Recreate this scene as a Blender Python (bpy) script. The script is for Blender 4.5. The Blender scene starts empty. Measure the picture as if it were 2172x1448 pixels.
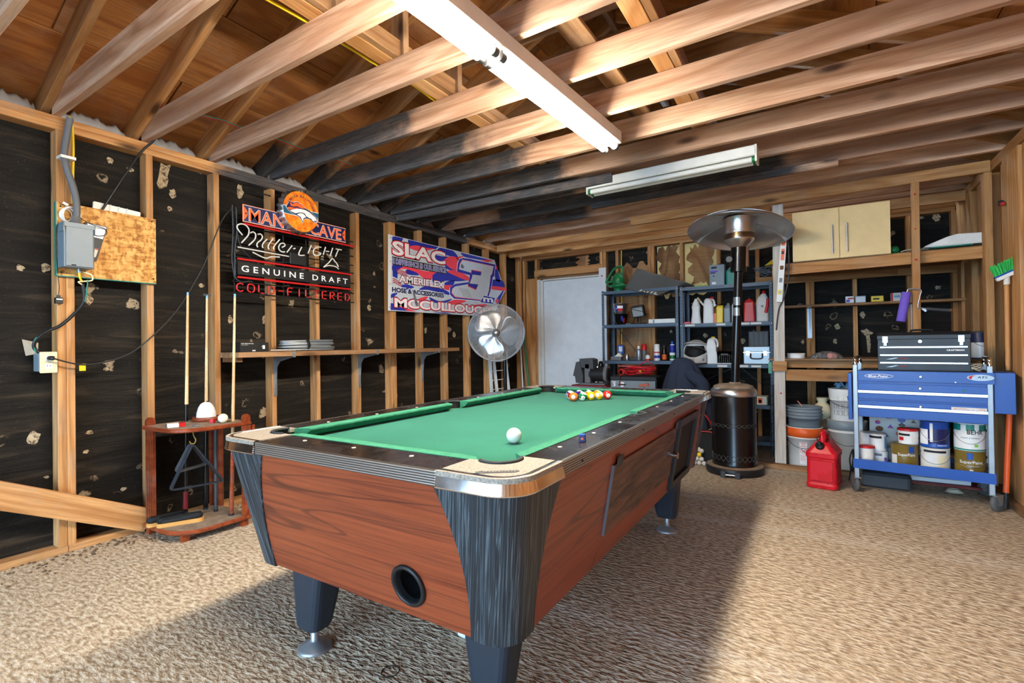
import bpy, bmesh, math, random
from mathutils import Vector, Matrix, Euler
random.seed(7)
R = math.radians
PI = math.pi
scene = bpy.context.scene
COL = scene.collection

# ------------------------------------------------------------------ camera
def look(yaw, pitch, roll):
    f = Vector((-math.sin(yaw)*math.cos(pitch), math.cos(yaw)*math.cos(pitch), math.sin(pitch)))
    r = Vector((math.cos(yaw), math.sin(yaw), 0)); u = r.cross(f)
    c, s = math.cos(roll), math.sin(roll)
    r, u = r*c+u*s, u*c-r*s
    return Matrix((r, u, -f)).transposed().to_4x4()
cd = bpy.data.cameras.new('camera'); cam = bpy.data.objects.new('camera', cd); COL.objects.link(cam)
cd.sensor_width = 36; cd.lens = 17.304; cd.clip_start = .05
cam.matrix_world = Matrix.Translation((3.57, 0, 1.12)) @ look(R(31.8), R(.43), R(-.82))
scene.camera = cam
# ------------------------------------------------------------------ world, exposure
SKY = 17.0; TUBE = 180.0
w = bpy.data.worlds.new('sky'); scene.world = w; w.use_nodes = True
bg = w.node_tree.nodes['Background']; bg.inputs[0].default_value = (.46, .72, 1, 1); bg.inputs[1].default_value = SKY
vs = scene.view_settings
vs.view_transform = 'Standard'; vs.look = 'None'; vs.gamma = 1; vs.exposure = 0.15; vs.use_curve_mapping = False

# ------------------------------------------------------------------ helpers
class MB:
    """collects shapes, builds ONE mesh object"""
    def __init__(s, X=None): s.v = []; s.f = []; s.m = []; s.sm = []; s.X = X; s.mi = 0; s.smooth = False
    def add(s, vs, fs, smooth=None):
        o = len(s.v)
        for p in vs:
            p = Vector(p); s.v.append(tuple(s.X @ p) if s.X else tuple(p))
        for f in fs: s.f.append([i+o for i in f]); s.m.append(s.mi); s.sm.append(s.smooth if smooth is None else smooth)
        return s
    def box(s, x0, x1, y0, y1, z0, z1, c=0):
        if x0 > x1: x0, x1 = x1, x0
        if y0 > y1: y0, y1 = y1, y0
        if z0 > z1: z0, z1 = z1, z0
        if c <= 0:
            return s.add([(x0,y0,z0),(x1,y0,z0),(x1,y1,z0),(x0,y1,z0),(x0,y0,z1),(x1,y0,z1),(x1,y1,z1),(x0,y1,z1)],
              [(0,3,2,1),(4,5,6,7),(0,1,5,4),(1,2,6,5),(2,3,7,6),(3,0,4,7)])
        # rounded vertical edges and chamfered top and bottom
        pts = rrect(x0, x1, y0, y1, c, 3)
        ins = rrect(x0+c*.6, x1-c*.6, y0+c*.6, y1-c*.6, c*.6, 3)
        return s.loft([[(x,y,z0) for x,y in ins], [(x,y,z0+c*.6) for x,y in pts], [(x,y,z1-c*.6) for x,y in pts], [(x,y,z1) for x,y in ins]], True)
    def loft(s, rings, caps=True, closed=True, smooth=None):
        n = len(rings[0]); vs = [p for r in rings for p in r]; fs = []
        for k in range(len(rings)-1):
            for i in range(n if closed else n-1):
                j = (i+1) % n; fs.append((k*n+i, k*n+j, (k+1)*n+j, (k+1)*n+i))
        s.add(vs, fs, smooth)
        if caps:
            s.add(rings[0], [tuple(range(n))[::-1]], False); s.add(rings[-1], [tuple(range(n))], False)
        return s
    def lathe(s, prof, n=24, c=(0,0,0), axis='z', smooth=True, caps=True, a0=0, a1=2*PI):
        full = abs(a1-a0-2*PI) < 1e-6; rings = []
        for r, z in prof:
            ring = []
            for i in range(n if full else n+1):
                a = a0+(a1-a0)*i/n; x, y = r*math.cos(a), r*math.sin(a)
                p = {'z':(x,y,z),'x':(z,x,y),'y':(y,z,x)}[axis]
                ring.append((c[0]+p[0], c[1]+p[1], c[2]+p[2]))
            rings.append(ring)
        return s.loft(rings, caps and full, full, smooth)
    def cyl(s, p, q, r, n=12, r2=None, smooth=True):
        return s.tube([p, q], r, n, r2=r2, smooth=smooth)
    def tube(s, pts, r, n=8, closed=False, r2=None, smooth=True, flat=1.0):
        P = [Vector(p) for p in pts]; N = len(P); rings = []; up = None
        for i in range(N):
            if closed: t = P[(i+1)%N]-P[i-1]
            else: t = P[min(i+1,N-1)]-P[max(i-1,0)]
            if t.length < 1e-9: t = Vector((0,0,1))
            t.normalize()
            if up is None: up = Vector((0,0,1)) if abs(t.z) < .9 else Vector((1,0,0))
            a = t.cross(up)
            if a.length < 1e-6: a = t.cross(Vector((0,1,0)))
            a.normalize(); b = a.cross(t).normalized(); up = b
            rr = r if r2 is None else r+(r2-r)*i/(N-1)
            rings.append([tuple(P[i]+a*rr*math.cos(2*PI*k/n)+b*rr*flat*math.sin(2*PI*k/n)) for k in range(n)])
        if closed:
            rings.append(rings[0]); return s.loft(rings, False, True, smooth)
        return s.loft(rings, True, True, smooth)
    def bar(s, p, q, w, h, up=(0,0,1)):
        p, q, up = Vector(p), Vector(q), Vector(up); t = (q-p).normalized(); a = t.cross(up).normalized()*(w/2); b = a.cross(t).normalized()*(h/2)
        r = lambda c: [tuple(c+a+b), tuple(c-a+b), tuple(c-a-b), tuple(c+a-b)]
        return s.loft([r(p), r(q)], True, True, False)
    def prism(s, poly, z0, z1, smooth=False):
        if sum(poly[i-1][0]*poly[i][1]-poly[i][0]*poly[i-1][1] for i in range(len(poly))) < 0: poly = poly[::-1]
        return s.loft([[(x,y,z0) for x,y in poly], [(x,y,z1) for x,y in poly]], True, True, smooth)
    def grid(s, fn, nu, nv, smooth=True):
        vs = [fn(i/nu, j/nv) for j in range(nv+1) for i in range(nu+1)]
        fs = [(j*(nu+1)+i, j*(nu+1)+i+1, (j+1)*(nu+1)+i+1, (j+1)*(nu+1)+i) for j in range(nv) for i in range(nu)]
        return s.add(vs, fs, smooth)
    def ball(s, c, r, nu=16, nv=10, sz=1):
        return s.lathe([(max(1e-4, r*math.sin(PI*k/nv)), -r*sz*math.cos(PI*k/nv)) for k in range(nv+1)], nu, c)
    def mesh(s, name):
        me = bpy.data.meshes.new(name); me.from_pydata(s.v, [], s.f); me.polygons.foreach_set('use_smooth', s.sm)
        me.polygons.foreach_set('material_index', s.m)
        bm = bmesh.new(); bm.from_mesh(me); bmesh.ops.recalc_face_normals(bm, faces=bm.faces); bm.to_mesh(me); bm.free()
        me.update(); return me
    def build(s, name, mat, parent=None, world=False, thick=0, bevel=0):
        o = bpy.data.objects.new(name, s.mesh(name)); COL.objects.link(o)
        for m in (mat if isinstance(mat, (list, tuple)) else [mat]): o.data.materials.append(MAT[m] if isinstance(m, str) else m)
        if parent:
            o.parent = parent
            if world: o.matrix_parent_inverse = parent.matrix_basis.inverted()
        if thick: md = o.modifiers.new('thick', 'SOLIDIFY'); md.thickness = thick; md.offset = 0
        if bevel: md = o.modifiers.new('bevel', 'BEVEL'); md.width = bevel; md.segments = 2; md.limit_method = 'ANGLE'
        return o
def rrect(x0, x1, y0, y1, r, n=4):
    out = []
    for cx, cy, a in ((x1-r,y1-r,0),(x0+r,y1-r,90),(x0+r,y0+r,180),(x1-r,y0+r,270)):
        for k in range(n+1):
            t = R(a+90*k/n); out.append((cx+r*math.cos(t), cy+r*math.sin(t)))
    return out
def thing(name, label, cat, loc=(0,0,0), rz=0, group=None, kind=None, rot=None):
    o = bpy.data.objects.new(name, None); COL.objects.link(o); o.empty_display_size = .1
    o.matrix_basis = Matrix.Translation(loc) @ (rot.to_4x4() if rot else Matrix.Rotation(rz, 4, 'Z'))
    return tag(o, label, cat, group, kind)
def tag(o, label=None, cat=None, group=None, kind=None):
    for k, v in (('label',label),('category',cat),('group',group),('kind',kind)):
        if v: o[k] = v
    return o
def copy_tree(o, loc=None, label=None, parent=None):
    c = o.copy(); COL.objects.link(c); c.parent = parent
    if label: c['label'] = label
    if loc: c.location = loc
    for ch in list(o.children): copy_tree(ch, None, None, c)
    return c
# frames: a drawing plane on the left wall (u = +y, v = +z), on the back wall (u = +x, v = +z), on a table (u = +x, v = +y)
def LW(y, z, x=0, roll=0): return Matrix(((0,0,1,x),(1,0,0,y),(0,1,0,z),(0,0,0,1))) @ Matrix.Rotation(roll, 4, 'Z')
def BW(x, z, y, roll=0, yaw=0): return Matrix.Translation((x,y,z)) @ Matrix.Rotation(yaw, 4, 'Z') @ Matrix(((1,0,0,0),(0,0,-1,0),(0,1,0,0),(0,0,0,1))) @ Matrix.Rotation(roll, 4, 'Z')
_tc = {}
def text_mesh(t, w=None, h=None, ext=.0006, shear=0, off=0, spacing=1, res=3):
    cu = bpy.data.curves.new('lettering', 'FONT'); cu.body = t; cu.size = 1; cu.align_x = 'LEFT'; cu.shear = shear; cu.offset = off; cu.space_character = spacing
    cu.resolution_u = res; cu.extrude = 0
    o = bpy.data.objects.new('lettering', cu); me = bpy.data.meshes.new_from_object(o); bpy.data.objects.remove(o); bpy.data.curves.remove(cu)
    xs = [v.co.x for v in me.vertices]; ys = [v.co.y for v in me.vertices]
    if not xs: return me
    x0, x1, y0, y1 = min(xs), max(xs), min(ys), max(ys)
    sx = w/(x1-x0) if w else None; sy = h/(y1-y0) if h else None
    sx = sx or sy; sy = sy or sx
    for v in me.vertices: v.co = ((v.co.x-(x0+x1)/2)*sx, (v.co.y-(y0+y1)/2)*sy, ext)
    me.materials.clear(); return me
def text(t, X, w, h, mat, parent, name='lettering', world=True, warp=None, **k):
    me = text_mesh(t, w, h, **k)
    for v in me.vertices:
        co = Vector(warp(*v.co)) if warp else v.co
        v.co = X @ co
    o = bpy.data.objects.new(name, me); COL.objects.link(o); me.materials.append(MAT[mat])
    o.parent = parent
    if world: o.matrix_parent_inverse = parent.matrix_basis.inverted()
    return o
def beam(name, p, q, w, h, mat, parent, up=(0,0,1), soot=None):
    """a timber whose grain runs along its own X axis"""
    p, q, up = Vector(p), Vector(q), Vector(up); t = (q-p); L = t.length; t.normalize(); a = up.cross(t).normalized(); b = t.cross(a)
    m = MB(); c = .0025; rg = lambda x: [(x, yy, zz) for yy, zz in rrect(-w/2, w/2, -h/2, h/2, c, 1)]
    m.loft([rg(0), rg(L)], True, True, False)
    o = m.build(name, mat, parent); Mx = Matrix((t, a, b)).transposed().to_4x4(); Mx.translation = p
    o.matrix_basis = Mx
    if soot: o['soot_a'], o['soot_b'], o['soot_k'] = float(soot[0]), float(soot[1]), 1.0
    return o
def struct(o): o['kind'] = 'structure'; return o

# ------------------------------------------------------------------ materials
MAT = {}
class NT:
    def __init__(s, name):
        m = bpy.data.materials.new(name); m.use_nodes = True; MAT[name] = m; s.t = m.node_tree; s.n = s.t.nodes; s.b = s.n['Principled BSDF']; s.mat = m
    def node(s, typ, **k):
        nd = s.n.new(typ)
        for a, v in k.items():
            if a.startswith('i_'): nd.inputs[a[2:].replace('_', ' ')].default_value = v
            else: setattr(nd, a, v)
        return nd
    def lk(s, a, b): s.t.links.new(a, b); return s
    def coord(s, scale=(1,1,1), rand=True, kind='Object'):
        tc = s.node('ShaderNodeTexCoord'); mp = s.node('ShaderNodeMapping'); mp.inputs['Scale'].default_value = scale
        if rand:
            oi = s.node('ShaderNodeObjectInfo'); ad = s.node('ShaderNodeVectorMath', operation='MULTIPLY_ADD')
            s.lk(oi.outputs['Random'], ad.inputs[0]); ad.inputs[1].default_value = (37, 53, 71); s.lk(tc.outputs[kind], ad.inputs[2]); s.lk(ad.outputs[0], mp.inputs[0])
        else: s.lk(tc.outputs[kind], mp.inputs[0])
        return mp.outputs[0]
    def noise(s, co, scale=5, detail=4, rough=.55, dist=0):
        n = s.node('ShaderNodeTexNoise'); n.inputs['Scale'].default_value = scale; n.inputs['Detail'].default_value = detail; n.inputs['Roughness'].default_value = rough; n.inputs['Distortion'].default_value = dist
        s.lk(co, n.inputs['Vector']); return n.outputs['Fac']
    def vor(s, co, scale=5, feature='F1', rnd=1):
        n = s.node('ShaderNodeTexVoronoi', feature=feature); n.inputs['Scale'].default_value = scale; n.inputs['Randomness'].default_value = rnd; s.lk(co, n.inputs['Vector']); return n.outputs['Distance']
    def ramp(s, f, stops, interp='LINEAR'):
        r = s.node('ShaderNodeValToRGB'); e = r.color_ramp.elements; r.color_ramp.interpolation = interp
        while len(e) < len(stops): e.new(.5)
        for k, (p, c) in enumerate(stops): e[k].position = p; e[k].color = (*c, 1) if not isinstance(c, (int, float)) else (c, c, c, 1)
        s.lk(f, r.inputs[0]); return r.outputs[0]
    def mix(s, f, a, b, mode='MIX'):
        m = s.node('ShaderNodeMix', data_type='RGBA', blend_type=mode)
        for v, i in ((f, 0), (a, 6), (b, 7)):
            if isinstance(v, (int, float)): m.inputs[i].default_value = v if i == 0 else (v, v, v, 1)
            elif isinstance(v, tuple): m.inputs[i].default_value = (*v, 1)
            else: s.lk(v, m.inputs[i])
        return m.outputs[2]
    def math(s, op, a, b=0.0, c=None, clamp=False):
        m = s.node('ShaderNodeMath', operation=op, use_clamp=clamp)
        for v, i in ((a, 0), (b, 1), (c, 2)):
            if v is None: continue
            if isinstance(v, (int, float)): m.inputs[i].default_value = v
            else: s.lk(v, m.inputs[i])
        return m.outputs[0]
    def attr(s, name):
        a = s.node('ShaderNodeAttribute', attribute_name=name, attribute_type='OBJECT'); return a.outputs['Fac']
    def bump(s, h, strength=.3, dist=.01):
        b = s.node('ShaderNodeBump'); b.inputs['Strength'].default_value = strength; b.inputs['Distance'].default_value = dist; s.lk(h, b.inputs['Height']); s.lk(b.outputs[0], s.b.inputs['Normal'])
    def out(s, col, rough=.6, metal=0, spec=.4):
        if isinstance(col, tuple): s.b.inputs['Base Color'].default_value = (*col, 1)
        else: s.lk(col, s.b.inputs['Base Color'])
        if isinstance(rough, (int, float)): s.b.inputs['Roughness'].default_value = rough
        else: s.lk(rough, s.b.inputs['Roughness'])
        s.b.inputs['Metallic'].default_value = metal; s.b.inputs['Specular IOR Level'].default_value = spec
        return s
def c8(r, g, b):
    f = lambda v: ((v/255+.055)/1.055)**2.4 if v > 10 else v/255/12.92
    return (f(r), f(g), f(b))
def plain(name, col, rough=.5, metal=0, spec=.4, vary=.06, scale=9, bump=0):
    """a paint / plastic / metal: its colour with a faint mottling of dust and wear"""
    t = NT(name); co = t.coord((1,1,1)); n = t.noise(co, scale, 5, .6)
    d = tuple(min(1, c*(1-vary)) for c in col); l = tuple(min(1, c*(1+vary)) for c in col)
    t.out(t.ramp(n, [(.3, d), (.7, l)]), t.math('MULTIPLY_ADD', n, .16, rough-.08, True), metal, spec)
    if bump: t.bump(t.noise(co, scale*9, 3), bump, .002)
    return t
def emit(name, col, strength):
    t = NT(name); t.out(col, .4); t.b.inputs['Emission Color'].default_value = (*col, 1); t.b.inputs['Emission Strength'].default_value = strength
def wood(name, dark, mid, light, soot=True, sx=.5, sy=5, rough=.72, knots=True, bump=.2, rings=46):
    """sawn timber: growth-ring contours stretched along the piece, fine fibres, knots, dust, optional soot"""
    t = NT(name); co2 = t.coord((1,1,1)); n = t.noise(t.coord((sx, sy, sy)), 1.0, 2, .45, .4)
    g = t.math('MULTIPLY_ADD', t.math('SINE', t.math('MULTIPLY', n, float(rings))), .5, .5); fine = t.noise(t.coord((5, 110, 110)), 1.0, 3, .6)
    col = t.mix(t.ramp(g, [(.0, 1.0), (.35, .45), (1, 0.0)]), light, mid)
    col = t.mix(t.ramp(n, [(.35, .45), (.6, 0.0)]), col, dark)
    col = t.mix(t.ramp(fine, [(.35, .5), (.62, 0.0)]), col, tuple(c*.6 for c in mid))
    oi = t.node('ShaderNodeObjectInfo'); col = t.mix(1.0, col, t.ramp(oi.outputs['Random'], [(0, (.82,.81,.81)), (.5, (1,.98,.96)), (1, (1.12,1.08,1.02))]), 'MULTIPLY')
    if knots:
        kv = t.vor(t.coord((1.6, 5, 5)), 1.0); k = t.ramp(kv, [(.05, .95), (.09, .6), (.15, 0.0)])
        col = t.mix(k, col, tuple(c*.25 for c in dark))
    dust = t.noise(co2, 3.2, 5, .7); col = t.mix(t.ramp(dust, [(.5, 0.0), (.85, .35)]), col, (.42, .36, .30))
    if soot:
        sp = t.node('ShaderNodeSeparateXYZ'); tc = t.node('ShaderNodeTexCoord'); t.lk(tc.outputs['Object'], sp.inputs[0]); X = sp.outputs[0]
        nn = t.math('MULTIPLY_ADD', t.noise(co2, 4.0, 4, .6), .5, -.25)
        a = t.math('MULTIPLY', t.math('ADD', t.math('SUBTRACT', X, t.attr('soot_a')), nn), 6.0, None, True)
        b = t.math('MULTIPLY', t.math('ADD', t.math('SUBTRACT', t.attr('soot_b'), X), nn), 6.0, None, True)
        msk = t.math('MULTIPLY', t.math('MULTIPLY', a, b), t.math('MULTIPLY', t.attr('soot_k'), t.ramp(t.noise(t.coord((2, 5, 5)), 2.0, 5, .7), [(.22, .72), (.5, .97)])))
        col = t.mix(msk, col, t.ramp(fine, [(.35, (.026,.029,.034)), (.75, (.085,.090,.100))]))
    t.out(col, rough, 0, .3); t.bump(t.math('ADD', g, fine), bump, .0025)
wood('pine', c8(132,86,46), c8(180,126,74), c8(212,162,108))
wood('joist_pine', c8(142,100,76), c8(184,142,114), c8(218,182,156))
wood('roof_ply', c8(104,58,26), c8(150,92,46), c8(190,128,70), soot=False, sx=.6, sy=3.2, rings=30)
wood('old_pine', c8(96,64,38), c8(138,100,66), c8(168,130,92), soot=False)
wood('stain_red', c8(74,26,14), c8(122,52,26), c8(150,72,38), soot=False, rough=.35, knots=False, bump=.06)
wood('cue_maple', c8(196,150,96), c8(222,184,132), c8(238,208,164), soot=False, rough=.3, knots=False, bump=.03, rings=12)
wood('ply_torn', c8(90,58,32), c8(136,94,56), c8(180,136,90), soot=False, sx=3.2, sy=1.2, rings=34)
t = NT('osb'); cols = []
for sc in ((1,9,30),(1,30,9),(1,16,16)):
    v = t.node('ShaderNodeTexVoronoi'); v.inputs['Scale'].default_value = 2.6; t.lk(t.coord(sc), v.inputs['Vector']); sp = t.node('ShaderNodeSeparateColor'); t.lk(v.outputs['Color'], sp.inputs[0]); cols.append(sp.outputs[0])
f_ = t.math('MULTIPLY', t.math('ADD', t.math('ADD', cols[0], cols[1]), cols[2]), .333)
t.out(t.ramp(f_, [(.2, c8(150,96,42)), (.45, c8(198,142,72)), (.8, c8(228,182,112))]), .7, 0, .3); t.bump(f_, .3, .003)

# black roofing felt on the sheathing: dusty ripples and patches where paper and paint are rubbed off
t = NT('felt'); co = t.coord((1,1,1), False); rp = t.noise(t.coord((1.4,1.4,13), False), 1.0, 4, .6, 1.0)
col = t.ramp(rp, [(.40, (.0065,.0055,.0045)), (.56, (.012,.0098,.0075)), (.70, (.036,.027,.018)), (.80, (.070,.052,.033))])
fd = t.noise(co, 150, 2, .5); col = t.mix(t.ramp(fd, [(.68, 0.0), (.74, .6)]), col, (.12,.092,.06))
wob = t.node('ShaderNodeTexNoise'); wob.inputs['Scale'].default_value = 13; t.lk(co, wob.inputs['Vector'])
vm = t.node('ShaderNodeVectorMath', operation='MULTIPLY_ADD'); t.lk(wob.outputs['Color'], vm.inputs[0]); vm.inputs[1].default_value = (.11,.11,.11); t.lk(co, vm.inputs[2])
pat = t.noise(co, 70, 4, .7)
msk = t.math('MULTIPLY', t.ramp(t.vor(vm.outputs[0], 3.4), [(.11, 1.0), (.135, 0.0)]), t.ramp(pat, [(.36, 0.0), (.46, 1.0)])); col = t.mix(msk, col, (.33,.26,.175))
vo = t.vor(vm.outputs[0], 5.3); ring = t.math('MULTIPLY', t.ramp(vo, [(.10, 0.0), (.125, .8), (.15, .8), (.18, 0.0)]), t.ramp(pat, [(.42, 0.0), (.52, 1.0)])); col = t.mix(t.math('MULTIPLY', ring, t.ramp(t.noise(co, 3, 2), [(.5, 0.0), (.56, 1.0)])), col, (.30,.23,.15))
t.out(col, .72, 0, .18); t.bump(rp, .45, .03)

# rough trowelled concrete
t = NT('concrete'); co = t.coord((1,1,1), False); sep = t.node('ShaderNodeSeparateXYZ'); t.lk(co, sep.inputs[0])
rough_ = t.ramp(t.math('MULTIPLY', sep.outputs[0], .25), [(.30, .38), (.52, 1.0)])
h1 = t.noise(t.coord((.6,1.25,1), False), 50, 2, .5, .15); h2 = t.noise(t.coord((.7,1.2,1), False), 110, 2, .6); big = t.noise(co, 1.3, 4, .6); row = t.noise(t.coord((.10,2.6,1), False), 1.6, 3, .5)
hh = t.math('ADD', h1, t.math('MULTIPLY', h2, .16))
col = t.ramp(hh, [(.40, c8(132,112,90)), (.58, c8(178,158,132)), (.76, c8(206,192,170))])
col = t.mix(t.ramp(big, [(.35, 0.0), (.75, .35)]), col, c8(170,148,122))
col = t.mix(t.ramp(row, [(.60, 0.0), (.68, .25)]), col, c8(218,210,198))
col = t.mix(t.ramp(t.noise(co, 42, 2, .5), [(.75, 0.0), (.79, .8)]), col, c8(80,62,46))
t.out(col, .85, 0, .25); t.bump(t.math('MULTIPLY', t.math('ADD', hh, t.math('MULTIPLY', row, .4)), rough_), 1.0, .026)

# pool table surfaces
t = NT('laminate_red'); n = t.noise(t.coord((.42,.42,3.2), False), 1.0, 2, .5, .6); g = t.math('MULTIPLY_ADD', t.math('SINE', t.math('MULTIPLY', n, 70.0)), .5, .5); ln = t.noise(t.coord((1.5,1.5,85), False), 1.0, 4, .6, .3)
col = t.mix(t.ramp(ln, [(.34, 1.0), (.50, .35), (.66, 0.0)]), c8(148,66,34), c8(98,38,20)); col = t.mix(t.ramp(g, [(.0, .7), (.008, .35), (.02, 0.0)]), col, c8(62,22,14)); col = t.mix(t.ramp(t.noise(t.coord((.6,.6,4), False), 2, 3, .5), [(.4, 0.0), (.7, .3)]), col, c8(152,78,46))
t.out(col, .36, 0, .45)
t = NT('laminate_black'); n = t.noise(t.coord((75,1.3,1), False, 'UV'), 1.0, 4, .55, .9); ln = t.noise(t.coord((300,3,1), False, 'UV'), 1.0, 2, .6)
col = t.ramp(n, [(.36, c8(20,24,28)), (.47, c8(28,33,38)), (.51, c8(92,104,110)), (.55, c8(28,33,38)), (.64, c8(22,26,30)), (.70, c8(78,88,95))]); col = t.mix(t.ramp(ln, [(.45, .0), (.7, .5)]), col, c8(60,69,76)); t.out(col, .5, 0, .4); t.bump(n, .25, .003)
t = NT('oak_dark'); g = t.noise(t.coord((12,1.0,9), False), 2.2, 5, .6, 1.5); t.out(t.ramp(g, [(.35, c8(40,24,18)), (.5, c8(86,58,46)), (.62, c8(110,78,62))]), .5)
t = NT('rail_black'); n = t.noise(t.coord((1,1,1), False), 5, 5, .7, 1); t.out(t.ramp(n, [(.35, c8(15,13,13)), (.75, c8(34,30,30))]), t.ramp(n, [(.3, .12), (.7, .38)]), 0, .6)
t = NT('strip_metal'); wv = t.node('ShaderNodeTexWave', wave_type='BANDS', bands_direction='Z'); wv.inputs['Scale'].default_value = 46; t.lk(t.coord((1,1,1), False), wv.inputs['Vector'])
t.out(t.ramp(wv.outputs['Fac'], [(.2, c8(104,100,94)), (.8, c8(196,192,184))]), .36, .85); t.bump(wv.outputs['Fac'], .5, .004)
t = NT('baize'); n = t.noise(t.coord((1,1,1), False), 3, 5, .6); f2 = t.noise(t.coord((1,1,1), False), 220, 2, .6)
col = t.ramp(n, [(.3, c8(24,94,74)), (.7, c8(32,106,84))]); col = t.mix(t.ramp(f2, [(.5, 0.0), (.8, .3)]), col, c8(60,124,98)); t.out(col, .95, 0, .1); t.b.inputs['Sheen Weight'].default_value = .12
t = NT('baize_worn_lit'); n = t.noise(t.coord((1,1,1), False), 40, 4, .6); t.out(t.ramp(n, [(.3, c8(46,112,86)), (.7, c8(70,136,108))]), .95, 0, .1)  # cushion cloth paler from wear, plus the light on its top painted in
t = NT('casting_cream'); n = t.noise(t.coord((1,1,1), False), 160, 3, .6); t.out(t.ramp(n, [(.35, c8(124,114,102)), (.7, c8(172,162,148))]), .55)
plain('chrome', (.80,.80,.80), .12, 1, .5, .04)
plain('chrome_dull', (.62,.62,.62), .32, 1, .5, .1)
plain('dish_steel', (.80,.80,.79), .36, 1, .5, .06)
plain('gravel', c8(112,110,106), .9)
plain('steel', (.48,.48,.49), .38, 1, .5, .15)
plain('galv', c8(150,156,160), .42, .7, .5, .12)
t = NT('dusty_wood'); nn = t.noise(t.coord((1,1,1), False), 22, 5, .65); t.out(t.ramp(nn, [(.3, c8(104,84,66)), (.7, c8(150,132,112))]), .9)
for nm, cc, rg in (('black_plastic',c8(24,26,29),.42),('black_matte',c8(15,15,16),.7),('black_gloss',c8(13,13,14),.24),('leg_black',c8(36,44,54),.45),('grey_plastic',c8(96,98,102),.5),('grey_dark',c8(58,60,64),.55),
  ('grey_box',c8(118,130,138),.4),('white',c8(226,226,222),.45),('white_paint',c8(216,219,222),.42),('white_matte',c8(206,204,198),.75),('cream',c8(232,218,178),.4),('foam_white',c8(196,204,212),.9),('foam_yellow',c8(232,206,140),.8),
  ('red',c8(186,28,30),.4),('red_gloss',c8(196,20,34),.28),('red_dark',c8(112,20,26),.6),('orange',c8(226,96,36),.4),('yellow',c8(232,196,30),.4),('green',c8(16,110,58),.35),('green_bright',c8(40,190,78),.6),('teal',c8(20,128,112),.4),
  ('blue',c8(22,74,158),.33),('blue_dark',c8(20,36,96),.4),('navy',c8(28,32,72),.45),('rack_blue',c8(66,84,104),.42),('purple',c8(118,92,196),.95),('ivory',c8(240,230,204),.12),('ball_white',c8(240,236,226),.1),
  ('plaster_white',c8(238,238,238),.4),('cabinet_maple',c8(236,206,148),.5),('rubber',c8(34,36,38),.7),('wheel_grey',c8(86,86,86),.7),('tan_handle',c8(196,140,86),.6),('brush_wood',c8(206,150,80),.5),('grey_fabric',c8(84,82,78),.85),('navy_cloth',c8(40,48,66),.95),
  ('gold',c8(122,96,30),.4),('paper',c8(222,218,208),.8),('glass_grey',c8(150,156,160),.15),('translucent',c8(206,210,212),.3),('sky_blue',c8(120,170,206),.6),('rope',c8(180,170,150),.9),('brown',c8(110,72,44),.7),('white_pole',c8(220,220,216),.4),('dirt',c8(92,72,52),.95),('pink',c8(226,140,120),.4),('ink',c8(18,18,20),.6),('ink_red',c8(188,30,34),.5),('ink_grey',c8(120,124,130),.5),('ink_white',c8(236,236,236),.5),('ink_blue',c8(30,44,150),.5),('ink_orange',c8(240,98,40),.45),('ink_navy',c8(24,28,78),.4),('ink_lime',c8(120,200,40),.5),('wire_grey',c8(92,100,108),.45)):
    plain(nm, cc, rg)
emit('tube_lit', (1, .91, .77), TUBE)
t = NT('bag'); t.out((.9,.9,.92), .12); t.b.inputs['Transmission Weight'].default_value = .9; t.b.inputs['IOR'].default_value = 1.12
# ================================================================== SETTING
XR = 4.68; YB = 6.06; YF = -3.4; HP = 2.355; HJ = 2.43
m = MB(); m.box(-.12, XR+.12, YF, YB+.12, -.12, 0); o = struct(m.build('floor', 'concrete'))
m = MB(); m.box(-4, 9, -14, YF, -.14, -.02); struct(m.build('unseen_driveway', 'gravel'))  # unseen ground outside, added to bounce daylight inside
# small crumbs of mortar and dirt near the left wall
m = MB(); rnd = random.Random(3)
for k in range(170):
    x = abs(rnd.gauss(.02, .13)); y = rnd.uniform(.55, 1.5) if rnd.random() < .75 else rnd.uniform(1.4, 2.0); s = rnd.uniform(.003, .011)
    m.ball((x, y, s*.3), s, 6, 4, .6)
tag(m.build('floor_crumbs', 'dirt'), 'dark crumbs of dirt scattered on the concrete along the left wall', 'debris', kind='stuff')

# ---- left wall: felt-covered sheathing, studs, plates
m = MB(); m.box(-.13, -.09, YF, YB+.13, 0, HJ); wl = struct(m.build('wall_left', 'felt'))
def plate_run(ys, parent, x0, x1, z0, z1, sooty=None, nm='top_plate'):
    for a, b in ys: beam(nm, ((x0+x1)/2, a, (z0+z1)/2), ((x0+x1)/2, b, (z0+z1)/2), x1-x0, z1-z0, 'pine', parent, soot=sooty(a, b) if sooty else None)
sl = lambda a, b: (1.78-a, 4.9-a)
plate_run([(YF, 1.05), (1.053, YB)], wl, -.089, 0, HP, HP+.038, sl); plate_run([(YF, .4), (.403, YB)], wl, -.089, 0, HP+.0385, HJ, sl)
plate_run([(YF, 1.028), (1.031, 1.50)], wl, -.089, .0, 0, .038, nm='bottom_plate'); plate_run([(1.503, YB)], wl, -.089, 0, 0, .038, nm='bottom_plate')
studs = [(-2.9,1),(-2.4,1),(-1.9,1),(-1.3,1),(-.8,1),(-.35,1),(.10,1),(.55,1),(1.065,2),(1.457,1),(1.865,1),(2.285,1),(2.681,1),(3.116,1),(3.57,2),(3.964,1),(4.374,1),(4.803,1),(5.228,1),(5.64,1),(6.055,1)]
for y, n in studs:
    for k in range(n):
        yy = y-.019-.0385*k
        beam('stud', (-.0445, yy, .038), (-.0445, yy, HP), .038, .089, 'pine', wl, up=(1,0,0))
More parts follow.
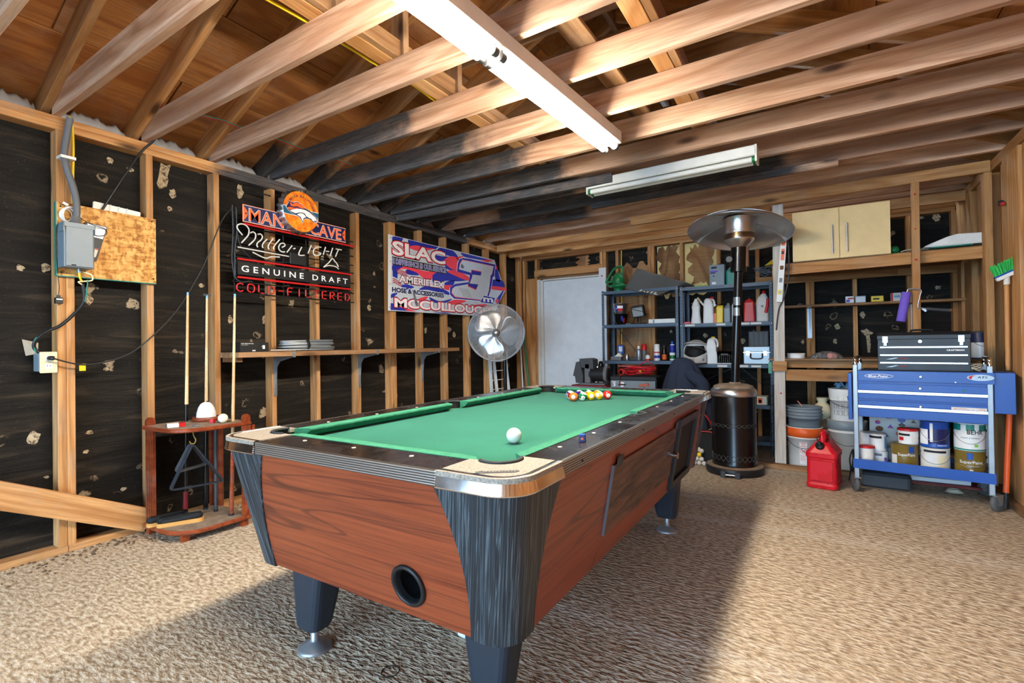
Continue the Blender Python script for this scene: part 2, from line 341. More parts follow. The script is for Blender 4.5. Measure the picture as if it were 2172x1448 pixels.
# nailed short blocks beside the door corner
# ---- back wall
m = MB(); m.box(-.13, XR+.13, YB+.09, YB+.13, 0, 2.62); wb = struct(m.build('wall_back', 'felt'))
def bstud(x, z0, z1, y=YB, w=.038): beam('stud', (x+w/2, y+.0445, z0), (x+w/2, y+.0445, z1), w, .089, 'pine', wb, up=(0,1,0))
ZB = 2.315
for x in (.005, .205, 1.175, 1.222, 1.388, 1.802, 1.842, 2.189, 2.60, 3.0, 3.474, 3.514, 3.883, 4.318, 4.65): bstud(x, .038, ZB)
bstud(.07, .038, 2.05, YB-.02, .15)
beam('header', (.20, YB+.04, 2.115), (1.20, YB+.04, 2.115), .089, .10, 'pine', wb)
beam('door_header_strip', (.21, YB+.05, 2.045), (1.19, YB+.05, 2.045), .06, .03, 'old_pine', wb)
for z in (ZB+.019, ZB+.0575): beam('top_plate', (0, YB+.0445, z), (XR, YB+.0445, z), .089, .038, 'pine', wb)
beam('bottom_plate', (1.30, YB+.0445, .019), (XR, YB+.0445, .019), .089, .038, 'pine', wb)
beam('ledger', (3.02, YB-.02, 1.78), (4.24, YB-.02, 1.785), .038, .089, 'pine', wb); beam('ledger', (4.243, YB-.02, 1.783), (XR, YB-.02, 1.78), .038, .089, 'pine', wb)
# bare plywood where the felt is torn off, and shreds of yellow foam board
def sheet(x0, x1, z0, z1, mat, y, nm, seed, jag=(0,0,0,1)):
    rnd = random.Random(seed); P = []
    def edge(a, b, j):
        n = 9
        for k in range(n):
            t_ = k/n; d = rnd.uniform(-1, 1)*.045*j if 0 < k else 0
            P.append((a[0]+(b[0]-a[0])*t_+(d if a[0] == b[0] else 0), a[1]+(b[1]-a[1])*t_+(d if a[1] == b[1] else 0)))
    edge((x0,z0),(x1,z0),jag[0]); edge((x1,z0),(x1,z1),jag[1]); edge((x1,z1),(x0,z1),jag[2]); edge((x0,z1),(x0,z0),jag[3])
    m = MB(BW(0, 0, y)); m.prism(P, 0, .006); return m.build(nm, mat, wb)
sheet(1.43, 1.80, .05, 2.12, 'ply_torn', YB+.088, 'bare_plywood', 1, (0,0,1,0))
sheet(1.90, 2.185, 1.70, 2.31, 'foam_yellow', YB+.088, 'foam_board', 2, (1,0,0,0)); sheet(1.92, 2.16, 1.72, 2.29, 'ply_torn', YB+.081, 'bare_plywood', 3, (1,1,1,1))
sheet(2.23, 2.60, 1.72, 2.31, 'foam_yellow', YB+.088, 'foam_board', 4, (1,0,0,0)); sheet(2.29, 2.56, 1.80, 2.27, 'ply_torn', YB+.081, 'bare_plywood', 5, (1,1,1,1))
sheet(.83, .98, 2.17, 2.31, 'ply_torn', YB+.088, 'bare_plywood', 6, (0,1,0,1))
# ---- right wall
m = MB(); m.box(XR+.09, XR+.13, YF, YB+.13, 0, HJ); wr = struct(m.build('wall_right', 'roof_ply'))
for y in (-3.2,-2.4,-1.6,-.8,.0,.8,1.6,2.4,3.2): beam('stud', (XR+.0445, y, .038), (XR+.0445, y, HP), .038, .089, 'pine', wr, up=(1,0,0))
for y0, y1, d in ((3.86,4.10,.0),(4.12,4.37,.012),(4.385,4.60,-.004),(4.605,4.72,.0),(4.725,4.83,.02),(5.02,5.13,-.02),(5.14,5.26,.03),(5.27,5.40,.012),(5.55,5.68,.0),(5.69,5.9,.02),(5.91,6.05,.0)):
    beam('wall_board', (XR+.045+d, (y0+y1)/2, .04), (XR+.045+d, (y0+y1)/2, HP), y1-y0, .085, 'pine', wr, up=(1,0,0))
beam('bottom_plate', (XR+.02, YF, .02), (XR+.02, YB, .02), .13, .04, 'old_pine', wr)
plate_run([(YF, 3.0), (3.003, YB)], wr, XR, XR+.089, HP, HJ)
# ---- unseen front wall and open garage doorway, set far back to even the daylight
m = MB(); m.box(-.13, XR+.13, YF-.12, YF, 2.24, 2.62); m.box(-.13, .12, YF-.12, YF, 0, 2.24); m.box(XR-.12, XR+.13, YF-.12, YF, 0, 2.24); struct(m.build('wall_front', 'pine'))

# ---- door in the back wall
d1 = tag(bpy.data.objects.new('door_1', None), kind='structure'); COL.objects.link(d1); d1.location = (.75, YB+.04, 0)
m = MB(); m.box(.33, 1.17, YB+.03, YB+.07, .012, 2.005); m.build('door_leaf', 'white_paint', d1, True, bevel=.003)
m = MB(); m.box(.246, .285, YB-.005, YB+.09, 0, 2.03); m.box(.285, .327, YB+.015, YB+.09, 0, 2.02); m.build('door_jamb', 'white_matte', d1, True)
m = MB(); m.box(.327, 1.172, YB+.02, YB+.09, 2.01, 2.03); m.build('door_head', 'white_matte', d1, True)
m = MB(); m.box(1.172, 1.268, YB-.03, YB+.0, .0, 2.105); o = m.build('door_casing', 'white_paint', d1, True)
for z in (2.0, 1.62, 1.2): 
    m = MB(); m.lathe([(.011,0),(.009,.003)], 10, (1.215, YB-.033, z), 'y'); m.build('filler_dot', 'ink_red', d1, True)

# ---- ceiling: roof boards, rafters, joists, and what is nailed between them
SL = .43; XC = XR/2; EZ = 2.475
rz_ = lambda x: EZ+SL*(x if x < XC else XR-x)           # underside of the rafters
m = MB()
for s in (0, 1):
    q = lambda x, y, dz: (x if s == 0 else XR-x, y, EZ+SL*x+.142+dz)
    m.add([q(-.3,YF,.02),q(XC,YF,.02),q(XC,YB+.13,.02),q(-.3,YB+.13,.02),q(-.3,YF,.05),q(XC,YF,.05),q(XC,YB+.13,.05),q(-.3,YB+.13,.05)],
          [(0,3,2,1),(4,5,6,7),(0,1,5,4),(1,2,6,5),(2,3,7,6),(3,0,4,7)])
ce = struct(m.build('ceiling', 'roof_ply'))
rows = [(-.28,.30),(.304,.80),(.804,1.30),(1.304,1.80),(1.804,XC)]
for s in (0, 1):
    for k, (a, b) in enumerate(rows):
        y = YF-.6*(k % 2)
        while y < YB+.1:
            y0 = max(y, YF); y1 = min(y+2.44, YB+.12)
            if y1-y0 > .1:
                xa, xb = (a, b) if s == 0 else (XR-a, XR-b)
                zc = EZ+SL*(a+b)/2+.151
                up = Vector((-SL, 0, 1)) if s == 0 else Vector((SL, 0, 1))
                beam('roof_board', ((xa+xb)/2, y0+.002, zc), ((xa+xb)/2, y1-.002, zc), (b-a)*math.sqrt(1+SL*SL), .016, 'roof_ply', ce, up=up)
            y += 2.446
joist_y = [-2.7, -2.2, -1.7, -1.2, -.7, -.22, .19, .606, .994, 1.419, 1.829, 2.269, 2.709, 3.130, 3.535, 3.945, 4.355, 4.765, 5.165, 5.58, 5.80, 6.02]
soot = {1.829:(-1,0.02),2.269:(-1,1.55),2.709:(-1,1.75),3.130:(-1,1.85),3.535:(-1,2.0),3.945:(-1,1.9),4.355:(.6,3.5),4.765:(-1,1.7)}
for y in joist_y:
    beam('joist', (-.01, y, HJ+.07), (XR+.03, y-.05, HJ+.07), .038, .14, 'joist_pine', ce, soot=soot.get(y))
    yr = y-.038-.001
    sk = (-1, .28) if 2.0 < y < 4.9 else None
    beam('rafter', (-.25, yr, EZ-.25*SL+.07), (XC-.02, yr, rz_(XC)-.0086+.07), .038, .14, 'pine', ce, soot=sk and (-1, .55))
    beam('rafter', (XR+.25, yr-.04, EZ-.25*SL+.07), (XC+.02, yr-.04, rz_(XC)-.0086+.07), .038, .14, 'pine', ce)
    if int(y*10) % 2: beam('collar_tie', (.95, yr+.04, EZ+.62), (XR-.95, yr-.0, EZ+.62), .02, .14, 'old_pine', ce)
    else: beam('king_post', (XC-.55, yr+.0395, HJ+.14), (XC-.55, yr+.0395, rz_(XC-.55)+.03), .089, .038, 'old_pine', ce, up=(0,1,0))
beam('ridge_board', (XC, YF, rz_(XC)+.05), (XC, YB+.1, rz_(XC)+.05), .036, .2, 'old_pine', ce)
for x in (1.72, 2.90):
    beam('strongback', (x, -.4, HJ+.160), (x+.02, 5.4, HJ+.160), .089, .038, 'pine', ce)
    beam('strongback', (x+.0655, -.4, HJ+.187), (x+.0855, 5.4, HJ+.187), .038, .089, 'old_pine', ce)
beam('strongback', (2.62, .3, HJ+.151), (2.64, 3.4, HJ+.151), .12, .02, 'old_pine', ce)
beam('sister_board', (.02, 3.58, HJ-.02), (2.24, 3.66, HJ-.02), .038, .075, 'joist_pine', ce, soot=(-1, 9))
beam('sister_board', (1.80, 4.30, HJ-.026), (3.72, 4.25, HJ-.026), .038, .05, 'joist_pine', ce, soot=(-1, 1.75))
# boarded eaves, and torn white insulation between the rafters above the plate
for x in (-.262, XR+.262): beam('eave_board', (x, YF, EZ-.03), (x, YB+.12, EZ-.03), .018, .21, 'roof_ply', ce)
for x in (-.175, XR+.175): beam('soffit_board', (x, YF, HJ-.012), (x, YB+.12, HJ-.012), .17, .014, 'roof_ply', ce)
for i, y in enumerate(joist_y[:-1]):
    y0, y1 = y+.022, joist_y[i+1]-.062; rnd = random.Random(i)
    if y1-y0 < .1: continue
    n = 22; top = [.075+.03*math.sin(3.1*k/n)+rnd.uniform(-.016,.016) for k in range(n+1)]
    m = MB(); m.grid(lambda u, v: (-.095-.05*v*v+.006*math.sin(u*23), y0+(y1-y0)*u, HJ+.002+top[round(u*n)]*v), n, 4)
    m.build('eave_insulation', 'foam_white', ce, thick=.006)

# pale scuffs and paint splashes on the felt
def blot(wall, X, P, rnd):
    m = MB(X); m.prism(P, 0, .0012); m.build('felt_scuff', 'scuff', wall)
t = NT('scuff'); nn = t.noise(t.coord((1,1,1), False), 60, 4, .7); t.out(t.ramp(nn, [(.38, c8(70,58,44)), (.5, c8(168,150,122)), (.7, c8(196,180,152))]), .9)
rnd = random.Random(8)
rag = lambda y, z, a, b: [(y+a*rnd.uniform(.6,1.15)*math.cos(2*PI*k/13), z+b*rnd.uniform(.6,1.15)*math.sin(2*PI*k/13)) for k in range(13)]
blot(wl, LW(0,0,-.0899), [(1.539,2.355),(1.57,2.345),(1.599,2.362),(1.578,2.277),(1.583,2.25),(1.573,2.207),(1.55,2.19),(1.528,2.179),(1.514,2.214),(1.524,2.25),(1.529,2.285)], rnd)
for y, z, a, b in ((1.265,2.286,.024,.022),(1.608,2.171,.024,.034),(1.78,2.364,.018,.014),(.965,1.59,.026,.03),(1.156,1.423,.022,.034),(.862,1.577,.02,.02),(1.784,1.568,.018,.015),(1.587,2.064,.016,.018),(1.369,2.26,.02,.014),(.909,.646,.032,.042),(1.156,.64,.02,.014),(1.136,.531,.014,.012),(1.236,1.012,.018,.014),(.962,.424,.013,.01),(1.318,.266,.018,.012),(1.98,1.339,.02,.03),(2.06,2.30,.03,.06),(2.30,2.28,.03,.035),(2.78,1.9,.02,.03),(3.3,1.5,.025,.035),(4.1,1.3,.025,.035),(4.6,1.25,.03,.04)):
    blot(wl, LW(0,0,-.0899), rag(y, z, a, b), rnd)
blot(wb, BW(0,0,YB+.0899), [(3.946,1.225),(3.975,1.222),(3.997,1.238),(4.02,1.215),(4.052,1.196),(4.045,1.18),(4.022,1.172),(4.030,1.08),(4.024,.994),(4.004,.994),(3.998,1.09),(3.992,1.157),(3.956,1.202)], rnd)
for x, z, a, b in ((3.964,1.379,.028,.04),(3.751,1.266,.026,.036),(4.56,2.29,.03,.05),(4.45,2.30,.02,.015),(4.56,1.612,.026,.02),(3.438,1.109,.016,.024),(3.727,1.111,.022,.03),(2.45,1.20,.03,.03),(2.85,1.13,.03,.035),(2.05,1.26,.02,.02)): blot(wb, BW(0,0,YB+.0899), rag(x, z, a, b), rnd)
# ================================================================== POOL TABLE
TX0, TX1, TY0, TY1, TZ = 1.668, 2.972, .975, 3.475, .80
tx, ty = (TX0+TX1)/2, (TY0+TY1)/2
pt = thing('pool_table', 'coin-operated pool table with green cloth, red wood-grain sides and black corners', 'pool table', (tx, ty, 0))
L = lambda x, y, z=0: (x-tx, y-ty, z)
# body: rounded-rectangle frustum (local coordinates from here on)
HX, HY = (TX1-TX0)/2, (TY1-TY0)/2
zt, zb = .757, .33; it, ib = .016, .090      # insets of the body at top and bottom
def body_ring(z, d=0, r=.075, n=8):
    t_ = (zt-z)/(zt-zb); i = it+(ib-it)*t_-d; return [(x, y, z) for x, y in rrect(-HX+i, HX-i, -HY+i+.01*t_, HY-i-.01*t_, r+d, n)]
hx, hz, hr = 2.553-tx, .428, .051
m = MB(); ra, rb = body_ring(zt), body_ring(zb); n = len(ra); m.add(ra, [tuple(range(n))]); m.add(rb, [tuple(range(n))[::-1]])
ia, ib_ = 3*9-1, 3*9                # the long flat of the near end lies between the 3rd and 4th corner arcs
for i in range(n):
    j = (i+1) % n
    if i == ia: continue
    m.add([ra[i], ra[j], rb[j], rb[i]], [(0,1,2,3)], False)
def trap(u, z, du, dz):             # from (u, z) in a direction to the edge of the near-end trapezoid
    best = 9; lt, lb = ra[ia], rb[ia]; rt, rbm = ra[ib_], rb[ib_]; E = [((lt[0],zt),(rt[0],zt)),((rt[0],zt),(rbm[0],zb)),((rbm[0],zb),(lb[0],zb)),((lb[0],zb),(lt[0],zt))]
    for (ax, ay), (bx_, by) in E:
        ex, ey = bx_-ax, by-ay; den = du*ey-dz*ex
        if abs(den) < 1e-9: continue
        k = ((ax-u)*ey-(ay-z)*ex)/den; q = ((ax-u)*dz-(ay-z)*du)/den
        if k > 1e-6 and -1e-6 <= q <= 1+1e-6: best = min(best, k)
    return u+du*best, z+dz*best
def endp(u, z, d=0):
    t_ = (zt-z)/(zt-zb); return (u, -HY+(it+(ib-it)*t_)+.01*t_-d, z)
angs = sorted([2*PI*k/32 for k in range(32)]+[math.atan2(p[2]-hz, p[0]-hx) % (2*PI) for p in (ra[ia], ra[ib_], rb[ia], rb[ib_])]); na = len(angs)
inn = [endp(hx+hr*math.cos(a), hz+hr*math.sin(a)) for a in angs]; outr = [endp(*trap(hx, hz, math.cos(a), math.sin(a))) for a in angs]
m.add(inn+outr, [(k, (k+1) % na, na+(k+1) % na, na+k) for k in range(na)], False)
body = m.build('cabinet_body', 'laminate_red', pt)
m = MB(); m.loft([[endp(hx+hr*math.cos(a), hz+hr*math.sin(a), -d) for a in angs] for d in (0, .13)], False, True, True); m.add([endp(hx+hr*math.cos(a), hz+hr*math.sin(a), -.13) for a in angs], [tuple(range(na))]); m.build('return_chute', 'black_plastic', pt)
# corner covers
def cover(sx, sy):
    m = MB(); rows = 14; rings = []
    for k in range(rows+1):
        t_ = k/rows; z = zt-(zt-zb+.004)*t_; i = it+(ib-it)*t_-.005; j = i+.01*t_; r = .08
        ext = .125+.13*(1-t_)**2.1
        X, Y = HX-i, HY-j; ring = []
        path = [(X-ext-.0, Y)]+[(X-r+r*math.cos(R(90-90*q/10)), Y-r+r*math.sin(R(90-90*q/10))) for q in range(11)]+[(X, Y-ext-.0)]
        inn = [(x-.010*(1 if q > 5 else .3), y-.010*(1 if q < 7 else .3)) for q, (x, y) in enumerate(path)][::-1]
        rings.append([(x*sx, y*sy, z) for x, y in path+inn])
    m.loft(rings, True, True); 
    for f in range(len(m.sm)): m.sm[f] = False
    o = m.build('corner_cover', 'laminate_black', pt); uv = o.data.uv_layers.new(name='grain'); per = len(rings[0])
    us = [0.0]
    for q in range(1, 13): us.append(q*.022)
    us += us[::-1]
    for lp in o.data.loops:
        vi = lp.vertex_index % (per*(rows+1)); q = vi % per; co = o.data.vertices[lp.vertex_index].co
        x_, y_ = abs(co.x), abs(co.y); uv.data[lp.index].uv = ((HX-x_)-(HY-y_)+.5*(sx+2*sy), co.z)
    return o
for sx in (-1, 1):
    for sy in (-1, 1): cover(sx, sy)
# bed
NX, NY = .50, 1.075             # half size between cushion noses
m = MB(); m.box(-NX-.05, NX+.05, -NY-.05, NY+.05, .735, .7582); m.build('bed', 'baize', pt)
# wooden rails with dark laminate top, cushions, metal edge strips
CI = .245                        # length of a corner casting along each side
RW = .125
for s in (-1, 1):
    m = MB(); 
    for a, b in ((-HY+CI, -.06), (.06, HY-CI)): m.box(s*(HX-.012), s*(HX-RW), a, b, .757, .7985)
    m.box(s*(HX-.012), s*(HX-.075), -.06, .06, .757, .7985)
    m.build('rail', 'rail_black', pt)
    m = MB(); m.box(-HX+CI, HX-CI, s*(HY-.012), s*(HY-.145), .757, .7985); m.build('rail', 'rail_black', pt)
    m = MB(); m.box(s*(HX-.014), s*HX, -HY+CI, HY-CI, .7565, .7995); m.build('edge_strip', 'strip_metal', pt, bevel=.003)
    m = MB(); m.box(-HX+CI, HX-CI, s*(HY-.014), s*HY, .7565, .7995); m.build('edge_strip', 'strip_metal', pt, bevel=.003)
    # side pocket liner
    m = MB(); pts = [(s*(HX-RW+.01), -.058, .795)]+[(s*(HX-RW+.004+.052*math.sin(PI*k/8)), -.052*math.cos(PI*k/8), .797) for k in range(9)]+[(s*(HX-RW+.01), .058, .795)]
    m.tube(pts, .007, 6); m.build('pocket_rim', 'rubber', pt)
    m = MB(); m.grid(lambda u, v: (s*(HX-RW+.005+.05*math.sin(PI*u)), -.05*math.cos(PI*u), .7585+.039*v), 12, 1); m.build('pocket_liner', 'black_matte', pt)
def cushion(along, s, a, b, ca, cb):
    """section of a cushion: a long wedge whose ends are mitred at the pockets"""
    sec = [(.0,.0),(.0,-.042),(.026,-.030),(.046,-.008),(.046,-.002),(.041,.0012),(.0,.0015)]  # (towards the bed, z)
    rings = []
    for e, c in ((a, ca), (b, cb)):
        ring = []
        for d, z in sec:
            q = e+c*d
            ring.append((s*(HX-RW-d), q, .7985+z) if along == 'y' else (q, s*(HY-.145-d), .7985+z))
        rings.append(ring)
    m = MB(); m.loft(rings, True, True, False); m.build('cushion', 'baize_worn_lit', pt)
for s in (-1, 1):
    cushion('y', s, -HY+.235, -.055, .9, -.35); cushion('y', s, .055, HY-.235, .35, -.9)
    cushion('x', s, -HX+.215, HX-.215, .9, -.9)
# corner castings with pockets
def casting(sx, sy):
    r = .095; X, Y = HX+.003, HY+.003
    outer = [(X-CI, Y)]+[(X-r+r*math.cos(R(90-90*q/12)), Y-r+r*math.sin(R(90-90*q/12))) for q in range(13)]+[(X, Y-CI)]
    pc = (HX-.165, HY-.185); pr = .062
    inner = [(HX-RW, Y-CI)]+[(HX-RW, HY-.215)]+[(pc[0]+pr*math.cos(R(-28+146*q/10)), pc[1]+pr*math.sin(R(-28+146*q/10))) for q in range(11)]+[(HX-.20, HY-.145), (X-CI, HY-.145)]
    poly = [(x*sx, y*sy) for x, y in outer+inner]
    m = MB(); m.prism(poly, .788, .801); o = m.build('corner_casting', 'casting_cream', pt)
    m = MB(); sec = [(-.024,.8015),(-.014,.8018),(-.0055,.7995),(-.0035,.796),(-.0028,.793),(.0050,.7605),(.0052,.7590),(.0035,.7560),(-.010,.7555)]
    rings = []
    for k, (x, y) in enumerate(outer):
        if k == 0: nx, ny = 0, 1
        elif k == len(outer)-1: nx, ny = 1, 0
        else: a = R(90-90*(k-1)/12); nx, ny = math.cos(a), math.sin(a)
        rings.append([((x+nx*d)*sx, (y+ny*d)*sy, z) for d, z in sec])
    m.loft(rings, True, True, True); m.build('chrome_band', 'chrome', o)
    m = MB(); pts = [((pc[0]+(pr-.002)*math.cos(R(-36+162*q/12)))*sx, (pc[1]+(pr-.002)*math.sin(R(-36+162*q/12)))*sy, .802) for q in range(13)]
    m.tube(pts, .0065, 6); m.build('pocket_rim', 'rubber', o)
    m = MB(); m.grid(lambda u, v: ((pc[0]+(pr-.003)*math.cos(R(-30+150*u)))*sx, (pc[1]+(pr-.003)*math.sin(R(-30+150*u)))*sy, .7585+.039*v), 14, 1)
    m.build('pocket_liner', 'black_matte', o)
    return o
for sx in (-1, 1):
    for sy in (-1, 1):
        o = casting(sx, sy)
        if (sx, sy) == (1, -1):
            m = MB(Matrix.Translation((HX-.098, -HY+.058, .8012)) @ Matrix.Rotation(R(35), 4, 'Z'))
            m.prism([(-.06,-.012),(-.045,-.002),(-.05,.006),(.055,.010),(.062,.0),(.05,-.012)], 0, .0009); bd = m.build('maker_badge', 'grey_dark', o)
            m = MB(Matrix.Translation((HX-.098, -HY+.058, .8012)) @ Matrix.Rotation(R(35), 4, 'Z'))
            for k in range(11): m.bar((-.032+.008*k, -.008, .0014), (-.028+.008*k, .006, .0014), .002, .0008)
            m.tube([(-.034+.012*math.cos(a/8*2*PI), -.001+.006*math.sin(a/8*2*PI), .0014) for a in range(8)], .0012, 5, True); m.build('badge_lettering', 'casting_cream', o)
# white sights
for s in (-1, 1):
    for k in (-3,-2,-1,1,2,3):
        m = MB(); m.lathe([(.0075,.7986),(.0065,.7995)], 10, (s*(HX-.095), .277*k, 0)); m.build('rail_sight', 'ivory', pt)
    for k in (-1, 0, 1):
        m = MB(); m.lathe([(.0075,.7986),(.0065,.7995)], 10, (.25*k-.02, s*(HY-.10), 0)); m.build('rail_sight', 'ivory', pt)
# legs with levelling feet
for lx, ly, sx, sy in ((1.955,1.175,-1,-1),(2.735,1.215,1,-1),(2.79,2.99,1,1),(1.955,2.99,-1,1)):
    cx, cy = lx-tx, ly-ty
    ring = lambda z, a, b, ox=0, oy=0: [(cx+ox+x, cy+oy+y, z) for x, y in rrect(-a, a, -b, b, .03, 4)]
    m = MB(); m.loft([ring(.085,.052,.045), ring(.10,.058,.05), ring(.335,.088,.07,-sx*.005,-sy*.02)], True, True, False); lg = m.build('leg', 'leg_black', pt)
    m = MB(); m.lathe([(.062,0),(.063,.006),(.055,.012),(.022,.028),(.015,.032),(.015,.09)], 20, (cx, cy, 0)); m.build('leveling_foot', 'galv', lg)
# return hole in the near end, access door and ball window in the long side
def side(sx_face, u, z, d=0):
    """a point on the sloping right side: u = y, returns local xyz"""
    t_ = (zt-z)/(zt-zb); return (HX-(it+(ib-it)*t_)+d, u, z)
m = MB()
rings = []
for rr, d in ((.064,.001),(.064,.008),(.058,.012),(.052,.010),(.050,.0),(.046,-.012)):
    rings.append([endp(hx+rr*math.cos(2*PI*k/28)*1.0, hz+rr*math.sin(2*PI*k/28), d) for k in range(28)])
m.loft(rings, False, True, True); rim = m.build('return_hole_rim', 'black_plastic', pt)
def side_panel(y0, y1, z0, z1, d0, d1, mat, name, parent):
    m = MB(); pts = [(y0,z0),(y1,z0),(y1,z1),(y0,z1)]
    m.loft([[side(1, y-ty, z, d0) for y, z in pts], [side(1, y-ty, z, d1) for y, z in pts]], True, True, False); return m.build(name, mat, parent)
ad = side_panel(1.675, 2.60, .43, .688, .0, .008, 'oak_dark', 'access_door', pt)
side_panel(1.671, 1.676, .43, .688, .0, .010, 'grey_plastic', 'door_edge', ad)
for y in (1.70, 2.56): side_panel(y, y+.06, .675, .715, .008, .011, 'grey_dark', 'hinge', ad)
m = MB(); q = side(1, 2.60-ty, .54, .0); m.cyl(q, (q[0]+.03, q[1], q[2]), .013, 12); m.cyl((q[0]+.028, q[1], q[2]), (q[0]+.034, q[1], q[2]), .017, 12); m.build('lock', 'chrome', ad)
fr = MB()
bwin = side_panel(2.655, 3.045, .375, .69, -.0, .002, 'black_matte', 'ball_window', pt)
for a in ((2.625,2.665,.345,.72),(3.035,3.075,.345,.72),(2.665,3.035,.345,.385),(2.665,3.035,.68,.72)): side_panel(*a, .0, .018, 'black_plastic', 'window_frame', bwin)
for y in (1.35, 1.95, 2.45, 3.0):
    m = MB(); m.lathe([(.004,0),(.004,.002)], 8, (HX, y-ty, .775), 'x'); m.build('strip_screw', 'black_matte', pt)
# balls
BR = .0286; BZ = .7582+BR+.0003
def ballmat(name, col, stripe, num_dir, axis):
    t = NT(name); tc = t.node('ShaderNodeTexCoord'); nv = t.node('ShaderNodeVectorMath', operation='NORMALIZE'); t.lk(tc.outputs['Object'], nv.inputs[0])
    def dot(v):
        d = t.node('ShaderNodeVectorMath', operation='DOT_PRODUCT'); t.lk(nv.outputs[0], d.inputs[0]); d.inputs[1].default_value = Vector(v).normalized(); return d.outputs['Value']
    c = col
    if stripe: c = t.mix(t.math('GREATER_THAN', t.math('ABSOLUTE', dot(axis)), .55), col, c8(240,230,206))
    c = t.mix(t.math('GREATER_THAN', dot(num_dir), .90), c, c8(240,236,224)); t.out(c, .08, 0, .6)
BC = dict(yellow=c8(240,180,10), orange=c8(244,112,40), green=c8(4,104,62), red=c8(226,40,30), blue=c8(28,40,140), maroon=c8(120,26,30), purple=c8(60,20,90), black=c8(14,14,16))
camd = Vector((3.57-2.3, 0-2.95, .33))
def pool_ball(x, y, col, stripe, num, label, nd=(.1,0,0), axis=(.3,.3,1)):
    d = (camd.normalized()+Vector(nd)).normalized(); nm = 'ball_%s_%s' % (col, 'stripe' if stripe else 'solid')+num
    ballmat(nm, BC[col], stripe, d, axis)
    t_ = thing('pool_ball', label, 'ball', (x, y, BZ), group='object balls on the table')
    m = MB(); m.ball((0,0,0), BR, 28, 18); m.build('ball', nm, t_)
    zc = d; xc = Vector((0,0,1)).cross(zc).normalized(); yc = zc.cross(xc)
    Mx = Matrix((xc, yc, zc)).transposed().to_4x4()
    text(num, Mx, None, .011, 'ink', t_, 'number', False, ext=BR+.0002, off=.01)
rows = [  # front row nearest the viewer, from the left rail to the right
 (2.250,2.862,'orange',0,'5','solid orange pool ball at the left front of the cluster',(-.05,-.1,-.05)),
 (2.295,2.903,'green',1,'14','green striped pool ball between the orange and yellow balls in the front row',(.1,-.1,-.35)),
 (2.330,2.953,'yellow',0,'1','solid yellow pool ball in the middle of the front row',(.1,0,.0)),
 (2.364,3.005,'yellow',1,'9','yellow striped pool ball beside the red ball',(-.45,0,.1)),
 (2.400,3.056,'red',0,'3','solid red pool ball at the right end of the cluster',(.3,0,-.15)),
 (2.212,2.912,'maroon',1,'15','maroon striped pool ball half hidden behind the orange ball',(-2,0,.2)),
 (2.252,2.968,'purple',0,'4','dark purple pool ball peeking out behind the green striped ball',(0,1,2)),
 (2.291,3.012,'orange',1,'13','orange striped pool ball behind the middle yellow ball',(0,1,2)),
 (2.325,3.066,'orange',0,'6','orange pool ball hidden behind the yellow striped ball',(0,1,2)),
 (2.178,2.965,'blue',1,'10','blue striped pool ball at the left back of the cluster',(-2,0,.2)),
 (2.218,3.020,'blue',1,'12','blue and white pool ball in the back of the cluster',(0,1,2)),
 (2.256,3.074,'green',0,'6','solid green pool ball far behind the middle yellow ball',(0,1,2))]
for x, y, c, st, n, lb, nd in rows: pool_ball(x, y, c, st, n, lb, nd, (.9,.25,.7) if n == '9' else (.25,.2,1))
t_ = MB(); t_.ball((0,0,0), BR, 32, 20); o = t_.build('cue_ball', 'ball_white'); o.location = (2.615, 1.545, BZ); tag(o, 'white cue ball alone on the near half of the green cloth', 'ball')
ck = thing('chalk_cube', 'blue chalk cube standing on the right rail', 'chalk', (2.905, 1.505, .7985), R(20))
m = MB(); m.box(-.011,.011,-.011,.011,0,.021,.002); m.build('paper_wrap', 'ink_navy', ck); m = MB(); m.box(-.0105,.0105,-.0105,.0105,.021,.0245,.002); m.build('chalk_top', 'blue', ck)
m = MB(); m.box(-.0115,.0115,-.004,.004,.008,.014); m.box(-.004,.004,-.0115,.0115,.008,.014); m.build('wrap_print', 'orange', ck)
# ================================================================== LEFT WALL
def smooth(pts, n=6, closed=False):
    P = [Vector(p) for p in pts]; N = len(P); out = []
    for i in range(N if closed else N-1):
        if closed: a, b, c, d = P[i-1], P[i], P[(i+1)%N], P[(i+2)%N]
        else: a, b, c, d = P[max(i-1,0)], P[i], P[i+1], P[min(i+2,N-1)]
        for k in range(n):
            t_ = k/n; out.append(.5*((2*b)+(c-a)*t_+(2*a-5*b+4*c-d)*t_*t_+(3*b-a-3*c+d)*t_**3))
    if not closed: out.append(P[-1])
    return [tuple(p) for p in out]
def cable(name, pts, r, mat, parent=None, n=8, label=None, cat='cable', sm=6):
    m = MB(); m.tube(smooth(pts, sm), r, n); o = m.build(name, mat, parent, bool(parent))
    if label: tag(o, label, cat)
    return o
# --- chipboard panel
pb = thing('chipboard_panel', 'chipboard panel with green painted edges screwed across two studs', 'board', (.012, 1.22, 1.54))
m = MB(); m.box(.001, .022, .983, 1.461, 1.542, 1.948); m.build('panel', 'osb', pb, True)
m = MB(); m.box(.0, .0235, .9785, .983, 1.5415, 1.948); m.build('painted_edge', 'teal', pb, True)
m = MB(); m.box(.0, .0235, .983, 1.461, 1.537, 1.542); m.build('painted_edge', 'teal', pb, True)
for y, z in ((1.44,1.93),(1.0,1.56),(1.445,1.57),(1.0,1.925)):
    m = MB(); m.lathe([(.005,.022),(.004,.024)], 8, (0, y, z), 'x'); m.build('screw', 'black_matte', pb, True)
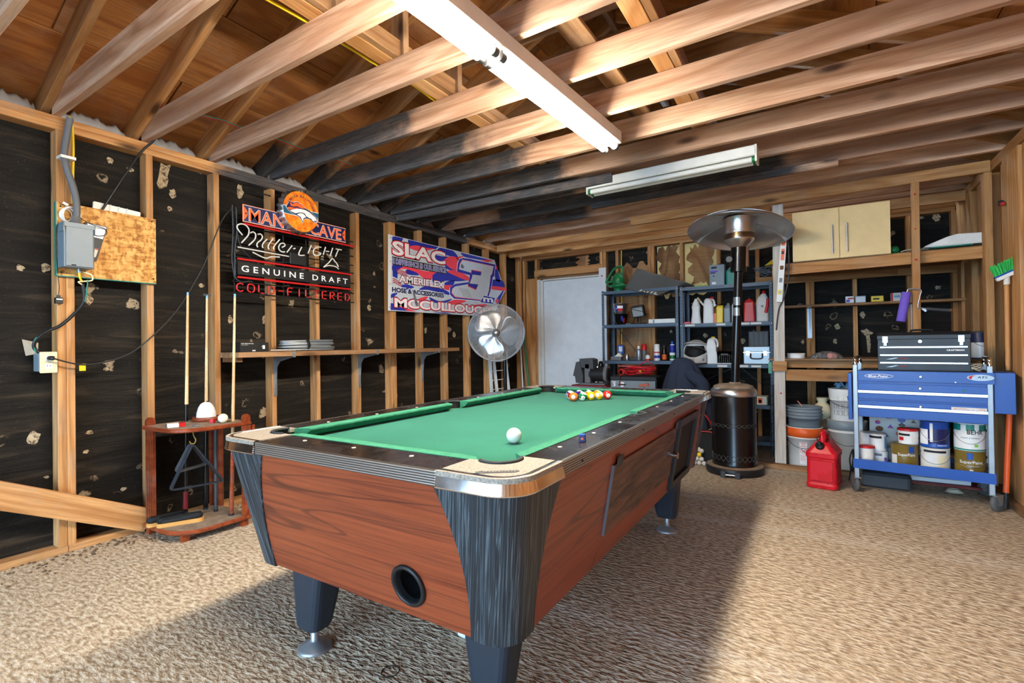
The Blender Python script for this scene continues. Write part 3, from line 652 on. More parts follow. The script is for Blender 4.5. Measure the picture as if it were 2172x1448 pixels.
# --- disconnect box with its flexible conduit
eb = thing('breaker_box', 'grey metal breaker box mounted at the left edge of the chipboard panel', 'electrical box', (.0225, 1.05, 1.58))
m = MB(); m.box(.0235, .118, .985, 1.117, 1.582, 1.822, .003); m.build('box_body', 'grey_box', eb, True)
m = MB(); m.box(.118, .124, .992, 1.112, 1.586, 1.806, .004); cv = m.build('cover', 'grey_box', eb, True)
m = MB(); m.box(.122, .127, .983, 1.119, 1.800, 1.824); m.box(.06, .127, .981, .985, 1.775, 1.824); m.box(.06, .127, 1.117, 1.121, 1.775, 1.824); m.build('rain_lip', 'grey_box', eb, True)
m = MB(); m.box(.1235, .1255, 1.015, 1.035, 1.590, 1.596); m.build('latch_slot', 'black_matte', cv, True)
m = MB(); m.tube(smooth([(.07,1.052,1.83),(.068,1.056,1.93),(.06,1.045,2.03),(.05,1.021,2.127),(.042,1.012,2.217),(.045,1.024,2.33),(.05,1.035,2.42)], 6), .0165, 12); m.build('conduit', 'grey_plastic', eb, True)
m = MB(); m.lathe([(.026,1.822),(.026,1.834),(.021,1.836),(.021,1.868),(.018,1.872)], 14, (.07, 1.052, 0)); m.build('conduit_nut', 'galv', eb, True)
m = MB(); m.box(.0, .0645, .99, 1.056, 2.188, 2.203); m.build('conduit_strap', 'white', eb, True)
m = MB(); m.cyl((.06,1.068,1.582), (.06,1.068,1.560), .010, 12); m.build('bottom_nipple', 'galv', eb, True)
cable('lead', [(.06,1.066,1.565),(.062,1.07,1.53),(.05,1.085,1.512)], .0055, 'yellow', eb)
cable('lead', [(.055,1.075,1.57),(.065,1.118,1.555),(.06,1.125,1.525),(.06,1.09,1.515),(.065,1.062,1.508),(.05,1.085,1.495)], .004, 'cream', eb)
# --- tilted grey device between box and panel
tv = thing('control_unit', 'flat grey control unit tilted behind the breaker box, with a small white sticker', 'device', (.0235, 1.15, 1.64), rot=None)
m = MB(LW(1.15, 1.75, .024)); m.prism([(-.05,.105),(.053,.096),(.002,-.108),(-.04,-.10)], 0, .022); m.build('case', 'grey_dark', tv, True, bevel=.003)
m = MB(LW(1.15, 1.75, .046)); m.prism([(-.04,.10),(.048,.092),(.030,.02),(-.04,.03)], 0, .0015); m.build('silver_face', 'galv', tv, True)
m = MB(LW(1.15, 1.75, .046)); m.prism([(-.008,-.038),(.010,-.040),(-.004,-.09),(-.012,-.09)], 0, .0012); st = m.build('sticker', 'paper', tv, True)
m = MB(LW(1.15, 1.75, .0473)); m.prism([(-.007,-.039),(.009,-.041),(.008,-.047),(-.007,-.045)], 0, .0006); m.build('sticker_band', 'ink_red', tv, True)
# --- white strip behind the panel with a cable wound round it
wt = thing('cable_winder', 'white plastic strip wound with white cable sticking out above the chipboard panel', 'cable winder', (-.02, 1.27, 1.93))
m = MB(LW(1.272, 1.965, -.022, R(-3.5))); m.prism(rrect(-.118,.118,-.042,.024,.006), 0, .014); m.build('strip', 'white', wt, True)
for k in range(3):
    m = MB(LW(1.272, 1.965, -.022, R(-3.5))); x = -.045+.042*k; m.tube([(x,-.043,.0),(x,-.043,.017),(x+.008,.025,.017),(x+.008,.025,-.003),(x,-.043,-.003)], .003, 6, True); m.build('cable_turn', 'white', wt, True)
cl = thing('cable_coil', 'small coil of thin white cable with its plug above the breaker box', 'cable', (.03, 1.03, 1.85))
for k in range(5):
    m = MB(); rr = .030+.003*k; c = (.034+.003*k, 1.018+.006*k, 1.878+.004*(k%2)); m.tube([(c[0]+.006*math.sin(a), c[1]+rr*math.cos(a)*.9, c[2]+rr*math.sin(a)*(1.1)) for a in [2*PI*j/20 for j in range(20)]], .0028, 6, True); m.build('turn', 'white', cl, True)
m = MB(); m.bar((.04,1.005,1.944), (.045,1.025,1.932), .008, .012); m.build('plug', 'white', cl, True)
cable('thin_lead', [(.04,1.06,1.90),(.09,1.08,1.852),(.075,1.13,1.838),(.055,1.19,1.83),(.05,1.195,1.80),(.05,1.16,1.785),(.05,1.125,1.79)], .0022, 'black_plastic', None, 6, 'thin black wire looping over the tilted grey control unit', 'wire')
# --- phone charger hanging left of the box
pc_ = thing('phone_charger', 'small black phone charger dangling on a thin wire below the breaker box', 'charger', (.01, .99, 1.385))
m = MB(); m.box(.004,.030,.974,1.006,1.385,1.418,.003); m.build('charger_body', 'black_plastic', pc_, True)
m = MB(); m.box(.0302,.031,.977,1.003,1.405,1.412); m.build('label_print', 'paper', pc_, True)
m = MB(); m.box(.010,.022,.983,.997,1.418,1.432); m.build('usb_plug', 'grey_dark', pc_, True)
cable('wire', [(.016,.99,1.432),(.018,.993,1.48),(.020,.988,1.535),(.028,.980,1.65),(.03,.979,1.78),(.05,.982,1.828)], .0018, 'black_plastic', pc_)
# --- outlet
ol = thing('wall_outlet', 'cream duplex outlet plate beside the doubled stud with a black plug in it', 'outlet', (.0, .945, 1.0))
m = MB(); m.box(-.06,.018,.905,.965,1.015,1.112); m.build('back_box', 'grey_box', ol, True)
m = MB(LW(.945,1.063,.018)); m.prism(rrect(-.036,.036,-.057,.057,.005), 0, .006); m.build('cover_plate', 'cream', ol, True)
for dz in (.021,-.021):
    m = MB(LW(.945,1.063+dz,.024)); m.prism(rrect(-.015,.015,-.0145,.0145,.006), 0, .002); so = m.build('receptacle', 'white', ol, True)
    if dz < 0:
        for a in (-.006,.006): 
            m = MB(LW(.945+a,1.066+dz,.026)); m.box(-.001,.001,-.004,.004,0,.0006); m.build('slot', 'ink', so, True)
m = MB(); m.tube([(.025,.948,1.086),(.05,.948,1.086),(.056,.958,1.084)], .012, 10); m.build('plug', 'black_plastic', ol, True)
m = MB(); m.add([(-.085,.865,1.19),(-.08,.93,1.17),(-.07,.925,1.11),(-.085,.88,1.10),(-.07,.90,1.15)], [(0,1,4),(1,2,4),(2,3,4),(3,0,4)]); m.build('torn_paper', 'rope', ol, True, thick=.004)
cb = cable('outlet_cable', [(.05,1.085,1.50),(.045,1.093,1.405),(.03,1.055,1.334),(.028,.994,1.264),(.02,.939,1.230),(.005,.898,1.181),(-.002,.894,1.143),(.0,.915,1.112)], .0085, 'black_plastic', None, 10, 'thick black cable sagging from the breaker box to the wall outlet')
cable('ground_wire', [(.062,1.105,1.525),(.057,1.100,1.45),(.052,1.094,1.40)], .0032, 'teal', cb); cable('ground_wire', [(.012,.90,1.20),(.004,.889,1.165),(.004,.899,1.115)], .003, 'teal', cb)
sc = cable('power_cord', [(.055,.955,1.084),(.05,1.066,1.047),(.04,1.172,1.052),(.035,1.311,1.102),(.03,1.451,1.226),(.03,1.579,1.385),(.03,1.680,1.565),(.035,1.756,1.733),(.045,1.853,2.011),(.06,1.925,2.125)], .0042, 'black_plastic', None, 8, 'long black cord hanging from the neon beer sign down to the wall outlet')
m = MB(LW(1.083,1.030,.046)); m.prism([(-.015,.020),(.014,.020),(.014,-.020),(-.015,-.020)], 0, .001); m.build('yellow_tag', 'yellow', sc, True)
cc_ = cable('ceiling_cord', [(.004,1.19,1.945),(.025,1.264,2.113),(.03,1.379,2.344),(.07,1.440,2.44),(.16,1.462,2.57)], .0065, 'black_plastic', None, 8, 'straight black cord running from the chipboard panel up to the joists', sm=4)
cable('red_core', [(.155,1.462,2.565),(.20,1.42,2.59),(.26,1.41,2.60)], .003, 'red', cc_)
# --- loose timber brace across the bottom of the studs
br = beam('timber_brace', (.024, .62, .460), (.024, 1.405, .068), .038, .135, 'pine', None, up=(0,.45,1)); tag(br, 'wide board leaning slantwise across the foot of the studs', 'board')
# --- neon beer sign
ns = thing('neon_sign', 'unlit neon beer sign with white script, a black GENUINE DRAFT panel and red tubes', 'neon sign', (.05, 2.42, 1.50))
fm = [((1.935,1.50),(1.935,2.10)),((2.315,1.50),(2.315,2.34)),((2.515,1.50),(2.515,2.40)),((2.95,1.55),(2.95,2.08))]
for (y0,z0),(y1,z1) in fm:
    m = MB(); m.cyl((.055,y0,z0), (.055,y1,z1), .0055, 6); m.build('frame_bar', 'black_matte', ns, True)
for z in (1.52, 1.60, 1.69, 1.78, 1.85, 1.93, 2.00, 2.06):
    m = MB(); m.cyl((.066,1.915,z), (.066,2.985,z), .0055, 6); m.build('frame_bar', 'black_matte', ns, True)
for (y, z) in ((2.19,2.30),(2.53,2.25),(2.96,1.62),(2.96,2.02)):
    m = MB(); m.cyl((.0,y-.06,z), (.0,y+.06,z-.002), .005, 6); m.build('hanger', 'black_matte', ns, True)
m = MB(LW(2.428,1.694,.095)); m.box(-.494,.494,-.046,.046,0,.006); gp = m.build('panel', 'black_matte', ns, True)
text('GENUINE DRAFT', LW(2.425,1.694,.101), .93, .046, 'ink_white', gp, off=.012, spacing=1.6)
NX_ = .115
def neon(pts, mat, r=.0055, sm=6, nm='neon_tube'):
    m = MB(); m.tube(smooth([(NX_, y, z) for y, z in pts], sm) if sm else [(NX_, y, z) for y, z in pts], r, 8); m.build(nm, mat, ns, True)
for z in (1.757, 1.627): neon([(1.925,z),(2.91,z)], 'red', .008, 0)
neon([(1.975,2.012),(2.955,2.008)], 'red', .008, 0)
for st in ([(1.962,1.929),(1.930,1.963),(1.926,1.989),(1.952,2.006),(1.984,2.004),(2.008,1.980),(2.005,1.939),(1.979,1.902),(1.955,1.873)],
  [(2.019,1.954),(2.041,1.965),(2.058,1.952),(2.055,1.92),(2.031,1.888),(2.006,1.863)],
  [(2.075,1.955),(2.097,1.96),(2.11,1.944),(2.1,1.919),(2.075,1.895),(2.067,1.875),(2.074,1.86)],
  [(2.145,1.931),(2.117,1.898),(2.109,1.872),(2.116,1.862)], [(2.194,1.945),(2.16,1.895),(2.154,1.87),(2.162,1.857)], [(2.247,1.947),(2.204,1.893),(2.196,1.872),(2.201,1.863)],
  [(2.265,1.89),(2.289,1.907),(2.281,1.923),(2.254,1.916),(2.238,1.888),(2.246,1.865),(2.267,1.856),(2.289,1.859)], [(2.305,1.857),(2.35,1.917)], [(2.361,1.894),(2.378,1.901)],
  [(2.435,1.92),(2.408,1.865),(2.42,1.851),(2.458,1.859)], [(2.521,1.948),(2.49,1.877)], [(2.613,1.947),(2.576,1.941),(2.545,1.917),(2.541,1.885),(2.562,1.87),(2.6,1.883),(2.609,1.898),(2.587,1.897)],
  [(2.657,1.956),(2.634,1.888)], [(2.728,1.96),(2.701,1.887)], [(2.66,1.922),(2.689,1.924)], [(2.761,1.957),(2.819,1.958)], [(2.785,1.952),(2.754,1.889)],
  [(1.929,1.838),(2.321,1.829)], [(2.035,1.818),(2.128,1.789),(2.179,1.806),(2.245,1.813)], [(2.636,1.786),(2.688,1.831),(2.724,1.869),(2.753,1.845),(2.766,1.836),(2.783,1.808)], [(2.636,1.786),(2.687,1.806),(2.753,1.806),(2.786,1.789)]):
    neon(st, 'white_matte', .005)
GL = {'C':[[(.9,.85),(.5,1),(.05,.75),(0,.5),(.05,.2),(.5,0),(.9,.15)]],'O':[[(.45,0),(.05,.2),(0,.5),(.1,.9),(.5,1),(.9,.85),(1,.5),(.9,.15),(.6,0)]],'L':[[(.1,1),(.1,.1)],[(.35,0),(.9,0)]],
 'D':[[(.1,1),(.1,0)],[(.35,1),(.85,.8),(.95,.5),(.8,.12),(.4,0)]],'-':[[(.1,.5),(.9,.5)]],'F':[[(.1,0),(.1,.9),(.9,1)],[(.1,.5),(.7,.5)]],'I':[[(.5,1),(.5,0)]],'T':[[(0,1),(1,1)],[(.5,.85),(.5,0)]],
 'E':[[(.9,1),(.3,1)],[(.1,1),(.1,0)],[(.35,.5),(.8,.5)],[(.3,0),(.9,0)]],'R':[[(.1,0),(.1,1)],[(.3,1),(.8,.95),(.85,.65),(.35,.5)],[(.4,.45),(.9,0)]]}
for k, ch in enumerate('COLD-FILTERED'):
    y0 = 1.918+.0775*k
    for st in GL[ch]: neon([(y0+.05*a, 1.527+.058*b) for a, b in st], 'red', .0052, 5, 'neon_letter')
for (y,z) in ((1.99,1.60),(2.12,1.515),(2.30,1.60),(2.50,1.515),(2.75,1.60)):
    m = MB(); m.tube([(.10,y-.03,z-.008),(.10,y+.03,z+.008)], .008, 8); m.build('tube_sleeve', 'black_plastic', ns, True)
m = MB(); m.box(.075,.11,2.335,2.475,1.775,1.865,.004); m.build('transformer', 'black_plastic', ns, True)
cable('sign_lead', [(.10,1.90,2.13),(.09,1.908,1.95),(.09,1.90,1.75),(.09,1.915,1.63)], .004, 'leg_black', ns); cable('sign_lead', [(.10,1.925,2.12),(.10,1.93,1.95),(.10,1.915,1.80),(.10,1.918,1.64)], .004, 'leg_black', ns)
cable('sign_lead', [(.10,1.93,2.11),(.10,1.94,1.90),(.10,2.0,1.80),(.10,2.1,1.765),(.10,2.35,1.79),(.10,2.42,1.80),(.105,2.415,1.86)], .003, 'leg_black', ns)
cable('sign_lead', [(.10,1.917,1.75),(.10,1.912,1.64),(.10,1.95,1.60),(.10,2.04,1.607)], .005, 'leg_black', ns)
# --- MAN CAVE sign and bottle cap sign
mc = thing('street_sign', 'dark blue metal sign reading MAN CAVE in orange behind a bottle cap sign', 'sign', (.125, 2.406, 2.022))
pl = lambda d, y1=1.0: [(-.449+d,.0625-d),(.449-d,.0625-d)]+[(.449-d-.012*math.sin(PI*k/8), .0625-d-(.125-2*d)*k/8) for k in range(1,8)]+[(.449-d,-.0625+d),(-.449+d,-.0625+d)]
m = MB(LW(2.406,2.085,.125)); m.prism(pl(0), 0, .003); m.build('red_border', 'ink_orange', mc, True)
m = MB(LW(2.406,2.085,.128)); m.prism(pl(.003), 0, .0006); m.build('white_line', 'ink_white', mc, True)
m = MB(LW(2.406,2.085,.1286)); m.prism(pl(.0055), 0, .0006); m.build('blue_field', 'ink_navy', mc, True)
for s in (-1,1):
    m = MB(LW(2.406+s*.428,2.085,.1292)); m.prism([(s*(.014-.030*math.sin(PI*k/10)), .05-.1*k/10) for k in range(11)], 0, .0006); oo = m.build('end_half_moon', 'ink_orange', mc, True)
    m = MB(LW(2.406+s*.425,2.085,.1298)); m.prism(rrect(-.006,.006,-.006,.006,.002), 0, .0008); m.build('nail_hole', 'ink', oo, True)
for wd, y, w_ in (('MAN',2.136,.265),('CAVE',2.653,.30)):
    text(wd, LW(y,2.082,.1293), w_+.006, .096, 'ink_white', mc, off=.022); text(wd, LW(y,2.082,.1299), w_, .090, 'ink_orange', mc, off=.006)
bc = thing('bottle_cap_sign', 'round orange bottle cap sign with a white horse head and DENVER BRONCOS lettering', 'sign', (.13, 2.383, 2.022))
CY_, CZ_ = 2.383, 2.177
m = MB(LW(CY_, CZ_, 0)); n = 168
def capring(r, x, wv): return [((r+wv*math.cos(21*2*PI*k/n))*math.cos(2*PI*k/n), (r+wv*math.cos(21*2*PI*k/n))*math.sin(2*PI*k/n), x) for k in range(n)]
m.loft([capring(.166,.132,.007), capring(.166,.136,.007), capring(.160,.165,.004), capring(.156,.182,0), capring(.150,.188,0)], True, True, True); m.build('crimped_rim', 'steel', bc, True)
t = NT('cap_orange'); co = t.coord((1,1,1), False); n1 = t.noise(co, 26, 4, .6); t.out(t.ramp(n1, [(.30, c8(196,72,14)), (.48, c8(240,122,22)), (.66, c8(250,164,40))]), .35)
m = MB(LW(CY_, CZ_, .1882)); m.prism([(.1535*math.cos(2*PI*k/60), .1535*math.sin(2*PI*k/60)) for k in range(60)], 0, .0008); m.build('orange_face', 'cap_orange', bc, True)
def capband(z0, z1, mat, x, nm):
    P = [(math.sqrt(.1530**2-z*z), z) for z in [z0+(z1-z0)*k/6 for k in range(7)]]; m = MB(LW(CY_, CZ_, x)); m.prism(P+[(-a, b) for a, b in P[::-1]], 0, .0005); m.build(nm, mat, bc, True)
plain('cap_teal', c8(26,84,110), .35)
capband(-.042, .022, 'ink_white', .189, 'white_lines'); capband(-.038, .018, 'cap_teal', .1895, 'teal_band')
H = dict(outline=[(-.13,.01),(-.101,.059),(-.075,.054),(-.035,.069),(.001,.057),(.03,.034),(.073,.022),(.141,-.022),(.134,-.054),(.106,-.063),(.078,-.044),(.045,-.043),(.02,-.053),(.008,-.085),(-.012,-.05),(-.036,-.039),(-.076,-.029),(-.11,-.011)],
 mane=[(-.098,.054),(-.093,.027),(-.07,.024),(-.035,.034),(-.006,.026),(.027,.028),(.016,.044),(-.011,.059),(-.04,.063),(-.064,.052),(-.075,.040)], mane2=[(-.121,.007),(-.099,.015),(-.088,.016),(-.062,.015),(-.03,.024),(-.017,.026),(-.05,.012),(-.076,.003),(-.096,-.008),(-.113,-.004)],
 head=[(-.099,-.014),(-.076,.0),(-.041,.014),(-.006,.020),(.033,.020),(.067,.012),(.094,-.003),(.125,-.02),(.134,-.035),(.128,-.048),(.109,-.055),(.097,-.051),(.084,-.037),(.06,-.034),(.039,-.025),(.03,-.009),(.012,-.005),(-.018,-.01),(-.053,-.024)],
 neck=[(-.042,-.030),(-.012,-.014),(.012,-.012),(.026,-.019),(.040,-.036),(.017,-.046),(.008,-.077),(-.006,-.043),(-.018,-.039)], muzzle=[(.108,-.045),(.118,-.043),(.126,-.046),(.118,-.051)], eye=[(.062,.0),(.076,-.006),(.064,-.004)])
for k, (nm, mat) in enumerate((('outline','ink_white'),('mane','ink_orange'),('mane2','ink_orange'),('head','ink_white'),('neck','ink_white'),('muzzle','ink_grey'),('eye','ink_navy'))):
    if nm == 'outline':
        m = MB(LW(CY_,CZ_,.1901)); m.prism([(x*1.03,y*1.05) for x, y in H[nm]], 0, .0004); m.build('horse_edge', 'ink_white', bc, True)
        m = MB(LW(CY_,CZ_,.1905)); m.prism(H[nm], 0, .0004); m.build('horse_outline', 'ink_navy', bc, True)
    else:
        m = MB(LW(CY_,CZ_,.1910+.0004*(k//5))); m.prism(H[nm], 0, .0004); m.build('horse_'+nm.replace('2',''), mat, bc, True)
arc = lambda x, y, z: ((.118+y)*math.sin(x/.118), (.118+y)*math.cos(x/.118), z)
text('DENVER BRONCOS', LW(CY_,CZ_,.190), .325, .021, 'ink_navy', bc, off=.01, warp=arc, spacing=1.15)
m = MB(LW(CY_+.01,CZ_+.165,.17)); m.tube([(.012*math.cos(a), .012*math.sin(a), 0) for a in [2*PI*j/12 for j in range(12)]], .002, 6, True); m.build('hang_ring', 'steel', bc, True)
# --- plank shelf on brackets
ws = thing('wall_shelf', 'rough plank shelf on three metal brackets along the left wall', 'shelf', (.0, 3.06, .755))
beam('plank', (.12, 1.857, 1.079), (.12, 4.278, 1.084), .238, .036, 'old_pine', ws).matrix_parent_inverse = ws.matrix_basis.inverted()
for y in (2.268, 3.093, 3.938):
    m = MB(); m.box(.0,.006,y-.008,y+.016,.752,1.058); m.box(.006,.236,y-.008,y+.016,1.054,1.061); m.box(.226,.243,y-.008,y+.016,1.054,1.098)
    m.X = Matrix.Translation((0,y+.004,0)) @ Matrix(((1,0,0,0),(0,0,-1,0),(0,1,0,0),(0,0,0,1))); m.prism([(.006,.76),(.006,1.054),(.225,1.054),(.06,1.02),(.028,.98)], -.003, .003); m.build('bracket', 'galv', ws, True)
m = MB(); m.box(.02,.20,1.866,1.905,1.03,1.06); m.build('end_cleat', 'brown', ws, True)
gb = thing('card_game_box', 'small black card game box standing on the left end of the plank shelf', 'box', (.13, 2.0, 1.098))
m = MB(); m.box(.09,.205,1.888,2.005,1.0985,1.168,.002); m.build('box', 'ink', gb, True)
m = MB(); m.box(.09,.198,2.0055,2.098,1.0985,1.166,.002); m.build('box_half', 'ink', gb, True)
text('Cards Against Humanity', LW(1.938,1.157,.205), .088, .010, 'ink_white', gb, off=.01); text('A party game', LW(1.920,1.147,.205), .05, .005, 'ink_white', gb)
for k in range(3):
    m = MB(LW(1.976+.008*k,1.108,.2052)); m.box(-.003,.003,-.004,.004,0,.0004); m.build('print_square', 'ink_white', gb, True)
for k, (a, c) in enumerate(((18,'ink_grey'),(0,'ink_white'))):
    m = MB(LW(2.055+.006*k,1.132,.1985+.0005*k, R(a))); m.prism(rrect(-.008,.008,-.013,.013,.002), 0, .0004); m.build('card_print', c, gb, True)
hc = thing('conduit_coil', 'coil of silver flexible metal conduit tied with black tape on the plank shelf', 'conduit', (.13, 2.46, 1.10))
rnd = random.Random(5)
for k in range(6):
    rr = rnd.uniform(.205,.24); rx = rnd.uniform(.085,.10); z = 1.109+.0125*k; ph = rnd.uniform(0,6)
    m = MB(); m.tube([(.135+rx*math.sin(a), 2.462+rr*math.cos(a), z+.004*(k>0)*(1+math.sin(a+ph))) for a in [2*PI*j/40 for j in range(40)]], .0086, 8, True); m.build('turn', 'galv', hc, True)
m = MB(); m.tube([(.228,2.40,1.102),(.246,2.40,1.14),(.228,2.40,1.185),(.20,2.40,1.14)], .006, 6, True, flat=2.2); m.build('tape', 'black_matte', hc, True)
cable('loose_end', [(.22,2.30,1.106),(.20,2.22,1.107),(.17,2.13,1.107)], .0075, 'steel', hc)
# --- racing banner
bn = thing('race_banner', 'red, white and blue racing banner with a big white 3 pinned to the studs', 'banner', (.02, 4.5, 1.474))
BL = lambda k: LW(0, 0, .022+.0007*k)
def bpoly(P, mat, k, nm): m = MB(BL(k)); m.prism(P, 0, .0006); return m.build(nm, mat, bn, True)
bpoly([(3.451,2.222),(5.319,2.231),(5.571,1.853),(5.38,1.648),(5.30,1.49),(3.439,1.474)], 'ink_grey_light' if 'ink_grey_light' in MAT else 'foam_white', -2, 'cloth')
blue = [[(3.502,2.202),(3.623,2.221),(3.664,2.223),(3.639,2.191),(3.589,2.177),(3.502,2.185)],[(3.749,2.219),(3.943,2.226),(4.19,2.222),(4.16,2.192),(3.998,2.178),(3.852,2.179),(3.739,2.155),(3.731,2.183)],[(4.24,2.198),(4.436,2.202),(4.555,2.165),(4.577,2.134),(4.435,2.155),(4.229,2.157),(4.19,2.177)],
 [(4.159,2.114),(4.279,2.118),(4.435,2.128),(4.329,2.099),(4.188,2.079)],[(4.338,2.028),(4.53,2.018),(4.518,1.996),(4.338,2.001)],[(4.623,2.217),(4.893,2.215),(5.319,2.223),(5.016,2.196),(4.941,2.193),(4.679,2.19)],[(3.505,1.919),(3.577,1.938),(3.659,1.928),(3.544,1.884),(3.504,1.89)],[(3.7,1.897),(3.812,1.898),(3.882,1.876),(3.708,1.871)],
 [(4.106,1.902),(4.225,1.941),(4.431,1.939),(4.743,1.911),(4.538,1.883),(4.325,1.874),(4.124,1.846)],[(3.88,1.722),(4.027,1.754),(4.322,1.741),(4.394,1.714),(4.22,1.719),(4.026,1.728)],[(4.314,1.833),(4.472,1.856),(4.45,1.82),(4.323,1.804)],[(3.622,1.734),(3.706,1.745),(3.809,1.734),(3.672,1.712)],[(4.044,1.641),(4.218,1.622),(4.425,1.646),(4.319,1.616),(4.119,1.609)],
 [(3.471,1.527),(3.586,1.52),(3.701,1.494),(3.804,1.475),(3.47,1.481)],[(4.098,1.483),(4.317,1.49),(4.475,1.477),(4.316,1.474)],[(3.484,1.635),(3.588,1.655),(3.532,1.627),(3.484,1.614)],[(5.258,1.95),(5.494,1.959),(5.536,1.909),(5.27,1.899)],[(5.358,2.137),(5.412,2.067),(5.453,2.009),(5.341,2.012),(5.316,2.109)],[(5.334,1.729),(5.461,1.793),(5.549,1.831),(5.489,1.78),(5.389,1.71)]]
red_ = [[(3.739,2.148),(3.852,2.173),(3.998,2.172),(4.131,2.18),(3.942,2.138),(3.816,2.131)],[(4.298,2.082),(4.435,2.134),(4.576,2.12),(4.553,2.076),(4.519,2.017),(4.38,2.033)],[(4.522,2.147),(4.656,2.173),(4.61,2.125)],[(4.991,2.178),(5.119,2.203),(5.312,2.219),(5.144,2.184)],[(3.601,1.902),(3.692,1.932),(3.813,1.929),(3.993,1.92),(4.205,1.939),(4.106,1.902),(4.086,1.861),(3.955,1.859),(3.847,1.896),(3.7,1.909)],
 [(4.347,1.962),(4.529,1.984),(4.755,1.948),(4.743,1.911),(4.539,1.931)],[(4.303,1.799),(4.46,1.807),(4.427,1.77),(4.312,1.764)],[(3.878,1.623),(4.025,1.653),(3.968,1.614),(3.895,1.603)],[(4.35,1.614),(4.489,1.647),(4.702,1.648),(4.532,1.609),(4.371,1.599)],[(3.586,1.52),(3.736,1.504),(3.857,1.48),(3.769,1.473),(3.685,1.493)],[(4.736,1.601),(5.092,1.634),(5.117,1.61),(4.878,1.588)],
 [(5.229,1.88),(5.55,1.886),(5.564,1.856),(5.228,1.849)],[(5.324,2.163),(5.365,2.153),(5.378,2.124),(5.317,2.132)],[(5.333,1.706),(5.403,1.723),(5.381,1.683),(5.339,1.68)]]
plain('banner_blue', c8(38,44,160), .6); plain('banner_red', c8(240,66,84), .6)
cv_ = lambda P: [(y, z) for _, y, z in smooth([(0, y, z) for y, z in P], 5, True)]
def fat(P, k):
    c = sum(z for _, z in P)/len(P); return [(y, min(2.218, max(1.484, c+(z-c)*k))) for y, z in P]
for P in blue: bpoly(fat(cv_(P), 1.7), 'banner_blue', -1, 'blue_swoosh')
for P in red_: bpoly(fat(cv_(P), 1.3), 'banner_red', 0, 'red_swoosh')
bpoly([(3.451,2.222),(3.506,2.222),(3.470,1.475),(3.439,1.474)], 'white', 1, 'hem')
for y, z in ((3.485,2.195),(3.478,1.96),(3.467,1.74),(3.458,1.51)): m = MB(LW(y,z,.0237)); m.lathe([(.008,0),(.005,.001)], 10); m.build('grommet', 'steel', bn, True)
def btext(s, y0, y1, z0, z1, mat, k, off, grow=0, shear=0): text(s, BL(k) @ Matrix.Translation(((y0+y1)/2,(z0+z1)/2,0)), y1-y0+grow, z1-z0+grow, mat, bn, off=off, shear=shear)
btext('SLAC', 3.505, 4.318, 2.035, 2.172, 'ink', 1, .075, .034); btext('SLAC', 3.505, 4.318, 2.035, 2.172, 'banner_red', 2, .055, .018); btext('SLAC', 3.505, 4.318, 2.035, 2.172, 'ink_white', 3, .028)
bpoly([(3.500,2.012),(4.338,2.008),(4.336,1.931),(3.500,1.933)], 'ink', 1, 'black_strip'); btext('E DIFFERENCE IS OUR SERVICE', 3.505, 4.325, 1.944, 1.998, 'ink_white', 2, .06, .006); btext('E DIFFERENCE IS OUR SERVICE', 3.505, 4.325, 1.944, 1.998, 'banner_blue', 3, .018)
# flag with stripes
bpoly([(3.506,1.885),(3.575,1.87),(3.57,1.80),(3.506,1.815)], 'ink_blue', 1, 'flag_canton')
for k in range(4):
    z = 1.892-.014*k; P = [(3.56+.14*u, z+.007*math.sin(u*6)) for u in [j/8 for j in range(9)]]; bpoly(P+[(y, q-.008) for y, q in P[::-1]], 'ink_red', 1, 'flag_stripe')
for k in range(3):
    z = 1.795-.018*k; P = [(3.506+.12*u, z-.02*u+.006*math.sin(u*6)) for u in [j/8 for j in range(9)]]; bpoly(P+[(y, q-.009) for y, q in P[::-1]], 'ink_red', 1, 'flag_stripe')
btext('AMERIFLEX', 3.59, 4.29, 1.768, 1.838, 'ink_navy', 2, .07, .02); btext('AMERIFLEX', 3.59, 4.29, 1.768, 1.838, 'ink_red', 3, .048, .01); btext('AMERIFLEX', 3.59, 4.29, 1.768, 1.838, 'ink_white', 4, .024)
btext('HOSE & ACCESSORIES', 3.492, 4.288, 1.660, 1.712, 'ink_white', 1, .075, .014); btext('HOSE & ACCESSORIES', 3.492, 4.288, 1.660, 1.712, 'ink_navy', 2, .05)
btext('MCCULLOUGH', 3.525, 5.20, 1.515, 1.605, 'ink', 1, .085, .03); btext('MCCULLOUGH', 3.525, 5.20, 1.515, 1.605, 'banner_red', 2, .065, .016); btext('MCCULLOUGH', 3.525, 5.20, 1.515, 1.605, 'ink_white', 3, .032)
T3o = [(4.645,2.161),(4.772,2.169),(5.331,2.172),(5.307,2.016),(5.273,2.005),(5.214,1.818),(5.132,1.677),(4.468,1.666),(4.394,1.707),(4.396,1.788),(4.493,1.837),(4.754,1.884),(4.779,1.972),(4.529,1.984),(4.542,2.075),(4.577,2.134)]
T3i = [(4.633,2.135),(5.29,2.143),(5.246,2.032),(5.219,2.022),(5.175,1.822),(5.106,1.69),(4.49,1.688),(4.426,1.73),(4.438,1.778),(4.493,1.81),(4.765,1.864),(4.82,1.95),(4.834,2.0),(4.568,2.016),(4.587,2.08)]
bpoly([(y*1.0+(y-4.86)*.02, z+(z-1.92)*.03) for y, z in T3o], 'ink_white', 1, 'number_edge'); bpoly(T3o, 'banner_blue', 2, 'number_shadow'); bpoly([(y+(y-4.86)*.018, z+(z-1.92)*.025) for y, z in T3i], 'banner_red', 3, 'number_red_line'); bpoly(T3i, 'foam_white', 4, 'number_three')
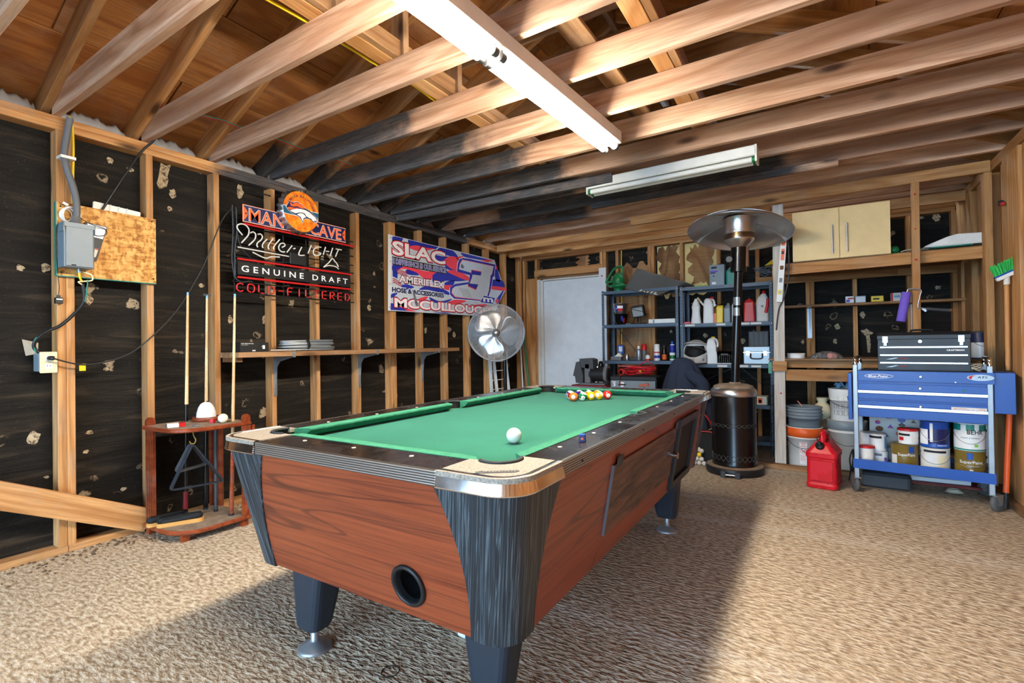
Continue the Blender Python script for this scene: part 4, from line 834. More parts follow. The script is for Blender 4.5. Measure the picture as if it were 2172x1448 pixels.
for P in ([(4.815,2.033),(5.01,2.033),(4.999,1.992),(4.80,1.982)], [(4.75,1.870),(4.94,1.875),(4.895,1.812),(4.74,1.840)]): bpoly([(y+(y-4.9)*.06,z+(z-1.93)*.1) for y, z in P], 'banner_red', 5, 'number_red_line'); bpoly(P, 'banner_blue', 6, 'number_notch')
bpoly([(5.056,1.750),(5.320,1.739),(5.268,1.650),(4.972,1.654)], 'ink_white', 5, 'letter_plate'); bpoly([(5.062,1.746),(5.312,1.735),(5.264,1.656),(4.982,1.659)], 'banner_blue', 6, 'letter_plate')
text('m', BL(7) @ Matrix.Translation((5.155,1.698,0)), .22, .055, 'ink_white', bn, off=.03)
t = NT('smudge'); nn = t.noise(t.coord((1,1,1), False), 30, 5, .7); t.out(t.ramp(nn, [(.3, c8(40,44,54)), (.7, c8(130,134,140))]), .7)
bpoly(cv_([(3.782,1.701),(3.808,1.685),(3.825,1.637),(3.859,1.56),(3.832,1.546),(3.806,1.6)]), 'smudge', 8, 'black_smear')
for k in range(6): bpoly([(4.56+.03*k,1.80),(4.566+.03*k,1.80),(4.66+.03*k,1.70),(4.655+.03*k,1.70)], 'smudge', 5, 'black_smear')
bpoly(cv_([(4.62,2.085),(4.66,2.06),(4.65,2.04),(4.61,2.035),(4.60,2.06)]), 'smudge', 5, 'small_emblem')
# --- pedestal fan
fn = thing('pedestal_fan', 'silver pedestal fan with a round wire cage standing in the left back corner', 'fan', (.33, 4.88, 0))
face = Vector((3.57-.33, -4.873, -.25)).normalized(); FX = Vector((0,0,1)).cross(face).normalized(); FY = face.cross(FX)
FM = Matrix((FX, FY, face)).transposed().to_4x4(); FM.translation = Vector((.33,4.873,1.271))
FR = .335
m = MB(FM); 
for z in (-.075, .03): m.tube([(FR*math.cos(2*PI*k/48), FR*math.sin(2*PI*k/48), z) for k in range(48)], .006, 6, True)
cg = m.build('cage_rim', 'galv', fn, True)
m = MB(FM); m.loft([[(FR*math.cos(2*PI*k/48), FR*math.sin(2*PI*k/48), z) for k in range(48)] for z in (-.05,.012)], False); m.build('cage_band', 'galv', fn, True)
m = MB(FM)
prof = lambda r: .095-.07*(r/FR)**3
for j in range(34):
    r = .05+(FR-.06)*j/33; m.tube([(r*math.cos(2*PI*k/44), r*math.sin(2*PI*k/44), prof(r)) for k in range(44)], .0015, 4, True)
tag(m.build('front_guard', 'chrome_dull', fn, True), kind='stuff')
for k in range(10):
    a = 2*PI*k/10+.15; m = MB(FM); m.tube([(r*math.cos(a), r*math.sin(a), prof(r)+.002) for r in (.045,.12,.2,.27,.31,FR)], .0022, 5); m.build('guard_spoke', 'chrome_dull', fn, True)
m = MB(FM)
for j in range(16):
    r = .06+(FR-.07)*j/15; m.tube([(r*math.cos(2*PI*k/36), r*math.sin(2*PI*k/36), -.09+.03*(r/FR)**3) for k in range(36)], .0015, 4, True)
tag(m.build('rear_guard', 'steel', fn, True), kind='stuff')
for k in range(3):
    a0 = R(90+25)+k*2*PI/3
    m = MB(FM)
    def bl(u, v):
        r = .045+.245*v; wd = R(20+36*math.sin(PI*min(1, v*.75+.12))**1.0)*(1 if v < .72 else math.sqrt(max(.02, 1-((v-.72)/.285)**2)))
        a = a0+(u-.5)*2*wd+.25*v; return (r*math.cos(a), r*math.sin(a), .0+.07*(u-.5)*(.4+v)+.003*math.cos(u*PI*4))
    m.grid(bl, 16, 14); m.build('blade', 'chrome_dull', fn, True, thick=.002)
m = MB(FM); m.lathe([(.001,.125),(.028,.122),(.034,.112),(.034,.09),(.05,.088),(.05,.07)], 20); m.build('hub', 'chrome_dull', fn, True)
m = MB(FM); m.lathe([(.075,-.20),(.08,-.19),(.08,-.10),(.03,-.07)], 18); m.build('motor', 'black_plastic', fn, True)
m = MB(); m.cyl((.36,5.02,.04), (.36,5.0,1.24), .022, 14); m.build('pole', 'black_gloss', fn, True)
m = MB(); m.lathe([(.21,0),(.21,.012),(.05,.035),(.03,.06)], 28, (.36,5.0,0)); m.build('base', 'black_plastic', fn, True)
# ladder-like rack behind the fan, poles in the corner
ld = thing('aluminum_ladder', 'narrow silver ladder leaning on the left wall behind the pedestal fan', 'ladder', (.08, 5.35, 0))
lad = [((.105,5.13,0),(.04,5.14,1.12)), ((.105,5.30,0),(.04,5.20,1.12)), ((.105,5.58,0),(.04,5.48,1.12))]
for a, b in lad:
    m = MB(); m.bar(a, b, .022, .04); m.build('rail', 'white_pole', ld, True)
for k in range(9):
    f_ = .08+.105*k; p = Vector(lad[0][0]).lerp(Vector(lad[0][1]), f_); q = Vector(lad[2][0]).lerp(Vector(lad[2][1]), f_)
    m = MB(); m.cyl(p, q, .007, 6); m.build('rung', 'white_pole', ld, True)
m = MB(); m.cyl((.26,5.84,.0), (.05,5.98,1.42), .013, 8); tag(m.build('green_pole', 'green'), 'long green pole leaning in the corner beside the white door', 'pole')
m = MB(); m.cyl((.13,5.86,0), (.02,5.95,1.12), .011, 8); tag(m.build('white_pole', 'white_pole'), 'thin white pole leaning in the corner behind the fan', 'pole')
tag(beam('leaning_board', (.19,5.92,0), (.06,5.995,1.15), .075, .03, 'old_pine', None, up=(1,-1,0)), 'weathered grey board leaning in the corner between two poles', 'board')
# --- cue rack
cr = thing('cue_rack', 'red-brown wooden floor cue rack with a curved top shelf by the left wall', 'cue rack', (.28, 1.58, 0))
fp = lambda d: [(.05+d,1.365+d),(.264,1.362+d),(.36,1.375+d),(.43-d*.6,1.42+d*.6),(.475-d,1.49),(.488-d,1.56),(.488-d,1.795-d),(.05+d,1.795-d)]
fpc = lambda d: [(x, y) for x, y, _ in smooth([(x, y, 0) for x, y in fp(d)[1:6]], 4)]
def plank_(z0, z1, nm):
    P = lambda d: [fp(d)[0]]+fpc(d)+fp(d)[6:]
    m = MB(); m.loft([[(x,y,z0) for x,y in P(.006)],[(x,y,z0+.006) for x,y in P(0)],[(x,y,z1-.006) for x,y in P(0)],[(x,y,z1) for x,y in P(.006)]], True, True, False); return m.build(nm, 'stain_red', cr, True)
for z0_, z1_, nm_ in ((.042,.068,'base_board'),(.636,.660,'top_shelf')):
    bo_ = plank_(z0_, z1_, nm_); m = MB(); m.prism([fp(.012)[0]]+fpc(.012)+fp(.012)[6:], z1_, z1_+.0004); m.build('dust_layer', 'dusty_wood', bo_, True)
for x, y in ((.40,1.44),(.45,1.76),(.08,1.40),(.08,1.76)): m = MB(); m.box(x-.02,x+.02,y-.02,y+.02,0,.042); m.build('foot', 'stain_red', cr, True)
def upright(x, y, a, w=.085):
    m = MB(Matrix.Translation((x,y,.068)) @ Matrix.Rotation(a, 4, 'Z')); h = .568
    m.box(-w/2,w/2,-.008,.008,0,h)
    for k in range(3): m.box(-w/2+.008+.026*k, -w/2+.026+.026*k, -.012, -.008, 0, h)
    return m.build('upright', 'stain_red', cr, True)
upright(.115, 1.385, R(0), .095); upright(.10, 1.775, R(20), .10); upright(.476, 1.765, R(90), .05)
for x, y, a in ((.075,1.40,R(90)),(.478,1.765,R(90))):
    m = MB(Matrix.Translation((x,y,.66)) @ Matrix.Rotation(a, 4, 'Z') @ Matrix(((1,0,0,0),(0,0,-1,0),(0,1,0,0),(0,0,0,1)))); m.prism([(-.026,0),(.026,0)]+[(.026*math.cos(PI*k/10), .022+.026*math.sin(PI*k/10)) for k in range(11)], -.008, .008); m.build('ear', 'stain_red', cr, True)
m = MB(); m.tube(smooth([(.415,1.484,.636),(.418,1.486,.61),(.428,1.492,.585),(.424,1.485,.565),(.408,1.474,.566),(.404,1.470,.58)], 6), .0035, 8); m.build('hook', 'gold', cr, True)
for x, y in ((.10,1.58),(.13,1.69),(.23,1.70),(.40,1.712),(.18,1.46)):
    m = MB(); m.tube([(x+.02*math.cos(a), y+.02*math.sin(a), .6605) for a in [2*PI*j/14 for j in range(14)]], .0022, 5, True); m.build('cue_hole_ring', 'black_matte', cr, True)
def cue(x, y, dx, dy, L_, split, butt, mat, label, ferr='white', extra=None, rb=.0145):
    t_ = thing('pool_cue', label, 'pool cue', (x, y, .0685), group='cues in the rack'); d = Vector((dx, dy, 1)).normalized(); P = lambda s: tuple(d*s)
    m = MB(); m.tube([P(0), P(split)], rb, 12, r2=.0105); m.build('butt', butt, t_)
    if split < L_:
        m = MB(); m.tube([P(split), P(L_-.02)], .0105, 12, r2=.0066); m.build('shaft', mat, t_)
        m = MB(); m.tube([P(L_-.02), P(L_)], .0067, 10); m.build('tip', ferr, t_)
    m = MB(); m.tube([P(0), P(.014)], rb+.001, 12); m.build('bumper', 'rubber', t_)
    if extra: m = MB(); m.tube([P(extra[0]), P(extra[1])], rb+.0006, 12, r2=rb-.0005); m.build('wrap', extra[2], t_)
    return t_
cue(.096,1.583,.006,.016,1.425,.70,'black_gloss','cue_maple','pale pool cue with black and red butt at the left of the rack','sky_blue',(.03,.14,'red_dark'))
cue(.127,1.692,.005,.012,1.41,.70,'black_gloss','cue_maple','pale pool cue with plain black butt in the middle of the rack','sky_blue')
cue(.398,1.712,.010,.020,1.405,.42,'stain_red','cue_maple','one-piece pool cue with red-brown butt at the front right of the rack','sky_blue')
cue(.232,1.704,-.01,.012,.62,.62,'grey_dark','cue_maple','short dark grey cue butt standing under the rack shelf',rb=.011)
bh = MB(); bh.bar((.134,1.685,1.482), (.134,1.735,1.482), .006, .012); bh.bar((.134,1.70,1.478),(.134,1.712,1.468),.006,.01); tag(bh.build('cue_bridge_head', 'grey_dark'), 'small grey bridge head on the tip of the middle cue', 'bridge head')
def triangle(name, pts, w, mat, label):
    t_ = thing(name, label, 'triangle rack', (pts[0][0], pts[0][1], pts[1][2])); P = [Vector(p) for p in pts]; c = sum(P, Vector())/3; path = []
    for i in range(3):
        a, b, d = P[i-1], P[i], P[(i+1)%3]
        for k in range(7):
            u = k/6; s = b+(a-b).normalized()*.035; e = b+(d-b).normalized()*.035; path.append(s.lerp(b, u).lerp(b.lerp(e, u), u))
    nrm = (P[1]-P[0]).cross(P[2]-P[0]).normalized(); m = MB(); rings = []
    for k in range(len(path)):
        tg = (path[(k+1)%len(path)]-path[k-1]).normalized(); ins = nrm.cross(tg).normalized()
        if (c-path[k]).dot(ins) < 0: ins = -ins
        rings.append([tuple(path[k]+nrm*w/2), tuple(path[k]+nrm*w/2+ins*.009), tuple(path[k]-nrm*w/2+ins*.009), tuple(path[k]-nrm*w/2)])
    rings.append(rings[0]); m.loft(rings, False, True, False); m.build('frame', mat, t_, True); return t_
triangle('ball_triangle', [(.408,1.480,.572),(.43,1.345,.318),(.40,1.672,.292)], .022, 'leg_black', 'dark grey plastic triangle hanging in front on the cue rack hook')
triangle('ball_triangle', [(.375,1.490,.572),(.37,1.40,.40),(.345,1.60,.41)], .026, 'grey_dark', 'smaller triangle hanging behind the front one on the cue rack hook')
def brush(x, y, a, L_, label):
    t_ = thing('table_brush', label, 'brush', (x, y, .0685), a); P = rrect(-L_/2, L_/2, -.028, .028, .026, 5)
    m = MB(); m.loft([[(px,py,z) for px,py in P] for z in (0,.022)], True, True, False); m.build('handle', 'brush_wood', t_)
    m = MB(); rnd = random.Random(int(L_*1000)); nu = 14
    m.loft([[(px*s+rnd.uniform(-.003,.003),py*s*.85+rnd.uniform(-.003,.003),z+rnd.uniform(-.002,.004)) for px,py in P] for s,z in ((.92,.022),(.97,.035),(.9,.052))], True, True, False); tag(m.build('bristles', 'black_matte', t_), kind='stuff')
brush(.19, 1.435, R(75), .20, 'black bristle brush lying at the left on the cue rack base')
brush(.275, 1.475, R(62), .24, 'longer black bristle brush lying in front on the cue rack base')
cg_ = thing('cigarette_pack', 'white and red cigarette pack lying on the cue rack shelf', 'pack', (.30,1.445,.6605), R(70))
m = MB(); m.box(-.045,.012,-.028,.028,0,.022,.002); m.build('white_part', 'white', cg_); m = MB(); m.box(.012,.045,-.0282,.0282,-.0,.0222,.002); m.build('red_lid', 'red', cg_)
ch = thing('hand_chalk_cone', 'white cone of hand chalk on a round brown wooden tray on the cue rack', 'chalk cone', (.20,1.665,.6605))
m = MB(); m.lathe([(.075,0),(.078,.004),(.078,.026),(.074,.028),(.070,.026),(.068,.008),(.001,.008)], 26); m.build('tray', 'stain_red', ch)
m = MB(); m.lathe([(.056,.009),(.056,.03),(.053,.055),(.045,.085),(.032,.108),(.018,.118),(.001,.121)], 24); m.build('chalk', 'plaster_white', ch)
m = MB(); m.lathe([(.006,.118),(.006,.125),(.002,.127)], 8, (.004,.006,0)); m.build('pin', 'black_matte', ch)
o = MB(); o.box(-.012,.012,-.012,.012,0,.024,.002); o = o.build('red_chalk_cube', 'red'); o.location = (.345,1.63,.6605); o.rotation_euler.z = .6; tag(o, 'small red chalk cube on the cue rack shelf beside the cone tray', 'chalk')
o = MB(); o.ball((0,0,0), BR, 28, 18); o = o.build('spare_cue_ball', 'ivory'); o.location = (.40,1.665,.6605+BR); tag(o, 'ivory ball resting on the cue rack shelf', 'ball')
o = MB(); o.tube([(0,0,.004),(.015,.01,.006),(.03,.005,.004),(.05,.02,.004)], .004, 6); o = o.build('foil_scrap', 'galv'); o.location = (.355,1.50,.6605); tag(o, 'crumpled bit of silver foil on the cue rack shelf', 'scrap')
# ================================================================== BACK OF THE GARAGE
# ---- timber storage frame in front of the back wall
sf = thing('storage_frame', 'built-in timber storage frame of posts, beams and shelf boards along the back right', 'storage frame', (3.95, 5.0, 0))
def fb(name, p, q, w_, h_, mat='pine', up=(0,0,1)):
    o = beam(name, p, q, w_, h_, mat, sf, up); o.matrix_parent_inverse = sf.matrix_basis.inverted(); return o
wood('painted_post', c8(150,130,108), c8(196,188,176), c8(214,210,202), soot=False, sx=.7, sy=9)
fb('post', (3.277, 4.987, .04), (3.290, 4.987, 2.335), .087, .038, 'painted_post', (0,1,0))
fb('post', (4.230, 4.930, .96), (4.238, 4.930, 2.34), .05, .038, 'pine', (0,1,0))
fb('header', (1.95, 4.985, 2.385), (XR, 4.985, 2.40), .038, .089)
fb('header', (0.02, 5.40, 2.385), (3.2, 5.40, 2.39), .038, .089); fb('header', (0.02, 5.70, 2.352), (XR, 5.70, 2.362), .038, .089)
fb('front_beam', (3.235, 4.97+.06, 1.757), (XR, 4.97+.04, 1.768), .038, .092)
fb('shelf_board', (3.3, 5.30, 1.811), (XR, 5.28, 1.819), .5, .014, 'old_pine'); fb('shelf_board', (3.3, 5.80, 1.811), (XR, 5.78, 1.818), .46, .014, 'old_pine')
fb('front_beam', (3.33, 4.985, .822), (4.62, 4.985, .822), .038, .098); fb('back_beam', (3.05, 5.99, .90), (XR, 5.99, .90), .038, .09)
fb('bench_board', (3.195, 5.14, .957), (4.64, 5.14, .957), .34, .014, 'old_pine'); fb('bench_board', (3.195, 5.49, .957), (4.64, 5.49, .957), .34, .014, 'old_pine')
fb('bench_rail', (3.34, 5.06, .915), (4.60, 5.06, .915), .038, .062); fb('end_block', (3.23, 4.955, .90), (3.34, 4.955, .90), .03, .09)
fb('sill', (3.10, 4.925, .02), (4.66, 4.925, .02), .06, .04, 'old_pine'); fb('end_post', (4.655, 4.96, .04), (4.655, 4.96, 2.34), .045, .09, 'pine', (0,1,0))
for x, y, z, r in ((3.29,4.967,.66,.008),(4.234,4.910,2.25,.008),(4.234,4.910,1.74,.009),(4.233,4.910,1.98,.006)):
    m = MB(BW(x, z, y)); m.lathe([(r,0),(r*.8,.0015)], 10); m.build('paint_dot', 'ink_red', sf, True)
m = MB(BW(3.222,.885,4.955)); m.box(-.028,.0,-.05,.05,-.02,.0); m.build('green_offcut', 'green', sf, True)
# ---- narrow shelf on the back wall studs
s2 = thing('back_shelf', 'narrow brown plank shelf on steel brackets across the felt wall behind the frame', 'shelf', (4.0, 5.95, 1.15))
beam('plank', (3.215, 5.95, 1.478), (XR+.02, 5.95, 1.472), .2, .024, 'old_pine', s2).matrix_parent_inverse = s2.matrix_basis.inverted()
for x in (3.505, 4.36):
    m = MB(); m.box(x-.02,x+.02,YB-.008,YB-.002,1.15,1.466); m.box(x-.018,x+.018,5.86,YB-.003,1.462,1.467); m.add([(x,YB-.006,1.20),(x,YB-.006,1.46),(x,5.88,1.462)], [(0,1,2)]); m.build('bracket', 'galv', s2, True)
def carton(name, label, x0, x1, y0, y1, z0, z1, mat, cat='box', prints=(), rz=0):
    t_ = thing(name, label, cat, ((x0+x1)/2, (y0+y1)/2, z0), rz); w_, d_ = x1-x0, y1-y0
    m = MB(); m.box(-w_/2,w_/2,-d_/2,d_/2,0,z1-z0,min(.004,w_*.05)); m.build('body', mat, t_)
    for (a, b, c, d, pm) in prints: m = MB(BW(0,0,-d_/2)); m.box(-w_/2+w_*a,-w_/2+w_*b,(z1-z0)*c,(z1-z0)*d,0,.0009); m.build('print', pm, t_)
    return t_
carton('screw_box', 'small white and purple box on the narrow back shelf', 3.815, 3.885, 5.90, 5.96, 1.491, 1.556, 'white', prints=((.1,.5,.1,.5,'purple'),(.3,.95,.55,.75,'ink_red')))
carton('parts_tub', 'clear plastic tub on the narrow back shelf beside the white and purple box', 3.895, 3.978, 5.89, 5.97, 1.490, 1.552, 'translucent', 'tub', ((.0,1,.86,1,'glass_grey'),))
carton('drill_bit_box', 'flat yellow box on the narrow back shelf', 4.02, 4.118, 5.88, 5.95, 1.489, 1.545, 'yellow', prints=((.15,.65,.35,.6,'ink'),))
carton('tape_box', 'red and white small box on the narrow back shelf behind the paint roller', 4.175, 4.25, 5.89, 5.95, 1.487, 1.565, 'paper', prints=((.0,.2,.0,1,'ink_red'),(.3,.9,.4,.7,'sky_blue')))
o = MB(); o.tube([(0,0,.003),(.02,.0,.016),(.05,0,.014),(.06,.01,.003),(.02,.02,.003)], .004, 6); o = o.build('metal_clip', 'steel'); o.location = (3.40,5.92,1.490); tag(o, 'small bent metal clip on the left end of the narrow back shelf', 'clip')
# ---- wall cabinet
cb_ = thing('wall_cabinet', 'pale maple two-door cabinet standing on the upper shelf of the frame', 'cabinet', (3.744, 5.16, 1.819))
m = MB(); m.box(-.345,.345,-.135,.16,.0,.432); m.build('carcass', 'cabinet_maple', cb_)
for s, x0, x1 in ((-1,-.345,-.002),(1,.002,.345)):
    m = MB(); m.box(x0,x1,-.154,-.137,.002,.430,.0015); dr = m.build('door', 'cabinet_maple', cb_)
    m = MB(); hx_ = s*.052; m.cyl((hx_,-.178,.045), (hx_,-.178,.288), .006, 10); m.cyl((hx_,-.155,.07),(hx_,-.178,.07),.004,8); m.cyl((hx_,-.155,.263),(hx_,-.178,.263),.004,8); m.build('handle', 'steel', dr)
# ---- stuff on the upper shelf
tr = thing('plastic_tray', 'large white plastic tray lying upside down on the upper shelf by the right wall', 'tray', (4.50, 5.18, 1.83), 0)
m = MB(); sec = lambda x, z0, z1, d: [(x,-.17+d,z0),(x,.2-d,z0),(x,.2-d,z1),(x,-.17+d,z1)]
m.loft([sec(-.19,.018,.03,.03), sec(-.06,.018,.082,.0), sec(0.0,.018,.097,0), sec(.17,.018,.088,0)], True, True, False); m.build('shell', 'white', tr, bevel=.006)
m = MB(); m.box(-.2,.17,-.18,.21,.010,.017); m.build('rim', 'white', tr)
o = MB(); o.box(-.16,.08,-.185,.15,0,.009,.004); o = o.build('folded_tarp', 'teal'); o.location = (4.50,5.17,1.828); tag(o, 'folded green tarp under the white plastic tray', 'tarp')
o = MB(); o.tube(smooth([(0,0,.006),(.05,.02,.02),(.1,0,.008),(.14,.03,.02),(.17,.01,.008),(.12,-.02,.012),(.06,-.02,.022)], 4), .006, 6); o = o.build('rope_tangle', 'rope'); o.location = (4.16,5.06,1.826); tag(o, 'tangle of pale rope on the upper shelf beside the cabinet', 'rope')
o = MB(); o.lathe([(.001,0),(.03,.004),(.036,.03),(.028,.055),(.001,.062)], 14); o = o.build('green_bottle_cap', 'green'); o.location = (4.12,5.10,1.827); tag(o, 'round green object on the upper shelf beside the cabinet', 'container')
# yellow funnel-like scoop and wire bundle at the frame's left end
o = MB(); o.add([(0,0,0),(.11,-.01,.012),(.115,.05,.012),(0,.06,0),(.10,0,.075),(.105,.05,.075)], [(0,1,2,3),(0,1,4),(3,2,5),(1,2,5,4),(0,4,5,3)]); o = o.build('yellow_bracket', 'yellow', thick=.004); o.location = (3.19,5.30,1.93-.12); o.location = (3.15,5.36,1.86); tag(o, 'yellow folded metal piece behind the spirit level', 'bracket')
wb_ = thing('wire_bundle', 'tangled bundle of grey wire rods sticking out beside the patio heater head', 'wire', (3.12, 5.74, 1.80)); rnd = random.Random(11)
for k in range(16):
    a = (rnd.uniform(-.12,.0), rnd.uniform(-.04,.12), rnd.uniform(.0,.10)); b = (rnd.uniform(.0,.12), rnd.uniform(-.04,.12), rnd.uniform(.0,.10)); m = MB(); m.cyl(a, b, .0028, 5); m.build('rod', 'wire_grey', wb_)
# ---- spirit level hung on the post
lv = thing('spirit_level', 'white spirit level with orange vials hanging on the painted post', 'spirit level', (3.315, 4.945, 1.47))
LM = Matrix.Translation((3.315,4.946,1.768)) @ Matrix.Rotation(R(4.6), 4, 'Y') @ BW(0,0,0)
m = MB(LM); m.prism(rrect(-.0225,.0225,-.30,.30,.003), -.012, .012); m.build('body', 'white', lv, True)
for z, h, c in ((.272,.016,'orange'),(.212,.020,'orange'),(.115,.05,'orange'),(.0,.018,'brown')):
    m = MB(LM); m.prism(rrect(-.014,.014,z-h,z+h,.008), .012, .0135); vw = m.build('vial_window', c, lv, True)
    if h > .03: m = MB(LM); m.prism(rrect(-.009,.009,z+.004,z+.03,.003), .0135, .0142); m.build('vial_bubble', 'ink', vw, True)
m = MB(LM); m.prism(rrect(-.018,.018,-.235,-.195,.004), .012, .0135); vw = m.build('end_vial_frame', 'yellow', lv, True); m = MB(LM); m.lathe([(.011,.0135),(.010,.0145)], 14, (0,-.215,0)); m.build('end_vial', 'glass_grey', vw, True)
m = MB(LM); m.prism([(-.012,-.09),(.012,-.09),(.012,-.13),(-.012,-.13)], .012, .0126); m.build('barcode_print', 'ink_grey', lv, True)
cable('loose_cable', [(3.36,4.955,2.05),(3.37,4.955,1.90),(3.362,4.955,1.66),(3.325,4.957,1.50),(3.285,4.958,1.40),(3.262,4.958,1.22)], .006, 'grey_dark', None, 8, 'dark cable hanging down the painted post behind the spirit level')
# ---- paint roller on a nail
pr_ = thing('paint_roller', 'purple paint roller hung by its wire frame on the middle post', 'paint roller', (4.17, 4.9, 1.27))
m = MB(); m.tube([(4.130,4.885,1.262),(4.168,4.885,1.488)], .031, 16); m.build('sleeve', 'purple', pr_, True)
m = MB(); m.tube(smooth([(4.170,4.885,1.485),(4.178,4.885,1.510),(4.200,4.885,1.514),(4.255,4.885,1.500),(4.248,4.885,1.45),(4.235,4.885,1.372),(4.252,4.885,1.362),(4.285,4.885,1.354)], 5), .0045, 8); m.build('wire_frame', 'steel', pr_, True)
m = MB(); m.tube([(4.285,4.885,1.354),(4.34,4.885,1.346),(4.43,4.885,1.334)], .013, 10); m.build('handle', 'grey_dark', pr_, True); m = MB(); m.cyl((4.418,4.885,1.336),(4.434,4.885,1.334),.0145,10); m.build('handle_end', 'brown', pr_, True)
m = MB(); m.bar((4.262,4.885,1.358),(4.285,4.885,1.335),.004,.016); m.build('hook_tab', 'steel', pr_, True)
# ---- things on the bench board
tp = thing('white_tin', 'round shallow white tin on the left end of the bench board', 'tin', (3.406, 5.15, .9645)); m = MB(); m.lathe([(.068,0),(.070,.003),(.070,.034),(.066,.036)], 26); m.build('tin', 'white', tp); m = MB(); m.lathe([(.072,.034),(.072,.044),(.066,.046),(.001,.046)], 26); m.build('lid', 'paper', tp)
bgm = thing('plastic_bag', 'crumpled clear plastic bag with a pink roll inside on the bench board', 'bag', (3.64, 5.14, .9645)); m = MB(); rnd = random.Random(2)
m.grid(lambda u, v: (-.13+.26*u, -.07+.14*v, .062*math.sin(PI*u)**.6*math.sin(PI*v)**.6+(.006*math.sin(u*31+v*17) if .05<u<.95 and .05<v<.95 else 0)), 20, 12); m.build('film', 'bag', bgm)
m = MB(); m.cyl((.02,-.02,.027),(.06,.02,.027),.026,14); m.build('pink_roll', 'pink', bgm); m = MB(); m.cyl((-.05,-.01,.020),(-.01,.02,.020),.019,12); m.build('dark_roll', 'grey_dark', bgm); m = MB(); m.cyl((.062,.022,.027),(.064,.024,.027),.012,10); m.build('roll_core', 'blue', bgm)

# ---- steel racks
def rack(x0, x1, y0, y1, ztop, shelves, label):
    t_ = thing('steel_rack', label, 'shelving rack', ((x0+x1)/2, (y0+y1)/2, 0)); W, D = (x1-x0)/2, (y1-y0)/2
    for sx in (-1,1):
        for sy in (-1,1):
            m = MB(); x, y = sx*W, sy*D
            m.box(x, x-sx*.030, y, y-sy*.002, 0, ztop); m.box(x, x-sx*.002, y, y-sy*.038, 0, ztop); up = m.build('upright', 'rack_blue', t_)
            if sy < 0:
                m = MB(); z = .06
                while z < ztop-.02:
                    m.box(x-sx*.012, x-sx*.018, y-.0006, y, z, z+.013); z += .038
                tag(m.build('slot_holes', 'black_matte', up), kind='stuff')
    for z in shelves:
        m = MB(); m.box(-W+.004,W-.004,-D+.003,D-.003,z-.002,z); sh = m.build('shelf', 'rack_blue', t_)
        for a in ((-W+.004,W-.004,-D+.003,-D+.005),(-W+.004,W-.004,D-.005,D-.003),(-W+.004,-W+.006,-D+.003,D-.003),(W-.006,W-.004,-D+.003,D-.003)):
            m = MB(); m.box(*a, z-.036, z-.002); m.build('shelf_lip', 'rack_blue', sh)
        for sx in (-1,1): m = MB(); m.lathe([(.005,0),(.004,.003)], 8, (sx*(W-.012),-D-.0035,z-.02), 'y'); m.build('bolt', 'white', sh)
    return t_
rk1 = rack(1.375, 2.270, 5.60, 5.95, 1.752, (1.745, 1.345, .918, .45, .10), 'blue-grey steel rack beside the white door')
rk2 = rack(2.285, 3.195, 5.60, 5.95, 1.735, (1.728, 1.327, .886, .47, .10), 'blue-grey steel rack behind the patio heater')
m = MB(); m.bar((1.45,5.957,1.31), (1.72,5.957,.96), .003, .035, (0,1,0)); m.build('brace', 'rack_blue', rk1, True)
m = MB(); m.bar((2.50,5.957,.70), (2.82,5.957,.86), .003, .04, (0,1,0)); m.build('brace', 'rack_blue', rk2, True); m = MB(); m.bar((2.82,5.96,.86), (3.05,5.96,.66), .003, .04, (0,1,0)); m.build('brace', 'rack_blue', rk2, True)
for x0, x1, z in ((2.34,2.44,1.309),(2.66,2.75,1.309),(2.90,2.98,1.309),(2.99,3.09,1.309),(2.40,2.46,.868),(2.665,2.76,.868),(2.88,2.96,.868),(2.99,3.08,.868)):
    m = MB(); m.box(x0,x1,5.5985,5.6025,z-.010,z+.010); m.build('paper_label', 'paper', rk2, True)
m = MB(); m.box(1.90,2.2,5.5985,5.6025,.42,.44); m.build('paper_label', 'paper', rk1, True)
Z1, Z2, Z3 = 1.746, 1.346, .919; Q1, Q2, Q3 = 1.729, 1.328, .887
def rings(t_, name, mat, sec, n=4):
    """stacked rounded rectangles: (half width, half depth, z, dx, corner)"""
    m = MB(); m.loft([[(x+dx, y, z) for x, y in rrect(-a, a, -b, b, min(c, a*.99, b*.99), n)] for a, b, z, dx, c in sec], True, True, False)
    return m.build(name, mat, t_)
# watering can (upside-down jug shape with a loop handle)
wc = thing('watering_can', 'dark green plastic watering jug with a loop handle on top of the left rack', 'watering can', (1.53, 5.76, Z1+.001))
m = MB(); m.lathe([(.055,0),(.055,.045),(.06,.05),(.098,.055),(.10,.07),(.096,.085),(.07,.095),(.062,.10),(.072,.12),(.075,.15),(.068,.185),(.045,.215),(.02,.232),(.001,.235)], 26); m.build('body', 'green', wc)
m = MB(); m.tube(smooth([(-.05,0,.14),(-.11,0,.13),(-.145,0,.12),(-.15,0,.14),(-.115,0,.20),(-.06,0,.275),(.0,0,.305),(.045,0,.30),(.06,0,.26),(.045,0,.20)], 5), .014, 10); m.build('handle', 'green', wc)
m = MB(); m.tube(smooth([(-.15,0,.13),(-.13,0,.09),(-.10,0,.065)], 4), .009, 8); m.build('spout', 'green', wc)
